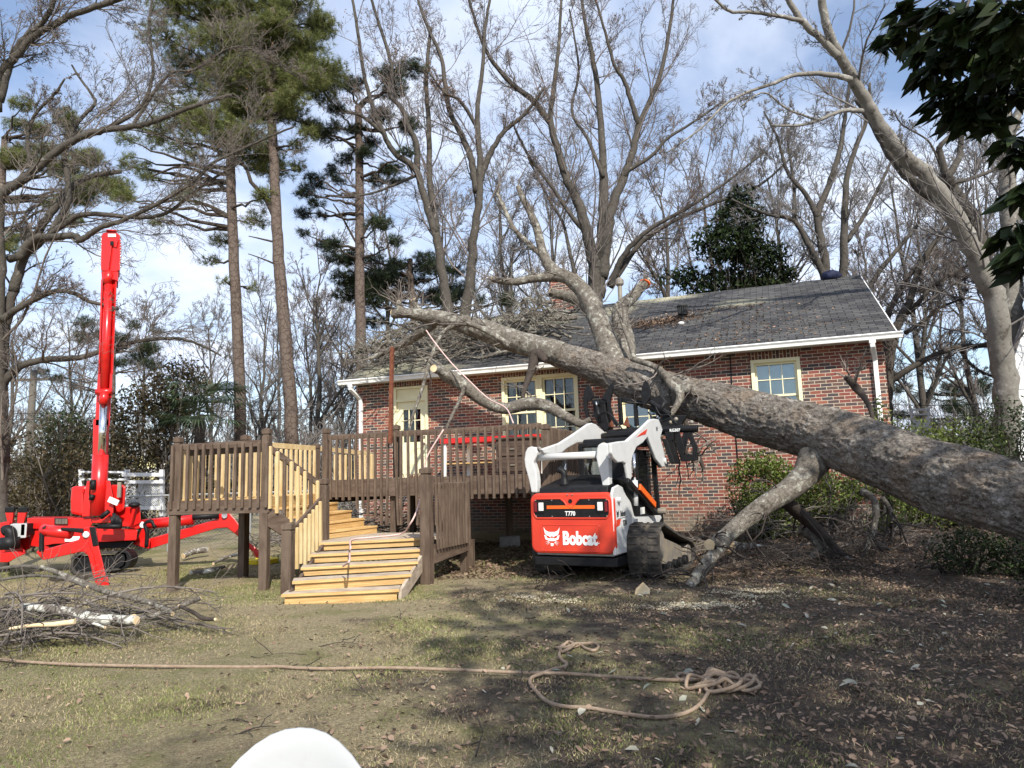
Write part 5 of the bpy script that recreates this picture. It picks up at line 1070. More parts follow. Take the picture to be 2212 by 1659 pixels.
# ------------------------------------------------------------ fallen tree
def barktube(pts, r, sides, step, amp, seed=0., flakes=True, K_=10, fs=1., fade=0.):
    P, rr = smoothline(np.array(pts, float), np.array(r, float), K_)
    d = np.r_[0, np.cumsum(np.linalg.norm(np.diff(P, axis=0), axis=1))]; t = np.arange(0, d[-1]+step*.5, step); t[-1] = min(t[-1], d[-1])
    C = np.stack([np.interp(t, d, P[:, i]) for i in range(3)], 1); rr = np.interp(t, d, rr); n = len(t); V = []; u = None
    for i in range(n):
        dd = C[min(i+1, n-1)]-C[max(i-1, 0)]; dd /= np.linalg.norm(dd)+1e-9
        if u is None: u = np.cross(dd, Z3); 
        u = u-dd*(u@dd); u /= np.linalg.norm(u); v = np.cross(dd, u)
        for j in range(sides):
            a = 2*math.pi*j/sides; nn = math.cos(a)*u+math.sin(a)*v
            q = Vector((t[i]*3.2*fs+seed, math.cos(a)*rr[i]*11*fs, math.sin(a)*rr[i]*11*fs)); h = .35*noise.noise(q*.22)*2.4
            if flakes:
                f = noise.noise(q*1.15)+.5*noise.noise(q*2.7); h += .42*(1 if f > .16 else (f/.16 if f > 0 else 0))+.22*noise.noise(q*4.5)
            else: h += .3*noise.noise(q*1.5)
            V.append(C[i]+nn*(rr[i]+amp*h*(1 if not fade else min(1, .25+max(0, t[-1]-t[i]-.4)/fade))))
    k = len(V); F = [(i*sides+j, i*sides+(j+1) % sides, (i+1)*sides+(j+1) % sides, (i+1)*sides+j) for i in range(n-1) for j in range(sides)]
    b = MB().add(V, F); b.add(V[:sides], [tuple(range(sides))[::-1]]); b.add(V[-sides:], [tuple(range(sides))]); return b, C, rr
def T(pts, f=None):     # (x, y, Y, r_px) -> points, radii in metres
    P = []; r = []
    for x, y, Y, rp__ in pts:
        if f: x, y = f((x, y))
        P.append(at(x, y, Y)); r.append(rp__*Y/FPX)
    return P, r
ft = thing('fallen_tree', (6.5, 7.2, 0), 'huge grey fallen tree trunk leaning across the yard onto the house roof', 'fallen tree')
tk_, tr_ = T([(2420, 1150, 6.6, 88), (2212, 1084, 7.6, 80), (2050, 1038, 8.6, 76), (1900, 984, 9.7, 66), (1780, 938, 10.6, 58), (1640, 902, 11.6, 54), (1560, 880, 12.1, 47), (1500, 862, 12.5, 42), (1440, 847, 12.9, 42), (1400, 836, 13.2, 44), (1350, 817, 13.6, 42), (1303, 799, 13.9, 35), (1200, 764, 14.3, 27)])
b, _, _ = barktube(tk_, tr_, 150, .014, .05, 3., fs=1.45, fade=2.6); b.build('trunk', 'bark_big', ft, smooth=True, fix=False)
def limb(name, spec, m='bark_limb', sides=24, step=.04, amp=.012, parent=ft, seed=0., cut=True, f=None, fl=False):
    P, r = T(spec, f); b, C, rr = barktube(P, r, sides, step, amp, seed, fl); o = b.build(name, m, parent, smooth=True, fix=False)
    if cut:
        d = C[-1]-C[-2]; d /= np.linalg.norm(d); MB().tube([C[-1]-d*.01, C[-1]+d*.006], [rr[-1]*1.01, rr[-1]*.97], 20).build('cut_face', 'cutwood', o)
    return o, np.array(P), np.array(r)
LIMBS = []
def fl_(*a, **k): o = limb(*a, **k); LIMBS.append((o[1], o[2])); return o
fl_('limb', [(1215, 765, 14.2, 27), (1120, 740, 14.5, 24), (1040, 712, 14.8, 22), (970, 692, 15.1, 17), (910, 680, 15.4, 13), (868, 676, 15.6, 11), (848, 678, 15.7, 10)], amp=.03, step=.025, sides=40, seed=9., fl=True)
fl_('limb', [(1330, 800, 13.8, 30), (1312, 745, 14.2, 25), (1296, 700, 14.5, 23), (1278, 660, 14.8, 21), (1255, 625, 15.0, 18), (1225, 600, 15.1, 15), (1192, 583, 15.2, 13), (1172, 545, 15.3, 10), (1160, 495, 15.4, 9), (1143, 455, 15.5, 8), (1128, 425, 15.5, 7), (1118, 402, 15.5, 5)], amp=.02, step=.03, sides=32, seed=20.)
fl_('limb', [(1345, 800, 13.9, 28), (1350, 745, 14.4, 22), (1342, 700, 14.9, 20), (1340, 668, 15.2, 17), (1366, 642, 15.5, 12), (1385, 620, 15.7, 11), (1398, 604, 15.8, 10)], amp=.018, seed=30.)
fl_('limb', [(1225, 600, 15.1, 13), (1195, 598, 15.2, 11), (1150, 601, 15.3, 10), (1110, 609, 15.3, 8), (1062, 603, 15.4, 7)], seed=41.)
fl_('limb', [(1290, 690, 14.9, 18), (1262, 655, 15.6, 15), (1225, 640, 16.0, 12), (1190, 632, 16.2, 10)], seed=44.)
fl_('limb', [(975, 700, 15.1, 13), (945, 690, 15.3, 12), (915, 712, 15.6, 13), (885, 735, 15.9, 9), (850, 752, 16.2, 7), (800, 775, 16.5, 5)], seed=50.)
fl_('limb', [(868, 676, 15.6, 8), (862, 660, 15.6, 7), (858, 650, 15.6, 6)], seed=52.)
fl_('limb', [(938, 705, 15.4, 10), (915, 690, 15.5, 8), (893, 650, 15.7, 7)], seed=53.)
# lower limbs reaching the ground on the right
fl_('limb', [(1762, 990, 10.5, 36), (1737, 1030, 10.4, 27), (1700, 1062, 10.3, 23), (1668, 1082, 10.2, 21), (1630, 1108, 10.1, 20), (1590, 1140, 10.0, 17), (1555, 1168, 9.9, 15), (1533, 1177, 9.6, 12)], amp=.015, seed=60.)
fl_('limb', [(1578, 1150, 10.05, 14), (1548, 1190, 9.7, 14), (1515, 1232, 9.3, 13), (1484, 1274, 9.0, 11)], seed=66., cut=False)
fl_('limb', [(1690, 1075, 10.4, 16), (1722, 1105, 10.8, 14), (1757, 1135, 11., 12), (1790, 1168, 11., 10), (1812, 1190, 11., 6), (1850, 1215, 11, 4), (1872, 1236, 10.9, 3)], m='bark_dark', seed=70.)
fl_('limb', [(1730, 1142, 11.2, 10), (1752, 1158, 11.2, 10), (1772, 1182, 11.1, 9), (1755, 1200, 11., 7), (1740, 1230, 10.9, 6)], m='bark_limb', seed=75.)
fl_('limb', [(1862, 1062, 11.5, 8), (1885, 1075, 11.3, 7), (1892, 1105, 11.2, 7), (1885, 1150, 11.2, 6), (1870, 1195, 11.2, 5), (1860, 1225, 11.1, 4)], seed=80.)
fl_('limb', [(1905, 1075, 11.6, 6), (1922, 1100, 11.6, 5), (1928, 1128, 11.6, 4)], seed=82.)
fl_('branch', [(1886, 925, 10.3, 5), (1882, 890, 10.3, 5), (1868, 860, 10.4, 6), (1850, 838, 10.5, 9), (1836, 822, 10.5, 8), (1825, 814, 10.5, 5)], m='bark_dark', seed=85., cut=False, amp=.01)
fl_('branch', [(1365, 775, 13.0, 6), (1420, 795, 12.6, 7), (1450, 830, 12.3, 9), (1470, 855, 12.1, 9), (1445, 905, 12.0, 4), (1420, 950, 11.9, 3), (1335, 972, 11.9, 2.5)], seed=88., cut=False, amp=.008)
fl_('branch', [(1420, 800, 12.8, 8), (1480, 838, 12.2, 13), (1530, 855, 12.0, 9)], seed=90., cut=False)
fl_('branch', [(1472, 955, 11.8, 5), (1488, 985, 11.8, 5), (1506, 975, 11.8, 4)], m='bark_dark', seed=91.)
fl_('branch', [(1478, 900, 11.9, 5), (1490, 940, 11.8, 5), (1505, 970, 11.8, 5), (1520, 1014, 11.8, 4)], m='bark_dark', seed=92., cut=False)
fl_('branch', [(1100, 745, 14.2, 7), (1060, 720, 14.2, 6), (1010, 700, 14.3, 5), (960, 715, 14.3, 4), (930, 775, 14.2, 4), (912, 840, 14.1, 3.5), (890, 905, 14., 3), (880, 960, 14., 2)], seed=94., cut=False, amp=.006)
fl_('branch', [(1225, 600, 15.2, 6), (1180, 560, 15.3, 6), (1140, 525, 15.4, 6), (1108, 490, 15.5, 5), (1085, 440, 15.6, 5), (1072, 415, 15.6, 3)], seed=96., cut=False, amp=.006)
fl_('branch', [(1375, 790, 13.3, 5), (1360, 740, 13.6, 5), (1345, 700, 13.8, 4), (1330, 655, 14, 3)], seed=97., cut=False, amp=.006)
fl_('branch', [(1180, 780, 13.9, 5), (1160, 765, 14.1, 14), (1148, 800, 14., 9), (1135, 835, 13.8, 6), (1128, 862, 13.7, 4)], m='bark_dark', seed=98., cut=False)
# dark water-sprouts and a mass of broken branches lying on the roof
def onroof(s, k, h): return hp(s, k, roofz(k)+h)
q = np.random.default_rng(5); PP = []; RR = []
for i in range(125):
    s = q.uniform(-9.6, -4.0); k = q.uniform(15.3, 18.6); a = q.normal(math.pi, .45); L = q.uniform(1., 2.6); pts = []; hh_ = q.choice([.2, .35, .8])
    for j in range(9):
        t = j/8.; ss = s+math.cos(a)*L*t; kk = k+math.sin(a)*L*t*.7; ss = max(ss, -10.3); pts.append(onroof(ss, max(kk, 15.1), .06+hh_*q.random()+.1*math.sin(t*3)))
    pts = np.array(pts); pts = (pts+np.roll(pts, 1, 0))/2 if False else pts
    P, r = smoothline(pts[::2], np.linspace(q.uniform(.012, .05), .008, 5), 3); P, r = resample(P, r, 9); PP.append(P); RR.append(r)
P0, R0 = np.array(PP), np.array(RR)
P1_, R1_ = spawn(P0, R0, 6, .45, up=.03, K=5, wig=.2, q=q, minr=.005); P2_, R2_ = spawn(P1_, R1_, 4, .5, up=.02, K=4, wig=.25, q=q, minr=.004)
V, F = join([tubes(P0, R0, 6), tubes(P1_, R1_, 4), tubes(P2_, R2_, 3)])
npmesh('broken_branches', V, F, 'bark_limb', ft, smooth=False)
for li, (p, r) in enumerate(LIMBS):
    A, B = resample(p, r, 9); low = 8 <= li < 14; n1 = 8 if low else (15 if li < 8 else 6)
    P1_, R1_ = spawn(A[None], np.minimum(B[None], .03), n1, .1, K=6, wig=.22, up=-.03 if low else .06, q=q, lenabs=8.5, minr=.0045); P2_, R2_ = spawn(P1_, R1_, 4, .52, K=4, wig=.25, q=q, minr=.0035, up=0)
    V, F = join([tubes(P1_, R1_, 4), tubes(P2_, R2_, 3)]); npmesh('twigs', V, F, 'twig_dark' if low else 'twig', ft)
# orange strap on the cut stub
P, r = T([(1391, 618, 15.7, 11), (1394, 608, 15.8, 11)]); MB().tube([P[0]+(P[1]-P[0])*.3, P[0]+(P[1]-P[0])*.5], [r[0]*1.2]*2, 14).build('strap', 'orange', ft)
# separate broken limb propped on deck rail and grapple
bl1 = thing('broken_limb', (-.2, 12.5, 2.2), 'lichen spotted broken limb with a sawn end, propped between railing and grapple', 'limb')
limb('limb', [(1275, 905, 12.3, 5), (1255, 915, 12.4, 9), (1220, 898, 12.5, 11), (1180, 877, 12.6, 13), (1140, 872, 12.7, 14), (1090, 882, 12.8, 13), (1045, 865, 12.8, 14), (1005, 835, 12.8, 15), (975, 812, 12.8, 12), (950, 800, 12.7, 10), (937, 796, 12.5, 8)], parent=bl1, seed=100., amp=.016, step=.03, sides=30)
limb('branch', [(990, 828, 12.9, 11), (962, 812, 13., 12), (945, 790, 13.1, 9), (930, 780, 13.2, 6)], parent=bl1, seed=101.)
limb('branch', [(1005, 835, 12.6, 5), (990, 870, 12.6, 4), (975, 900, 12.5, 3.5), (965, 925, 12.5, 2.5)], parent=bl1, seed=102., cut=False, amp=.005)
# ------------------------------------------------------------ cut logs and brush
def log(name, spec, m, label, group=None, f=None, sides=20, fl=False, amp=.01, seed=0.):
    P, r = T(spec, f)
    root = thing(name, (P[0]+P[-1])/2*np.array([1, 1, 0])+np.array([0, 0, min(P[0][2], P[-1][2])-r[0]]), label, 'log' if name == 'log' else 'branch', group)
    b, C, rr = barktube(P, r, sides, .03, amp, seed, fl); b.build('bark', m, root, smooth=True, fix=False)
    for i, j in ((0, 1), (-1, -2)):
        d = C[i]-C[j]; d /= np.linalg.norm(d); MB().tube([C[i]-d*.008, C[i]+d*.005], rr[i]*.96, 18).build('cut_face', 'cutwood', root)
    return root
barkmat('bark_lichen', (.15, .13, .11), (.62, .62, .55), (.06, .05, .04), 14, 14, .15, .49, .6)
gl = 'cut branches in the brush pile at left'
log('log', [(180, 1490, 7.2, 8), (420, 1505, 7.1, 9), (640, 1555, 7.0, 9.5), (860, 1590, 7.0, 10), (1080, 1595, 6.9, 9)], 'bark_lichen', 'thick white lichen speckled log lying in the brush pile at left', f=R2, sides=26, amp=.012)
log('log', [(690, 1445, 7.8, 6), (820, 1530, 7.6, 7), (960, 1580, 7.5, 7.5), (1060, 1570, 7.4, 7)], 'bark_lichen', 'shorter lichen covered log lying behind the thick speckled log', f=R2, seed=5.)
log('branch', [(-60, 1575, 7.0, 6), (100, 1535, 7.2, 6), (280, 1480, 7.4, 6), (420, 1440, 7.5, 6), (560, 1428, 7.6, 5)], 'bark_mid', 'greenish brown branch curving in from the left edge over the brush pile', f=R2, seed=7.)
log('branch', [(330, 1170, 7.8, 4), (560, 1255, 7.7, 5), (750, 1335, 7.6, 6), (900, 1385, 7.5, 6), (1080, 1420, 7.4, 5.5), (1250, 1475, 7.3, 5), (1370, 1545, 7.1, 4)], 'bark_limb', 'long bare branch sloping down right across the front of the red outrigger leg', f=R2, seed=9.)
log('branch', [(1580, 1420, 7.4, 4.5), (1400, 1495, 7.2, 5), (1200, 1560, 7.1, 4.5), (900, 1625, 7., 3.5)], 'bark_limb', 'bare branch with its sawn end lifted at the right side of the brush pile', f=R2, seed=11.)
log('branch', [(1420, 1480, 7.2, 3.5), (1530, 1530, 7.1, 4), (1610, 1580, 7.0, 4), (1710, 1585, 6.9, 3)], 'bark_dark', 'short dark crooked branch at the right tip of the brush pile', f=R2, seed=13.)
log('branch', [(80, 1660, 6.5, 2), (250, 1635, 6.5, 3), (420, 1625, 6.5, 4), (590, 1605, 6.5, 5)], 'cutwood', 'pale split strip of fresh wood in front of the brush pile', f=R2, seed=15.)
log('branch', [(-40, 1190, 8.2, 3), (200, 1165, 8.1, 4), (420, 1200, 8., 4), (640, 1290, 7.8, 5), (860, 1380, 7.7, 5)], 'bark_mid', 'arching thin branch on top of the brush pile under the crane leg', f=R2, seed=17.)
log('branch', [(-40, 1280, 7.8, 3), (250, 1240, 7.8, 3.5), (500, 1260, 7.7, 4), (700, 1330, 7.6, 4)], 'bark_mid', 'second thin arching branch of the brush pile, just below the topmost one', f=R2, seed=18.)
log('branch', [(600, 1590, 6.8, 3), (720, 1610, 6.7, 4), (830, 1650, 6.6, 3)], 'bark_lichen', 'small lichen stick in front of the thick speckled log', f=R2, seed=19.)
log('log', [(1450, 1085, 14., 6), (1530, 1050, 14.2, 6.5), (1640, 1035, 14.4, 6)], 'bark_lichen', 'pale lichen log on the ground behind the left deck post', f=R2, seed=21.)
log('branch', [(1690, 1145, 13., 3), (1780, 1100, 13.3, 3), (1890, 1070, 13.6, 3)], 'bark_lichen', 'thin pale branch on the grass behind the deck, pointing at the far crane foot', f=R2, seed=23.)
log('log', [(1500, 1218, 11.2, 4), (1600, 1215, 11.3, 5), (1690, 1195, 11.4, 5), (1780, 1170, 11.6, 3)], 'bark_lichen', 'short log on the sunny grass in the shade edge beneath the deck platform', f=R2, seed=25.)
log('log', [(960, 815, 11.6, 8), (1030, 790, 11.9, 7), (1100, 775, 12.1, 6), (1200, 780, 12.3, 5)], 'bark_limb', 'cut log with a brown sawn end on the grass under the broken dark limb', f=R8, seed=27.)
log('log', [(440, 700, 12.2, 9), (560, 705, 12.4, 9), (700, 720, 12.6, 7)], 'bark_lichen', 'grey lichen log on the ground behind the leaning cut limb', f=R8, seed=29.)
log('branch', [(1180, 885, 10.2, 3), (1230, 895, 10.2, 5), (1280, 890, 10.2, 4)], 'bark_dark', 'small dark sawn branch end on the grass right of the dark limb', f=R8, seed=31.)
log('branch', [(700, 800, 11., 3), (800, 760, 11.1, 4), (900, 745, 11.2, 4), (1000, 735, 11.4, 4), (1060, 770, 11.4, 4)], 'bark_mid', 'curved bare branch arching low over the cut log under the trunk', f=R8, seed=33.)
log('branch', [(1000, 700, 11.3, 3), (1080, 740, 11.1, 5), (1170, 790, 10.9, 5), (1240, 835, 10.8, 3)], 'bark_pale', 'pale peeled branch pointing down to the grass under the fallen trunk', f=R8, seed=35.)
cw = gnd(1385, 1285); tag(MB().prism([cw+np.array([-.08, 0, 0]), cw+np.array([.1, -.02, 0]), cw+np.array([.11, .0, .05]), cw+np.array([.03, .02, .13]), cw+np.array([-.06, .01, .06])], [0.02, .1, 0]).build('wood_chunk', 'cutwood', bevel=.01), 'pale wedge of sawn wood on the grass in front of the loader track', 'wood chunk')
def brush(name, n, box, hmax, label, m='twig', L=(.5, 1.4), r0=.008, seed=1, lev=2, az=None, kids=4, zf=None):
    q = np.random.default_rng(seed); x = q.uniform(box[0], box[1], n); y = q.uniform(box[2], box[3], n); PP = np.zeros((n, 7, 3)); a = q.uniform(0, 2*math.pi, n) if az is None else q.normal(az, .6, n)
    Ln = q.uniform(*L, n); cx_, cy_ = (box[0]+box[1])/2, (box[2]+box[3])/2
    e = np.clip(1-((x-cx_)/(box[1]-box[0])*1.8)**2-((y-cy_)/(box[3]-box[2])*1.8)**2, .05, 1); z0 = e*hmax*q.uniform(0, 1, n); cu = q.normal(0, .3, n); sl = q.normal(0, .12, n)
    for j in range(7):
        t = j/6.; aa = a+cu*t; PP[:, j, 0] = x+np.cos(aa)*Ln*t; PP[:, j, 1] = y+np.sin(aa)*Ln*t*.8; PP[:, j, 2] = np.maximum(z0+sl*Ln*t+.1*Ln*np.sin(t*3), .01)+np.array([gz(u, v) for u, v in zip(PP[:, j, 0], PP[:, j, 1])])
    R0 = (r0*q.uniform(.6, 2.2, n))[:, None]*np.linspace(1, .4, 7)[None]
    parts = [tubes(PP, R0, 5)]; A, B = spawn(PP, R0, kids, .5, K=5, wig=.22, up=.0, q=q, minr=.0035); A[..., 2] = np.maximum(A[..., 2], .01); parts.append(tubes(A, B, 4))
    if lev > 1: A, B = spawn(A, B, 3, .55, K=4, wig=.25, up=.02, q=q, minr=.0025); A[..., 2] = np.maximum(A[..., 2], .01); parts.append(tubes(A, B, 3))
    V, F = join(parts); return tag(npmesh(name, V, F, m), label, 'brush', kind='stuff')
brush('brush', 60, (-6.2, -4.3, 6.6, 8.0), .5, 'tangled pile of bare cut branches and twigs at the left of the yard', L=(.8, 1.7), r0=.008, seed=2, az=.0)
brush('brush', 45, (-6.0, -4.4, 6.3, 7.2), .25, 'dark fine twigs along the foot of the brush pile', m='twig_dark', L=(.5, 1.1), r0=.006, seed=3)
brush('brush', 160, (-5.6, -1.8, 14.2, 16.5), .9, 'grey heap of cut brush behind the deck by the wire fence', m='twig', L=(.6, 1.6), seed=4)
brush('brush', 85, (2.8, 6.4, 11.2, 13.4), .5, 'low tangle of bare twigs on the ground against the brick wall', m='twig', L=(.6, 1.5), r0=.006, seed=6)
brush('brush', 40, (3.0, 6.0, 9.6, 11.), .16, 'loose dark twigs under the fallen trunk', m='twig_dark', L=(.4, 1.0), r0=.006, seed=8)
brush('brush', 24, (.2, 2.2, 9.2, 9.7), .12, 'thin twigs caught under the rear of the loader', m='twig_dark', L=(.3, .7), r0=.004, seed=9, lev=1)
brush('brush', 40, (-3, 6, 3.5, 8.5), .02, 'scattered thin twigs lying on the lawn', m='twig_dark', L=(.1, .5), r0=.0025, seed=10, lev=1, kids=2)
# ------------------------------------------------------------ evergreen shrubs, hedges, palm
def cloud(blobs, n, q, shell=.45):
    out = []; tot = sum(b[3]*b[4]*b[5] for b in blobs)
    for (x, y, z, a, b, c) in blobs:
        k = int(n*a*b*c/tot); v = q.normal(0, 1, (k, 3)); v /= np.linalg.norm(v, axis=1)[:, None]; r = (shell+(1-shell)*q.uniform(0, 1, k))[:, None]
        out.append(np.array([x, y, z])+v*r*np.array([a, b, c]))
    return np.concatenate(out)
def shrub(name, label, cat, blobs, n, size, m, stem_m='bark_dark', seed=1, noisy=.5, wid=.45, group=None, drop=.2, stems=8, ground=True, zbase=None, twigm='twig_dark', parent_kids=True):
    q = np.random.default_rng(seed); C = cloud(blobs, n, q)
    k = nse(C[:, 0]*1.0, C[:, 1]*.7+C[:, 2]*1.3, 2.2, seed*3.7)+q.uniform(-.25, .25, len(C)) > -noisy*.55
    C = C[k]; gzv = np.array([gz(a, b) for a, b in C[:, :2]]); C = C[C[:, 2] > gzv+.03]
    bx = np.array([(b[0], b[1]) for b in blobs]).mean(0); z0 = gz(*bx) if zbase is None else zbase
    root = thing(name, (bx[0], bx[1], z0), label, cat, group); V, F = leaves(C, size, q, wid, drop=drop); npmesh('foliage', V, F, m, root)
    PP = []; RR = []
    for b in blobs:
        for i in range(stems):
            e = np.array(b[:3])+q.normal(0, .5, 3)*np.array(b[3:]); s = np.array([b[0]+q.normal(0, .3*b[3]), b[1]+q.normal(0, .3*b[4]), z0-.05]); t = np.linspace(0, 1, 7)[:, None]; P = s*(1-t)+e*t+q.normal(0, .04, (7, 3)); PP.append(P); RR.append(np.linspace(.025, .008, 7))
    P0, R0 = np.array(PP), np.array(RR); A, B = spawn(P0, R0, 5, .5, q=q, minr=.004); V, F = join([tubes(P0, R0, 5), tubes(A, B, 3)]); npmesh('stems', V, F, twigm, root); return root
c = at(1640, 1020, 13.4)
shrub('shrub', 'glossy green rounded shrub growing against the brick wall under the fallen trunk', 'shrub', [(c[0], 13.3, 1.05, .68, .5, .75), (c[0]+.35, 13.2, .75, .6, .5, .6), (c[0]-.1, 13.1, .6, .5, .4, .45)], 11000, .075, 'shrub', seed=3)
c = at(1800, 1085, 13.2)
shrub('shrub', 'thin leggy green shrub with bare stems seen in the gap under the fallen trunk', 'shrub', [(c[0], 13.2, .85, .75, .5, .5), (c[0]+.75, 13.1, .7, .6, .5, .45)], 7000, .07, 'shrub', seed=4, noisy=.3, twigm='twig', stems=14)
c = at(1895, 850, 13.2)
shrub('sapling', 'thin leafy sapling beside the white downspout at the house corner', 'sapling', [(c[0]-.02, 13.1, 2.3, .2, .15, .5), (c[0]-.9, 13.4, 1.9, .18, .15, .5)], 260, .08, 'shrub', seed=5, stems=3)
for i, (x, y, Y, a, b, n, lab) in enumerate([(1960, 965, 14.5, 1.0, .9, 6500, 'broad green hedge shrub just right of the house corner'), (2075, 960, 14.2, .95, .85, 6000, 'green hedge shrub in the middle of the row at right'), (2190, 935, 13.6, 1.1, 1.0, 6500, 'tall green hedge shrub at the right edge')]):
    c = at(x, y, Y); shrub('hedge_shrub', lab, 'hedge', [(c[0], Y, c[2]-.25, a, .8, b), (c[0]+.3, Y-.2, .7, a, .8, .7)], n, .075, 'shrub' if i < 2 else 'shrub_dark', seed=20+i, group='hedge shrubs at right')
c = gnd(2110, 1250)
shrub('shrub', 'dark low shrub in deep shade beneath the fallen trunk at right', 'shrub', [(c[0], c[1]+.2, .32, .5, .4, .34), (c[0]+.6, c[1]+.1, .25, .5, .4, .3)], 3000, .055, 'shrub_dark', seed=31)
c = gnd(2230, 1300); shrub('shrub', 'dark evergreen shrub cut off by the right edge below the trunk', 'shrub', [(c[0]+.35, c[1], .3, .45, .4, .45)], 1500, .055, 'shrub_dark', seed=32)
# left: vine covered thicket
ivs = [(-9.9, 16.6, 1.9, 1.6, .9, 1.9, 'ivy', 'dense brown and green vine thicket at the far left edge'), (-11.9, 18.2, 1.6, 1.6, .8, 1.5, 'ivy', 'brown leaved vine thicket behind the trunk of the left edge tree'), (-11.6, 19.4, 2.9, 1.3, .8, 1.4, 'shrub_dark', 'dark green evergreen bush rising behind the vine thicket at left')]
for i, (x, y, z, a, b, c_, m, lab) in enumerate(ivs): shrub('vine_thicket', lab, 'thicket', [(x, y, z*.6, a, b, c_), (x+.8, y-.2, z*.35, a*.8, b, c_*.6), (x-.7, y, z, a*.7, b, c_*.7)], 9000, .10, m, seed=40+i, noisy=.55, twigm='twig', stems=16)
c = at(385, 800, 19.5); shrub('vine_thicket', 'tall brown vine smothered tree stump in front of the fan palm', 'thicket', [(c[0]-.7, 19.2, 2.9, 1.3, .8, 1.5), (c[0]+.1, 19.3, 4.0, 1.1, .8, 1.0), (c[0]+.6, 19.4, 1.4, .9, .7, 1.3)], 11000, .12, 'ivy', seed=50, noisy=.4, twigm='twig', stems=14)
def palm():
    b0 = at(435, 800, 19.); x0, y0 = b0[0], 19.0; root = thing('fan_palm', (x0, y0, gz(x0, y0)), 'green fan palm with drooping split leaves beside the vine covered stump', 'palm')
    MB().tube([[x0-.1, y0, 0], [x0, y0, 2.], [x0, y0, 3.3]], [.16, .15, .12], 12).build('trunk', 'bark_dark', root, smooth=True)
    q = np.random.default_rng(8); 
    for i in range(22):
        a = q.uniform(0, 2*math.pi); el = q.uniform(-.5, 1.0); L = q.uniform(.6, 1.0); o = np.array([x0, y0, 3.2+q.uniform(-.5, .7)]); d = np.array([math.cos(a)*math.cos(el), math.sin(a)*math.cos(el), math.sin(el)])
        e = o+d*L-Z3*.15; b = MB(); b.tube([o, o+d*L*.5, e], [.018, .014, .01], 5)
        s = np.cross(d, Z3); s /= np.linalg.norm(s); u = np.cross(s, d)
        for k in range(22):
            t = -1.75+3.5*k/21; dir_ = d*math.cos(t)+s*math.sin(t); l = .75*(1-.12*abs(t)); m1 = e+dir_*l*.55; m2 = e+dir_*l-Z3*l*q.uniform(.15, .45); w_ = np.cross(dir_, u); w_ /= np.linalg.norm(w_)+1e-9
            b.add([e, m1+w_*.022, m2, m1-w_*.022], [(0, 1, 2, 3)])
        b.build('frond', 'palm', root, fix=False)
palm()
# ------------------------------------------------------------ fences, far houses, pole, wires
lat = thing('lattice_screen', at(*R2((1130, 740)), 16.2)*np.array([1, 1, 0]), 'white timber lattice privacy screen behind the crane', 'screen')
def r2b(x0, y0, x1, y1, Y, th): return MB().prism([at(*R2(p), Y) for p in ((x0, y0), (x1, y0), (x1, y1), (x0, y1))], [0, th, 0])
mat('oldwhite', (.62, .63, .64), .7, var=.12, vscale=5)
for x in (620, 985, 1262): r2b(x, 400, x+28, 770 if x > 700 else 760, 16.2, .09).build('post', 'oldwhite', lat)
for y0, y1, x0, x1 in ((425, 455, 965, 1290), (485, 510, 1012, 1292), (690, 718, 1100, 1292)): r2b(x0, y0, x1, y1, 16.12, .05).build('rail', 'oldwhite', lat)
for y0 in (412, 470): r2b(640, y0, 1000, y0+16, 16.15, .04).build('rail', 'oldwhite', lat)
la_ = MB(); x0, x1, y0, y1 = 1012, 1264, 508, 692
for i in range(-14, 30):
    for sgn in (1, -1):
        pts = []
        for yy in np.linspace(y0, y1, 20):
            xx = (x0+i*18+(yy-y0)*1.0) if sgn > 0 else (x1-i*18-(yy-y0)*1.0)
            if x0 <= xx <= x1: pts.append((xx, yy))
        if len(pts) > 1: Y = 16.22 if sgn > 0 else 16.24; la_.beam(at(*R2(pts[0]), Y), at(*R2(pts[-1]), Y), .012, .035, up=np.array([0, 1., 0]))
la_.build('lattice', 'oldwhite', lat)
clf = thing('wire_fence', (-5.0, 15.6, 0), 'galvanised chain link fence with a top rail behind the crane leg', 'fence')
mat('galv', (.35, .36, .36), .5, metal=.4)
zf = gz(-5, 15.6); FX0, FX1 = -8.5, -2.0
MB().tube([[FX0, 15.6, zf+1.15], [FX1, 15.6, zf+1.15]], .02, 8).build('top_rail', 'galv', clf)
for i in range(4): x = -7.5+i*1.75; MB().tube([[x, 15.58, zf-.05], [x, 15.58, zf+1.18]], .028, 8).build('post', 'galv', clf)
wm_ = MB(); st = .075
for i in range(int((FX1-FX0+1.15)/st)):
    x = FX0-1.15+i*st
    for a, b in (((x, 0), (x+1.15, 1.15)), ((x+1.15, 0), (x, 1.15))):
        if a[0] < FX0 or b[0] < FX0 or a[0] > FX1 or b[0] > FX1: continue
        wm_.beam([a[0], 15.6, zf+a[1]], [b[0], 15.6, zf+b[1]], .003, .003, up=np.array([0, 1., 0]))
wm_.build('wire_mesh', 'galv', clf)
yh = thing('yellow_cottage', at(*R2((1160, 560)), 34)*np.array([1, 1, 0]), 'distant yellow boarded cottage gable with white trim behind the lattice screen', 'house')
mat('siding_y', (.52, .47, .24), .7, var=.08, stretch=(1, 1, 18), vscale=2); mat('roofgrey', (.14, .13, .13), .9, var=.2)
g0, g1, g2_, gb_ = at(*R2((985, 395)), 34), at(*R2((1162, 215)), 34), at(*R2((1340, 385)), 34), None
zb = .3
MB().prism([[g0[0]+.2, 34, zb], [g0[0]+.2, 34, g0[2]], [g1[0], 34, g1[2]-.15], [g2_[0]-.2, 34, g2_[2]], [g2_[0]-.2, 34, zb]], [0, 8, 0]).build('wall', 'siding_y', yh)
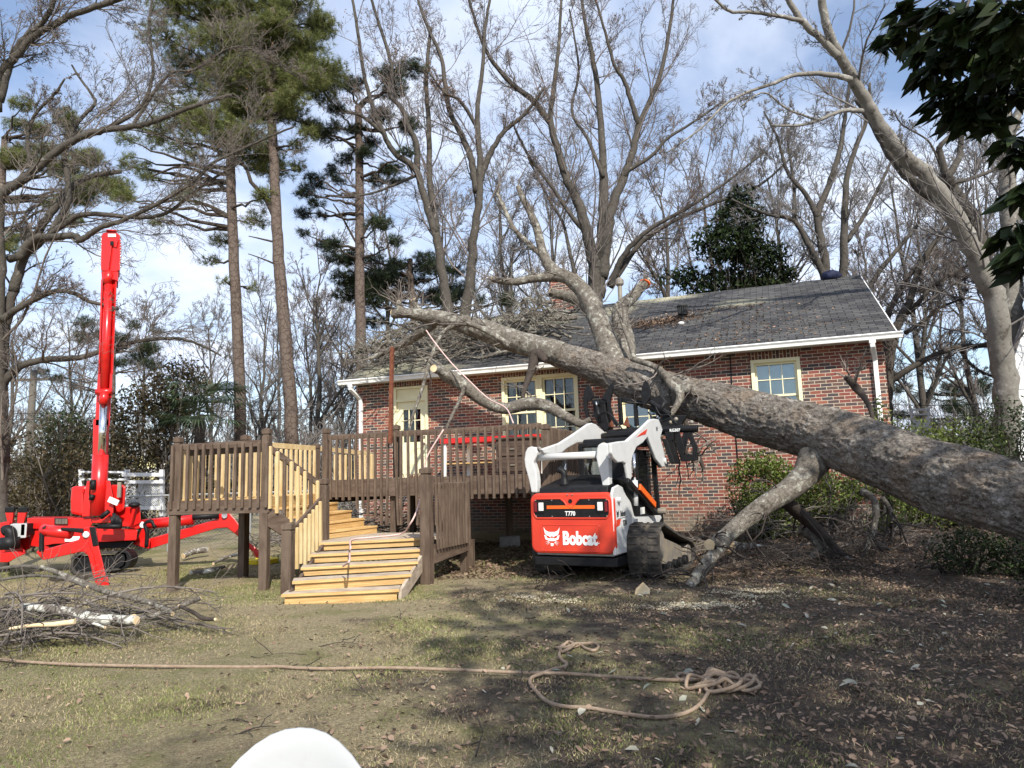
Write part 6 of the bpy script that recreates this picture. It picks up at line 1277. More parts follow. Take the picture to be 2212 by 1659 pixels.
MB().prism([g0-Z3*.15-np.array([.3, 0, .15]), g1, g2_-Z3*.15+np.array([.3, 0, -.15]), g2_+np.array([.3, 0, -.42]), g1-Z3*.16, g0-np.array([.3, 0, .42])], [0, .15, 0]).build('bargeboard', 'white', yh)
MB().prism([g0+np.array([-.4, .15, -.25]), g1+np.array([0, .15, .08]), g2_+np.array([.4, .15, -.25]), g2_+np.array([.4, .15, -.35]), g1+np.array([0, .15, -.05]), g0+np.array([-.4, .15, -.35])], [0, 8.3, 0]).build('roof', 'roofgrey', yh)
wn = MB().box(at(*R2((1195, 290)), 33.95), (.7, .1, .35)).build('window', 'white', yh)
MB().box(at(*R2((1195, 290)), 33.88), (.5, .04, .2)).build('pane', 'curtain', wn); MB().box([g1[0], 33.97, g0[2]-.1], (g2_[0]-g0[0]-.4, .06, .25)).build('trim', 'white', yh)
wh = thing('white_outbuilding', (11.4, 15.3, 0), 'white boarded building gable just showing at the right edge', 'building')
mat('siding_w', (.62, .63, .62), .6, var=.06, stretch=(1, 1, 7), vscale=2)
a_, b_ = at(2173, 826, 15.4), at(2225, 672, 15.4); dv = (b_-a_)
MB().prism([[a_[0]+.12, 15.42, 0], [a_[0]+.12, 15.42, a_[2]-.15], [b_[0]+2.2, 15.42, b_[2]+2.05*dv[2]/dv[0]], [b_[0]+5, 15.42, a_[2]], [b_[0]+5, 15.42, 0]], [5, 5.2, 0]).build('wall', 'siding_w', wh)
MB().prism([a_, a_+dv*5, a_+dv*5+Z3*.28-np.array([0, 0, .6]), a_-Z3*.25+np.array([.05, 0, 0])], [0, .12, 0]).build('bargeboard', 'white', wh); MB().prism([a_+np.array([-.12, 0, 0]), a_+dv*5+np.array([-.06, 0, .1]), a_+dv*5, a_], [5, 5.2, 0]).build('roof', 'roofgrey', wh)
MB().prism([a_+np.array([-.05, 0, 0]), a_+np.array([.6, 0, .0]), a_+np.array([.6, 0, -.15]), a_+np.array([-.05, 0, -.15])], [0, .15, 0]).build('eave_return', 'white', wh)
wf = thing('white_trellis_frame', at(1985, 930, 22)*np.array([1, 1, 0]), 'small white timber frame standing above the hedge at right', 'frame')
p0, p1, p2_ = at(1968, 886, 22), at(2003, 884, 22), at(1968, 925, 22)
for (c, s) in (((p0+p1)/2, (p1[0]-p0[0]+.1, .08, .06)), (p0-Z3*.35, (.06, .06, .8)), (p1-Z3*.35, (.06, .06, .8)), ((p0+p1)/2-Z3*.15, (p1[0]-p0[0], .05, .05))): MB().box(c, s).build('frame_bar', 'white', wf)
MB().box((p0+p1)/2-Z3*1.3, (p1[0]-p0[0]-.05, .05, 2.0)).build('panel', 'white', wf)
up_ = at(73, 800, 30); pl = thing('utility_pole', (up_[0], 30, 0), 'weathered wooden utility pole behind the trees at left', 'pole')
MB().tube([[up_[0], 30, -.1], [up_[0], 30, up_[2]]], [.17, .13], 12).build('shaft', 'bark_mid', pl, smooth=True); MB().beam([up_[0]-.9, 30, up_[2]-.4], [up_[0]+.9, 30, up_[2]-.4], .09, .11).build('crossarm', 'bark_mid', pl)
def wire(p, q, Y, lab, m='black', r=.012, sag=.15):
    a, b = at(p[0], p[1], Y), at(q[0], q[1], Y); P = [a*(1-t)+b*t-Z3*sag*4*t*(1-t) for t in np.linspace(0, 1, 13)]; tag(MB().tube(P, r, 5).build('power_line', m), lab, 'power line')
wire((-60, 893), (1100, 868), 29.8, 'upper black wire crossing behind the pines at left'); wire((-60, 905), (1100, 889), 29.8, 'lower black wire crossing behind the pines at left')
wire((1880, 655), (2260, 612), 20., 'upper pale wire running right from behind the house roof', 'galv', .01); wire((1880, 668), (2260, 628), 20., 'lower pale wire running right from behind the house roof', 'galv', .01)
wire((1900, 872), (2260, 858), 24., 'black wire low above the hedge at right', r=.01); wire((1900, 893), (2260, 884), 24., 'lowest wire just above the hedge at right', r=.01)
# ------------------------------------------------------------ standing trees
def traced_tree(name, label, cat, limbs, bark, twigm, base=None, q=None, m=(9, 7, 5), L1=.42, up=.12, minr=.005, seed=1, leafm=None, nleaf=0, group=None, extra_levels=0, tn=8, ang=(.4, .95), lsz=.06, lens=(.45, .5)):
    q = np.random.default_rng(seed); q0 = at(*limbs[0][0][0], limbs[0][1]) if base is None else base
    root = thing(name, (q0[0], q0[1], gz(q0[0], q0[1])-.05), label, cat, group); b = MB(); PL = []; RL = []
    for pts, Y0, Y1, r0, r1 in limbs:
        n = len(pts); P = [at(x, y, Y0+(Y1-Y0)*i/(n-1)) for i, (x, y) in enumerate(pts)]; r = [(r0+(r1-r0)*(i/(n-1))**.8)*(Y0+(Y1-Y0)*i/(n-1))/FPX for i in range(n)]
        P, r = smoothline(P, r, 6, .1, q); b.tube(P, r, tn+2 if r0 > 12 else tn); A, B = resample(P, r, 9); PL.append(A); RL.append(B)
    b.build('trunk', bark, root, smooth=True, fix=False)
    P0, R0 = np.array(PL), np.minimum(np.array(RL), .12); parts = []; P1, B1 = spawn(P0, R0, m[0], L1, K=6, wig=.16, up=up, q=q, minr=minr*1.6, thick=.27, ang=ang); parts.append(tubes(P1, B1, 4))
    P2, B2 = spawn(P1, B1, m[1], lens[0], K=5, wig=.2, up=up, q=q, minr=minr*1.1); parts.append(tubes(P2, B2, 3)); P3, B3 = spawn(P2, B2, m[2], lens[1], K=4, wig=.22, up=up*.8, q=q, minr=minr*.85); parts.append(tubes(P3, B3, 3))
    if extra_levels: P4, B4 = spawn(P3, B3, extra_levels, .6, K=3, wig=.2, up=up*.5, q=q, minr=minr*.7); parts.append(tubes(P4, B4, 3))
    V, F = join(parts); npmesh('crown', V, F, twigm, root)
    if nleaf:
        T_ = P3[:, -1]; T_ = T_[q.integers(0, len(T_), nleaf)]+q.normal(0, .08, (nleaf, 3)); T_ = T_[nse(T_[:, 0], T_[:, 1]*.4+T_[:, 2], .8, seed) > -.05]; V, F = leaves(T_, lsz, q, .5, drop=.6); npmesh('dry_leaves', V, F, leafm, root)
    return root
# left foreground tree, its trunk on the left edge
traced_tree('bare_tree', 'dark bare tree with long spreading limbs, its trunk at the left edge', 'tree', [
 ([(4, 1235), (2, 1100), (6, 960), (4, 850), (6, 760), (14, 690), (26, 640), (46, 570), (60, 530), (62, 497)], 13., 13., 15, 8),
 ([(6, 1000), (0, 860), (-4, 700), (0, 560), (-2, 434), (30, 400), (69, 372), (115, 333), (167, 299), (222, 281), (285, 274), (333, 262), (375, 246), (440, 222), (500, 205)], 13., 12., 15, 4),
 ([(30, 630), (52, 555), (87, 493), (132, 434), (160, 400), (200, 380), (262, 370)], 13., 13.4, 11, 5),
 ([(40, 560), (73, 517), (110, 512), (163, 510), (172, 520), (195, 505), (222, 489), (264, 476), (347, 437), (417, 392), (458, 354), (514, 326), (590, 292), (635, 274)], 12.8, 11.8, 10, 2),
 ([(20, 560), (60, 545), (110, 505), (174, 465), (240, 465), (300, 470), (360, 460), (440, 400), (520, 350)], 13., 12.2, 9, 2.5),
 ([(6, 690), (14, 684), (41, 665), (82, 643), (123, 628), (164, 635), (191, 651), (218, 657), (255, 668)], 12.8, 12.4, 9, 3),
 ([(4, 850), (10, 824), (41, 793), (95, 777), (164, 774), (205, 763), (259, 747), (300, 737), (355, 731), (396, 733), (436, 747), (477, 768)], 13., 12.6, 10, 2),
 ([(-6, 240), (0, 163), (35, 122), (70, 80), (120, 52), (160, 30), (250, 0), (300, -20)], 12.6, 12., 10, 6),
 ([(0, 220), (25, 130), (50, 85), (85, 55), (110, 20), (120, -15)], 12.6, 12., 8, 5),
 ([(110, 505), (145, 440), (146, 390), (140, 340), (145, 315), (170, 262), (205, 225), (195, 200), (170, 165), (155, 140)], 12.8, 12.6, 8, 2),
 ([(69, 372), (60, 300), (75, 250), (120, 200), (140, 170)], 12.9, 12.5, 6, 2), ([(222, 281), (300, 235), (330, 160), (322, 60), (330, -10)], 12.5, 12.2, 5, 2.5), ([(285, 274), (360, 165), (420, 150), (520, 100), (640, 165)], 12.4, 12., 4, 2)],
 'bark_tree', 'twig', m=(16, 7, 5), L1=.26, up=.03, minr=.0035, seed=11, extra_levels=5, leafm='dryleaf', nleaf=900, lsz=.04, lens=(.55, .55))
def pine(label, trunk, Y, r0, r1, clumps, needle, ntuft, seed, bark='bark_pine', limbs=(), nl=.2):
    q = np.random.default_rng(seed); b0 = at(*trunk[0], Y); root = thing('pine_tree', (b0[0], Y, gz(b0[0], Y)-.05), label, 'tree'); b = MB()
    P = [at(x, y, Y) for x, y in trunk]; n = len(P); r = [(r0+(r1-r0)*i/(n-1))*Y/FPX for i in range(n)]; P, r = smoothline(P, r, 6, .05, q); b.tube(P, r, 14); b.build('trunk', bark, root, smooth=True, fix=False)
    A = []; PP = []; RR = []; tot = sum(c[2]*c[3] for c in clumps)
    tz = P[:, 2]
    for (x, y, rx, ry) in clumps:
        k = max(3, int(ntuft*rx*ry/tot)); c = at(x, y, Y); s = Y/FPX; v = q.normal(0, 1, (k, 3)); v /= np.linalg.norm(v, axis=1)[:, None]; w_ = v*(q.uniform(.1, 1, k)**.5)[:, None]; dep = max(rx*s*.8, .3)
        c = c+np.array([0, q.uniform(-1, 1)*1.2, 0]); T_ = c+w_*np.array([rx*s, dep, ry*s]); A.append(T_)
        i = int(np.argmin(np.abs(tz-(c[2]-.5*abs(c[0]-b0[0])*.4)))); st = P[i]; t = np.linspace(0, 1, 9)[:, None]; mid = (st+c)/2-Z3*.15
        PP.append(st*(1-t)**2+2*mid*t*(1-t)+c*t*t+q.normal(0, .04, (9, 3))); RR.append(np.linspace(min(.07, .02+.02*np.linalg.norm(c-st)), .012, 9))
        for j in range(max(2, k//7)):   # small shoots that carry the tufts
            e = T_[q.integers(0, k)]; mm = (c+e)/2+q.normal(0, .08, 3); PP.append(c*(1-t)**2+2*mm*t*(1-t)+e*t*t+q.normal(0, .015, (9, 3))); RR.append(np.linspace(.014, .006, 9))
    for pts, a0, a1 in limbs:
        Q_, rr = smoothline([at(x, y, Y) for x, y in pts], np.linspace(a0, a1, len(pts))*Y/FPX, 6, .1, q); Q_, rr = resample(Q_, rr, 9); PP.append(Q_); RR.append(rr)
    V, F = tubes(np.array(PP), np.array(RR), 5); npmesh('branches', V, F, 'bark_dark', root)
    T_ = np.concatenate(A); nn = 18; n = len(T_); ax = q.normal(0, 1, (n, 3)); ax[:, 2] += .6; ax /= np.linalg.norm(ax, axis=1)[:, None]
    D = q.normal(0, 1, (n, nn, 3))*.75+ax[:, None, :]; D /= np.linalg.norm(D, axis=2, keepdims=True); L = nl*q.uniform(.7, 1.2, (n, nn, 1)); O = T_[:, None, :]+q.normal(0, .02, (n, nn, 3)); W = np.cross(D, q.normal(0, 1, (n, nn, 3))); W /= np.linalg.norm(W, axis=2, keepdims=True)
    V = np.stack([O-W*.0055, O+W*.0055, O+D*L], 2).reshape(-1, 3); npmesh('needles', V, np.arange(len(V)).reshape(-1, 3), needle, root); return root
q = random.Random(3)
def cl(x0, x1, y0, y1, n, r=(25, 50)):
    return [(q.uniform(x0, x1), q.uniform(y0, y1), q.uniform(*r), q.uniform(r[0]*.5, r[1]*.55)) for _ in range(n)]
pine('tall pine in the gap left of the deck railing, slimmer of the pair', [(522, 1080), (519, 900), (514, 720), (505, 560), (500, 430), (498, 330), (497, 230), (500, 120), (505, 0)], 20.6, 13, 8, cl(335, 600, 40, 340, 34, (38, 75))+cl(380, 640, -20, 120, 18, (40, 70))+cl(250, 420, 300, 470, 12, (18, 38))+[(465, 505, 40, 22), (428, 545, 28, 14), (548, 470, 35, 24), (520, 605, 16, 12), (490, 612, 14, 11), (590, 440, 26, 18), (450, 455, 26, 14)], 'needle', 8000, 5, limbs=[([(500, 470), (440, 440), (380, 432), (300, 450)], 5, 2), ([(500, 420), (450, 380), (390, 360), (330, 380)], 5, 2)])
pine('tall pine with reddish scaly bark nearest the deck, stouter of the pair', [(634, 1100), (626, 850), (612, 680), (602, 560), (597, 460), (592, 360), (587, 250), (583, 150), (590, 20)], 20., 15, 8, cl(490, 710, -10, 270, 34, (38, 70))+cl(520, 700, 100, 330, 10, (18, 35))+[(640, 350, 22, 13), (560, 415, 26, 16), (650, 230, 30, 18)], 'needle', 6500, 6, limbs=[([(598, 480), (575, 430), (540, 390), (525, 350), (470, 330)], 7, 2), ([(592, 330), (560, 300), (530, 290)], 4, 2), ([(590, 522), (560, 515), (537, 510)], 2.5, 1), ([(594, 570), (570, 560), (536, 548)], 2.5, 1)])
pine('pine with dark clumped needles just left of the house gutter end', [(782, 1080), (782, 900), (779, 700), (777, 560), (777, 440), (776, 330), (774, 230)], 23., 13, 8, cl(640, 900, 240, 420, 20, (16, 34))+cl(620, 720, 380, 470, 5, (14, 24))+[(700, 520, 30, 16), (735, 545, 20, 12), (665, 515, 16, 9), (830, 505, 34, 16), (860, 540, 24, 12), (640, 440, 24, 14)]+cl(730, 900, 100, 250, 6), 'needle_dark', 2800, 7, limbs=[([(778, 520), (800, 480), (840, 478)], 5, 2), ([(777, 330), (740, 300), (700, 290)], 4, 2), ([(778, 540), (740, 470), (720, 440)], 3, 1.5)])
pine('dark spreading pine behind the left part of the roof', [(905, 900), (900, 760), (890, 640), (885, 560)], 27., 12, 6, cl(745, 1000, 540, 700, 24, (22, 46))+cl(1030, 1100, 640, 690, 4, (14, 24))+cl(740, 830, 590, 720, 6), 'needle_dark', 3800, 8)
pine('pine with hanging green crown far behind the left edge tree', [(-20, 1050), (-10, 700), (0, 500), (10, 300)], 24., 12, 6, cl(-20, 230, 240, 430, 22)+cl(0, 200, 420, 560, 7, (16, 32)), 'needle', 3800, 9)
pine('low rounded pine beyond the crane boom', [(245, 1050), (245, 900), (247, 760)], 40., 5, 3, cl(180, 330, 705, 800, 16, (16, 32))+cl(90, 160, 800, 850, 4, (14, 24)), 'needle_dark', 1500, 10, nl=.3)
pine('far conifer above the hedge at right', [(2060, 960), (2062, 880), (2065, 800)], 40., 4, 2, cl(1990, 2150, 830, 930, 18, (14, 30))+cl(1930, 1990, 830, 900, 5, (12, 24)), 'needle_dark', 1600, 12, nl=.3)
# magnolia behind the roof
c = at(1590, 560, 24.)
mg = shrub('magnolia_tree', 'dark glossy evergreen magnolia showing above the roof ridge', 'tree', [(at(x, y, 24.)[0], 24+q.uniform(-.8, .8), at(x, y, 24.)[2], rx*24/FPX, .9, ry*24/FPX) for x, y, rx, ry in ((1590, 480, 60, 45), (1560, 540, 85, 45), (1630, 560, 70, 40), (1690, 590, 45, 22), (1480, 590, 50, 20), (1560, 620, 90, 50), (1600, 430, 35, 25), (1650, 640, 80, 50), (1530, 700, 90, 60))], 13000, .2, 'magnolia', seed=60, noisy=.25, wid=.4, zbase=gz(7, 24), stems=3)
# bare trees behind the house
traced_tree('bare_tree', 'large pale multi stemmed bare tree rising behind the roof vent pipe', 'tree', [
 ([(1292, 860), (1287, 700), (1285, 640), (1282, 569), (1268, 503), (1248, 434), (1223, 382), (1202, 312), (1189, 260), (1196, 190), (1206, 110), (1213, -10)], 25., 24.5, 20, 3),
 ([(1189, 265), (1150, 215), (1112, 187), (1074, 146), (1053, 115), (1032, 62), (1010, -10)], 24.7, 23.5, 8, 3),
 ([(1290, 640), (1298, 569), (1303, 451), (1303, 382), (1300, 312), (1289, 174), (1268, 69), (1255, -10)], 25., 25.5, 17, 3),
 ([(1300, 600), (1310, 521), (1324, 444), (1348, 382), (1366, 330), (1380, 271), (1400, 226), (1428, 156), (1448, 52), (1456, -10)], 25., 24.8, 14, 3),
 ([(1380, 271), (1366, 226), (1348, 174), (1327, 139), (1307, 69), (1284, -10)], 24.9, 24., 7, 2.5), ([(1345, 385), (1362, 365), (1407, 337), (1442, 299), (1500, 262), (1560, 220)], 24.9, 24., 6, 2),
 ([(1318, 620), (1335, 576), (1360, 535), (1407, 493), (1481, 451), (1560, 400), (1650, 330)], 25., 23., 9, 2), ([(1325, 610), (1380, 530), (1450, 480), (1540, 440), (1640, 400), (1720, 330)], 25., 24., 7, 2),
 ([(1262, 500), (1230, 460), (1190, 400), (1150, 350), (1118, 290), (1110, 270)], 24.9, 24., 6, 2), ([(1245, 600), (1230, 540), (1215, 480), (1180, 420), (1140, 340)], 25, 25.5, 5, 2), ([(1303, 382), (1270, 300), (1235, 240), (1250, 150), (1230, 20)], 25, 26, 5, 2)],
 'bark_tree', 'twig_red', m=(13, 8, 5), L1=.33, up=.12, minr=.005, seed=21, extra_levels=5, leafm='dryleaf', nleaf=2200, lsz=.07)
traced_tree('bare_tree', 'forked bare tree with reddish twigs behind the roof, right of the dark pine', 'tree', [
 ([(1005, 860), (1006, 690), (1016, 600), (1022, 530), (1027, 486), (1036, 417), (1036, 347), (1032, 278), (1032, 226), (1042, 150), (1048, 60), (1060, -10)], 24., 23.5, 14, 3),
 ([(1030, 415), (1018, 347), (998, 295), (973, 243), (963, 191), (952, 121), (921, 52), (900, -10)], 23.8, 24.4, 9, 3), ([(1034, 395), (1060, 330), (1088, 285), (1122, 257), (1150, 226), (1175, 190)], 23.8, 23., 8, 3), ([(1032, 278), (1010, 240), (990, 215), (960, 200), (930, 160)], 23.8, 23.2, 5, 2)],
 'bark_tree', 'twig_red', m=(13, 8, 5), L1=.32, up=.12, minr=.005, seed=22, extra_levels=5, leafm='dryleaf', nleaf=1500, lsz=.07)
traced_tree('bare_tree', 'leaning bare tree with a dark limb behind the left part of the roof', 'tree', [
 ([(985, 860), (972, 690), (955, 590), (945, 520), (935, 486), (914, 417), (897, 365), (852, 330), (828, 288), (807, 236), (786, 160), (772, 60), (760, -10)], 23., 22.4, 13, 3),
 ([(900, 370), (900, 312), (883, 278), (869, 236), (841, 201), (845, 139), (815, 40), (800, -10)], 22.8, 22., 8, 3), ([(955, 590), (942, 486), (928, 382), (927, 278), (921, 174), (930, 60)], 23.5, 24.4, 9, 4), ([(897, 380), (850, 400), (800, 418), (740, 425), (700, 420)], 22.8, 22., 4, 1.5), ([(828, 288), (780, 250), (730, 235), (690, 180), (660, 90)], 22.6, 22, 5, 2)],
 'bark_tree', 'twig_red', m=(12, 8, 5), L1=.3, up=.1, minr=.005, seed=23, extra_levels=5, leafm='dryleaf', nleaf=1800, lsz=.07)
traced_tree('bare_tree', 'bare tree with several upright stems just behind the right end of the ridge', 'tree', [
 ([(1800, 860), (1792, 700), (1782, 569), (1767, 469), (1791, 399), (1815, 320), (1826, 243), (1840, 150)], 23., 22.6, 13, 3), ([(1790, 660), (1777, 590), (1745, 525), (1715, 476), (1670, 465), (1625, 451), (1580, 430)], 23., 22., 10, 2),
 ([(1815, 860), (1818, 700), (1822, 569), (1826, 451), (1833, 365), (1871, 260), (1880, 180)], 23.4, 23., 13, 3), ([(1829, 521), (1864, 469), (1892, 417), (1923, 354), (1950, 290)], 23.3, 23., 6, 2), ([(1767, 469), (1740, 420), (1700, 370), (1680, 300), (1650, 240)], 22.8, 22.4, 7, 2), ([(1715, 476), (1715, 400), (1705, 330), (1700, 280)], 22.8, 23, 5, 2)],
 'bark_tree', 'twig_far', m=(13, 8, 5), L1=.3, up=.1, minr=.005, seed=24, extra_levels=5)
traced_tree('bare_tree', 'massive pale grey bare tree at right with one great limb leaning left over the roof', 'tree', [
 ([(2185, 1080), (2180, 960), (2176, 880), (2164, 758), (2148, 652), (2112, 560), (2060, 462), (2010, 390), (1965, 345), (1913, 292), (1875, 226), (1843, 172), (1816, 124), (1789, 69), (1772, -10)], 16., 12.5, 30, 9),
 ([(2190, 820), (2188, 700), (2185, 576), (2180, 451), (2172, 340), (2168, 230), (2150, 120), (2130, -10)], 16.2, 16., 26, 12), ([(2172, 330), (2200, 240), (2240, 150)], 16.1, 15.5, 14, 6),
 ([(1812, 124), (1777, 87), (1739, 52), (1715, 20), (1696, -10)], 12.7, 12.4, 9, 6), ([(1733, 45), (1675, 33), (1618, 26), (1576, 24), (1541, -5)], 12.5, 12., 5, 3), ([(1838, 172), (1791, 161), (1722, 161), (1670, 180), (1611, 201), (1566, 226), (1513, 278), (1440, 330)], 12.8, 12., 7, 1.5),
 ([(1862, 240), (1835, 238), (1809, 243), (1767, 260), (1722, 271), (1666, 271)], 13., 12.2, 6, 2.5), ([(1767, 260), (1700, 235), (1650, 200), (1600, 230)], 12.5, 12., 3, 1.5)],
 'bark_pale', 'twig_far', m=(11, 8, 5), L1=.24, up=.06, minr=.0035, seed=25, extra_levels=3)
traced_tree('bare_tree', 'pale slender limb tree running alongside the great leaning limb at right', 'tree', [
 ([(2200, 1080), (2190, 860), (2170, 700), (2150, 620), (2131, 576), (2086, 503), (2017, 434), (1944, 365), (1906, 305), (1881, 260), (1850, 215)], 16.5, 15.5, 22, 6),
 ([(2165, 690), (2140, 620), (2104, 493), (2075, 440), (2050, 400), (2041, 380)], 15.9, 15., 20, 14), ([(2045, 385), (2030, 330), (2034, 312), (2086, 264), (2152, 194)], 15., 14.6, 9, 3), ([(2045, 385), (2072, 340), (2078, 290), (2100, 250)], 15., 15., 9, 4), ([(2035, 370), (2020, 330), (2000, 300), (1950, 270), (1930, 240)], 15, 14.6, 3, 1.5), ([(2041, 400), (2100, 385), (2160, 360), (2212, 330)], 15.1, 15, 5, 3)],
 'bark_tree', 'twig_far', m=(11, 8, 5), L1=.26, up=.06, minr=.0035, seed=26, extra_levels=3)
traced_tree('bare_tree', 'dark spreading bare tree just right of the house corner', 'tree', [
 ([(1918, 1060), (1915, 930), (1915, 838), (1923, 758), (1937, 705), (1963, 652), (1989, 573), (2016, 528), (2053, 480), (2100, 400)], 18., 17., 16, 3), ([(1918, 800), (1913, 700), (1937, 642), (1971, 586), (2003, 547), (2040, 500)], 18., 18.5, 10, 3), ([(1955, 680), (1975, 665), (2003, 631), (2053, 594), (2108, 568), (2160, 570)], 17.8, 17., 7, 2),
 ([(1918, 830), (1931, 819), (1963, 798), (2016, 769), (2069, 750), (2151, 745)], 18., 17., 8, 5), ([(1915, 780), (1885, 690), (1878, 630), (1900, 586), (1937, 541), (1976, 494), (1985, 480)], 18.3, 18.8, 8, 3), ([(1955, 720), (2000, 690), (2040, 660), (2100, 640)], 18., 17.6, 5, 2), ([(2069, 750), (2100, 790), (2140, 812), (2170, 820)], 17.5, 17, 4, 2)],
 'bark_tree', 'twig_red', m=(13, 8, 5), L1=.32, up=.07, minr=.0045, seed=27, extra_levels=5)
# generic bare trees farther off, three builds copied about
def generic(seed, twigm, h=11., spread=.42, lean=0.):
    q = np.random.default_rng(seed); t = np.linspace(0, 1, 9); P = np.stack([np.cumsum(q.normal(0, .12, 9))+lean*t*h, np.cumsum(q.normal(0, .1, 9)), t*h], 1)[None]; P[0, 0, :2] = 0; B = np.linspace(.17, .03, 9)[None]
    root = thing('bare_tree', (0, 0, 0), 'x', 'tree'); V, F = tubes(P, B, 10)
    P1, B1 = spawn(P, B, 15, spread, ang=(.4, .9), K=7, wig=.12, up=.12, q=q, tlo=.22, minr=.02); P2, B2 = spawn(P1, B1, 9, .45, K=6, wig=.18, up=.1, q=q, minr=.011); V2, F2 = tubes(P1, B1, 6)
    V, F = join([(V, F), (V2, F2)]); npmesh('trunk', V, F, 'bark_tree', root, smooth=True)
    P3, B3 = spawn(P2, B2, 7, .5, K=5, wig=.2, up=.1, q=q, minr=.008); P4, B4 = spawn(P3, B3, 7, .55, K=4, wig=.2, up=.06, q=q, minr=.006); V, F = join([tubes(P2, B2, 4), tubes(P3, B3, 3), tubes(P4, B4, 3)]); npmesh('crown', V, F, twigm, root); return root
G3 = [generic(101, 'twig_far', 12.), generic(102, 'twig_red', 11., .38), generic(103, 'twig_far', 13., .45)]
spots = [(705, 33, 1, 1.0, 'bare tree between the dark clumped pine and the deck railing, nearer of two'), (665, 38, 0, .85, 'bare tree seen just right of the stout pine trunk'), (745, 42, 2, .8, 'distant bare tree right behind the house gutter corner'), (560, 36, 2, .8, 'bare tree filling the gap between the two tall pine trunks'),
 (450, 44, 0, .9, 'distant bare tree above the fan palm'), (320, 46, 1, 1.0, 'distant bare tree right of the crane boom'), (150, 40, 2, .8, 'distant bare tree left of the crane boom'), (40, 36, 1, .9, 'bare tree behind the left edge tree'),
 (1110, 32, 0, 1.15, 'tall bare tree behind the brick chimney'), (1440, 33, 1, 1.3, 'tall bare tree filling the sky behind the magnolia'), (1560, 38, 2, 1.35, 'tallest bare tree far behind the magnolia'), (1700, 31, 0, 1.2, 'bare tree left of the ridge end stems'), (1985, 30, 2, 1.05, 'bare tree beyond the house corner tree'), (2080, 36, 1, 1.2, 'bare tree beyond the hedge, left of the massive trunk'), (2200, 30, 0, 1.1, 'bare tree beyond the white outbuilding'), (820, 36, 1, 1.3, 'tall bare tree behind the dark clumped pine'), (1880, 40, 1, 1.3, 'bare tree far behind the right rake of the roof'), (1220, 44, 2, 1.5, 'far tall bare tree behind the multi stemmed tree'), (980, 42, 0, 1.4, 'far tall bare tree behind the forked tree'), (610, 50, 1, 1.1, 'farthest bare tree behind the stout pine')]
q2 = random.Random(11); used = set()
for px, Y, v, sc, lab in spots:
    x = at(px, 900, Y)[0]; loc = (x, Y, gz(x, Y)-.05); rz = q2.uniform(0, 6.28)
    if v not in used:
        o = G3[v]; used.add(v); o.location = loc; o.rotation_euler = (0, 0, rz); o.scale = (sc,)*3; o['label'] = lab; o['group'] = 'bare trees beyond the gardens'
    else: copy_thing(G3[v], loc, rz, sc, lab, 'bare trees beyond the gardens')
# far wooded undergrowth that reads as one mass
def wood(name, x0, x1, y0, y1, n, h, label, seed):
    q = np.random.default_rng(seed); x = q.uniform(x0, x1, n); y = q.uniform(y0, y1, n); H = h*q.uniform(.4, 1, n); t = np.linspace(0, 1, 7)
    P = np.stack([x[:, None]+q.normal(0, .25, (n, 1))*t*4+q.normal(0, .08, (n, 7)).cumsum(1), y[:, None]+q.normal(0, .1, (n, 7)).cumsum(1), H[:, None]*t[None]+.3], 2); B = np.linspace(.05, .015, 7)[None]*q.uniform(.5, 1.5, (n, 1))
    A, C = spawn(P, B, 9, .3, K=5, wig=.2, up=.08, q=q, minr=.012); D, E_ = spawn(A, C, 6, .5, K=4, wig=.25, up=.05, q=q, minr=.009); V, F = join([tubes(P, B, 4), tubes(A, C, 3), tubes(D, E_, 3)]); o = npmesh(name, V, F, 'twig_far'); return tag(o, label, 'woods', kind='stuff')
wood('far_woods', -34, 4, 38, 52, 330, 6., 'grey brown mass of distant leafless woods at left', 71); wood('far_woods', 10, 46, 34, 50, 300, 5.5, 'grey brown mass of distant leafless woods at right', 72)
wood('far_woods', -13, -2, 24, 31, 90, 4.6, 'leafless thicket of saplings behind the deck', 73); wood('far_woods', -70, 80, 54, 75, 420, 9., 'distant woodland closing the horizon', 74)
q = np.random.default_rng(75); C = np.stack([q.uniform(-60, 70, 26000), q.uniform(46, 62, 26000), .3+3.2*q.uniform(0, 1, 26000)**1.3], 1); C = C[nse(C[:, 0], C[:, 2]*2, .35, 1.)+.25 > 0]; V, F = leaves(C, .55, q, .6); o = npmesh('far_undergrowth', V, F, 'ivy'); tag(o, 'brown and green undergrowth along the horizon', 'woods', kind='stuff')
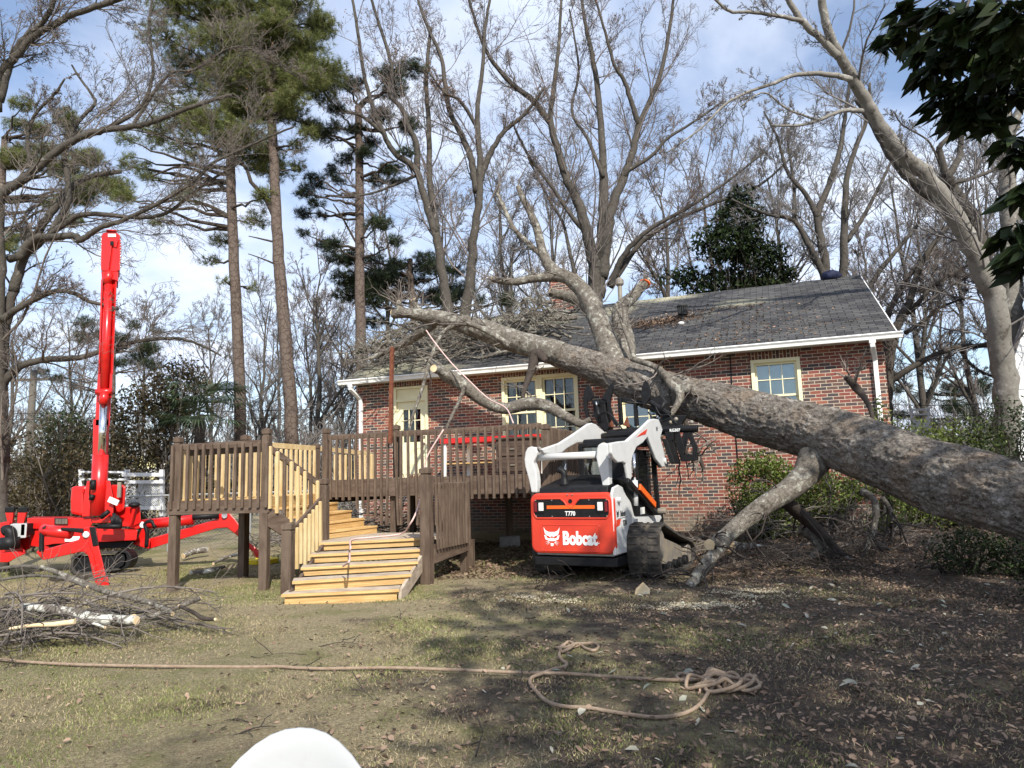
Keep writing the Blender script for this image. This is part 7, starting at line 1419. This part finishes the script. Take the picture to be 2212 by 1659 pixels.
# near evergreen whose leaves hang into the top right corner; its crown spreads over the camera and shades the yard
def near_magnolia():
    q = np.random.default_rng(90); root = thing('magnolia_tree', (7.2, -1.0, 0), 'dark large leaved evergreen whose near branches hang into the top right corner', 'tree')
    MB().tube([[7.2, -1, -.1], [7.1, -1, 2], [6.9, -.9, 5], [6.5, -1, 8.5]], [.32, .27, .2, .08], 16).build('trunk', 'bark_pale', root, smooth=True)
    tips = []; PP = []; RR = []; Yb = 4.6
    def br(a, b, r, sag=.2):
        a, b = np.array(a, float), np.array(b, float); t = np.linspace(0, 1, 9)[:, None]; m = (a+b)/2+Z3*sag; P = a*(1-t)**2+2*m*t*(1-t)+b*t*t; PP.append(P); RR.append(np.linspace(r, .006, 9)); return P
    main = br([7.0, -.9, 4.2], at(2120, -60, 4.4), .07, .5)
    leafp = []; leafd = []
    def cluster(c, dirn, n=11, L=.15):
        for i in range(n):
            a = q.uniform(0, 2*math.pi); d = dirn*q.uniform(.15, .9)+np.array([math.cos(a), math.sin(a), 0])*.75+np.array([0, 0, -.35]); leafp.append(c+q.normal(0, .02, 3)); leafd.append(d)
    # hanging sprays that show in the picture
    for (x, y, Y) in [(1965, 40, 4.8), (1990, 100, 4.7), (2000, 150, 4.7), (2030, 60, 4.4), (2060, 120, 4.5), (2080, 30, 4.2), (2100, 170, 4.5), (2110, 90, 4.2), (2145, 40, 4.), (2150, 140, 4.3), (2175, 90, 4.), (2190, 190, 4.4), (2200, 30, 3.8), (2140, 210, 4.5), (2080, 215, 4.6), (2050, 180, 4.6), (2210, 130, 4.), (2120, 10, 4.), (2040, 10, 4.4), (2170, 10, 3.8), (2000, 30, 4.6), (2070, 75, 4.2), (2130, 115, 4.1), (2160, 60, 4.2), (2185, 145, 4.3), (1955, 80, 5.), (2095, 245, 4.6), (2030, 120, 4.5), (2110, 40, 4.3), (2200, 75, 4.2), (2185, 300, 4.6), (2205, 330, 4.6), (2200, 490, 4.2), (2175, 505, 4.4), (2212, 530, 4.1), (2205, 560, 4.3), (2195, 420, 4.5), (2212, 400, 4.3), (1915, 85, 5.2), (1945, 25, 5.0), (2060, 240, 4.7), (2030, 215, 4.8), (2150, 260, 4.6)]:
        c = at(x, y, Y); s = main[q.integers(4, 9)] if y < 320 else np.array(at(2300, y-60, Y)); br(s, c, .012, .05); cluster(c, np.array([-.4, .1, -.5])+q.normal(0, .3, 3), 24, .15)
    # the rest of the crown, overhead and behind the viewpoint
    for i in range(14): e = [q.uniform(2, 9.5), q.uniform(-6.5, 0), q.uniform(5, 9)]; br([6.9, -.9, q.uniform(3.5, 7)], e, .05, .5)
    N_ = 6800; C = np.stack([q.uniform(.3, 13, N_), q.uniform(-7.2, 4.6, N_), q.uniform(4.6, 10., N_)], 1)
    k1 = ((((C-np.array([5.9, -3.1, 7.]))/np.array([5.4, 4.2, 2.7]))**2).sum(1) < 1)&(C[:, 1] < .9); k2 = (((C-np.array([9.6, 1.2, 7.6]))/np.array([3.2, 3.6, 2.4]))**2).sum(1) < 1
    C = C[(k1 | k2)&(C[:, 0] > 2.1+.12*(C[:, 2]-7)+.5*nse(C[:, 1], C[:, 2], .8, 2.))&((C[:, 1] < .9) | (C[:, 0] > 1.0*C[:, 1]+1.0))]
    C = C[nse(C[:, 0], C[:, 1], .5, 4.)+q.uniform(-.1, .1, len(C)) >-.42]
    for c in C: cluster(c, q.normal(0, .6, 3), 12)
    for i in range(60): br([6.9, -.9, 5.5], C[q.integers(0, len(C))], .03, .4)
    V, F = tubes(np.array(PP), np.array(RR), 6); npmesh('branches', V, F, 'bark_mid', root)
    P = np.array(leafp); D = np.array(leafd); V, F = leaves(P, .185, q, .38, D=D, fold=.05); npmesh('leaves', V, F, 'magnolia', root)
near_magnolia()
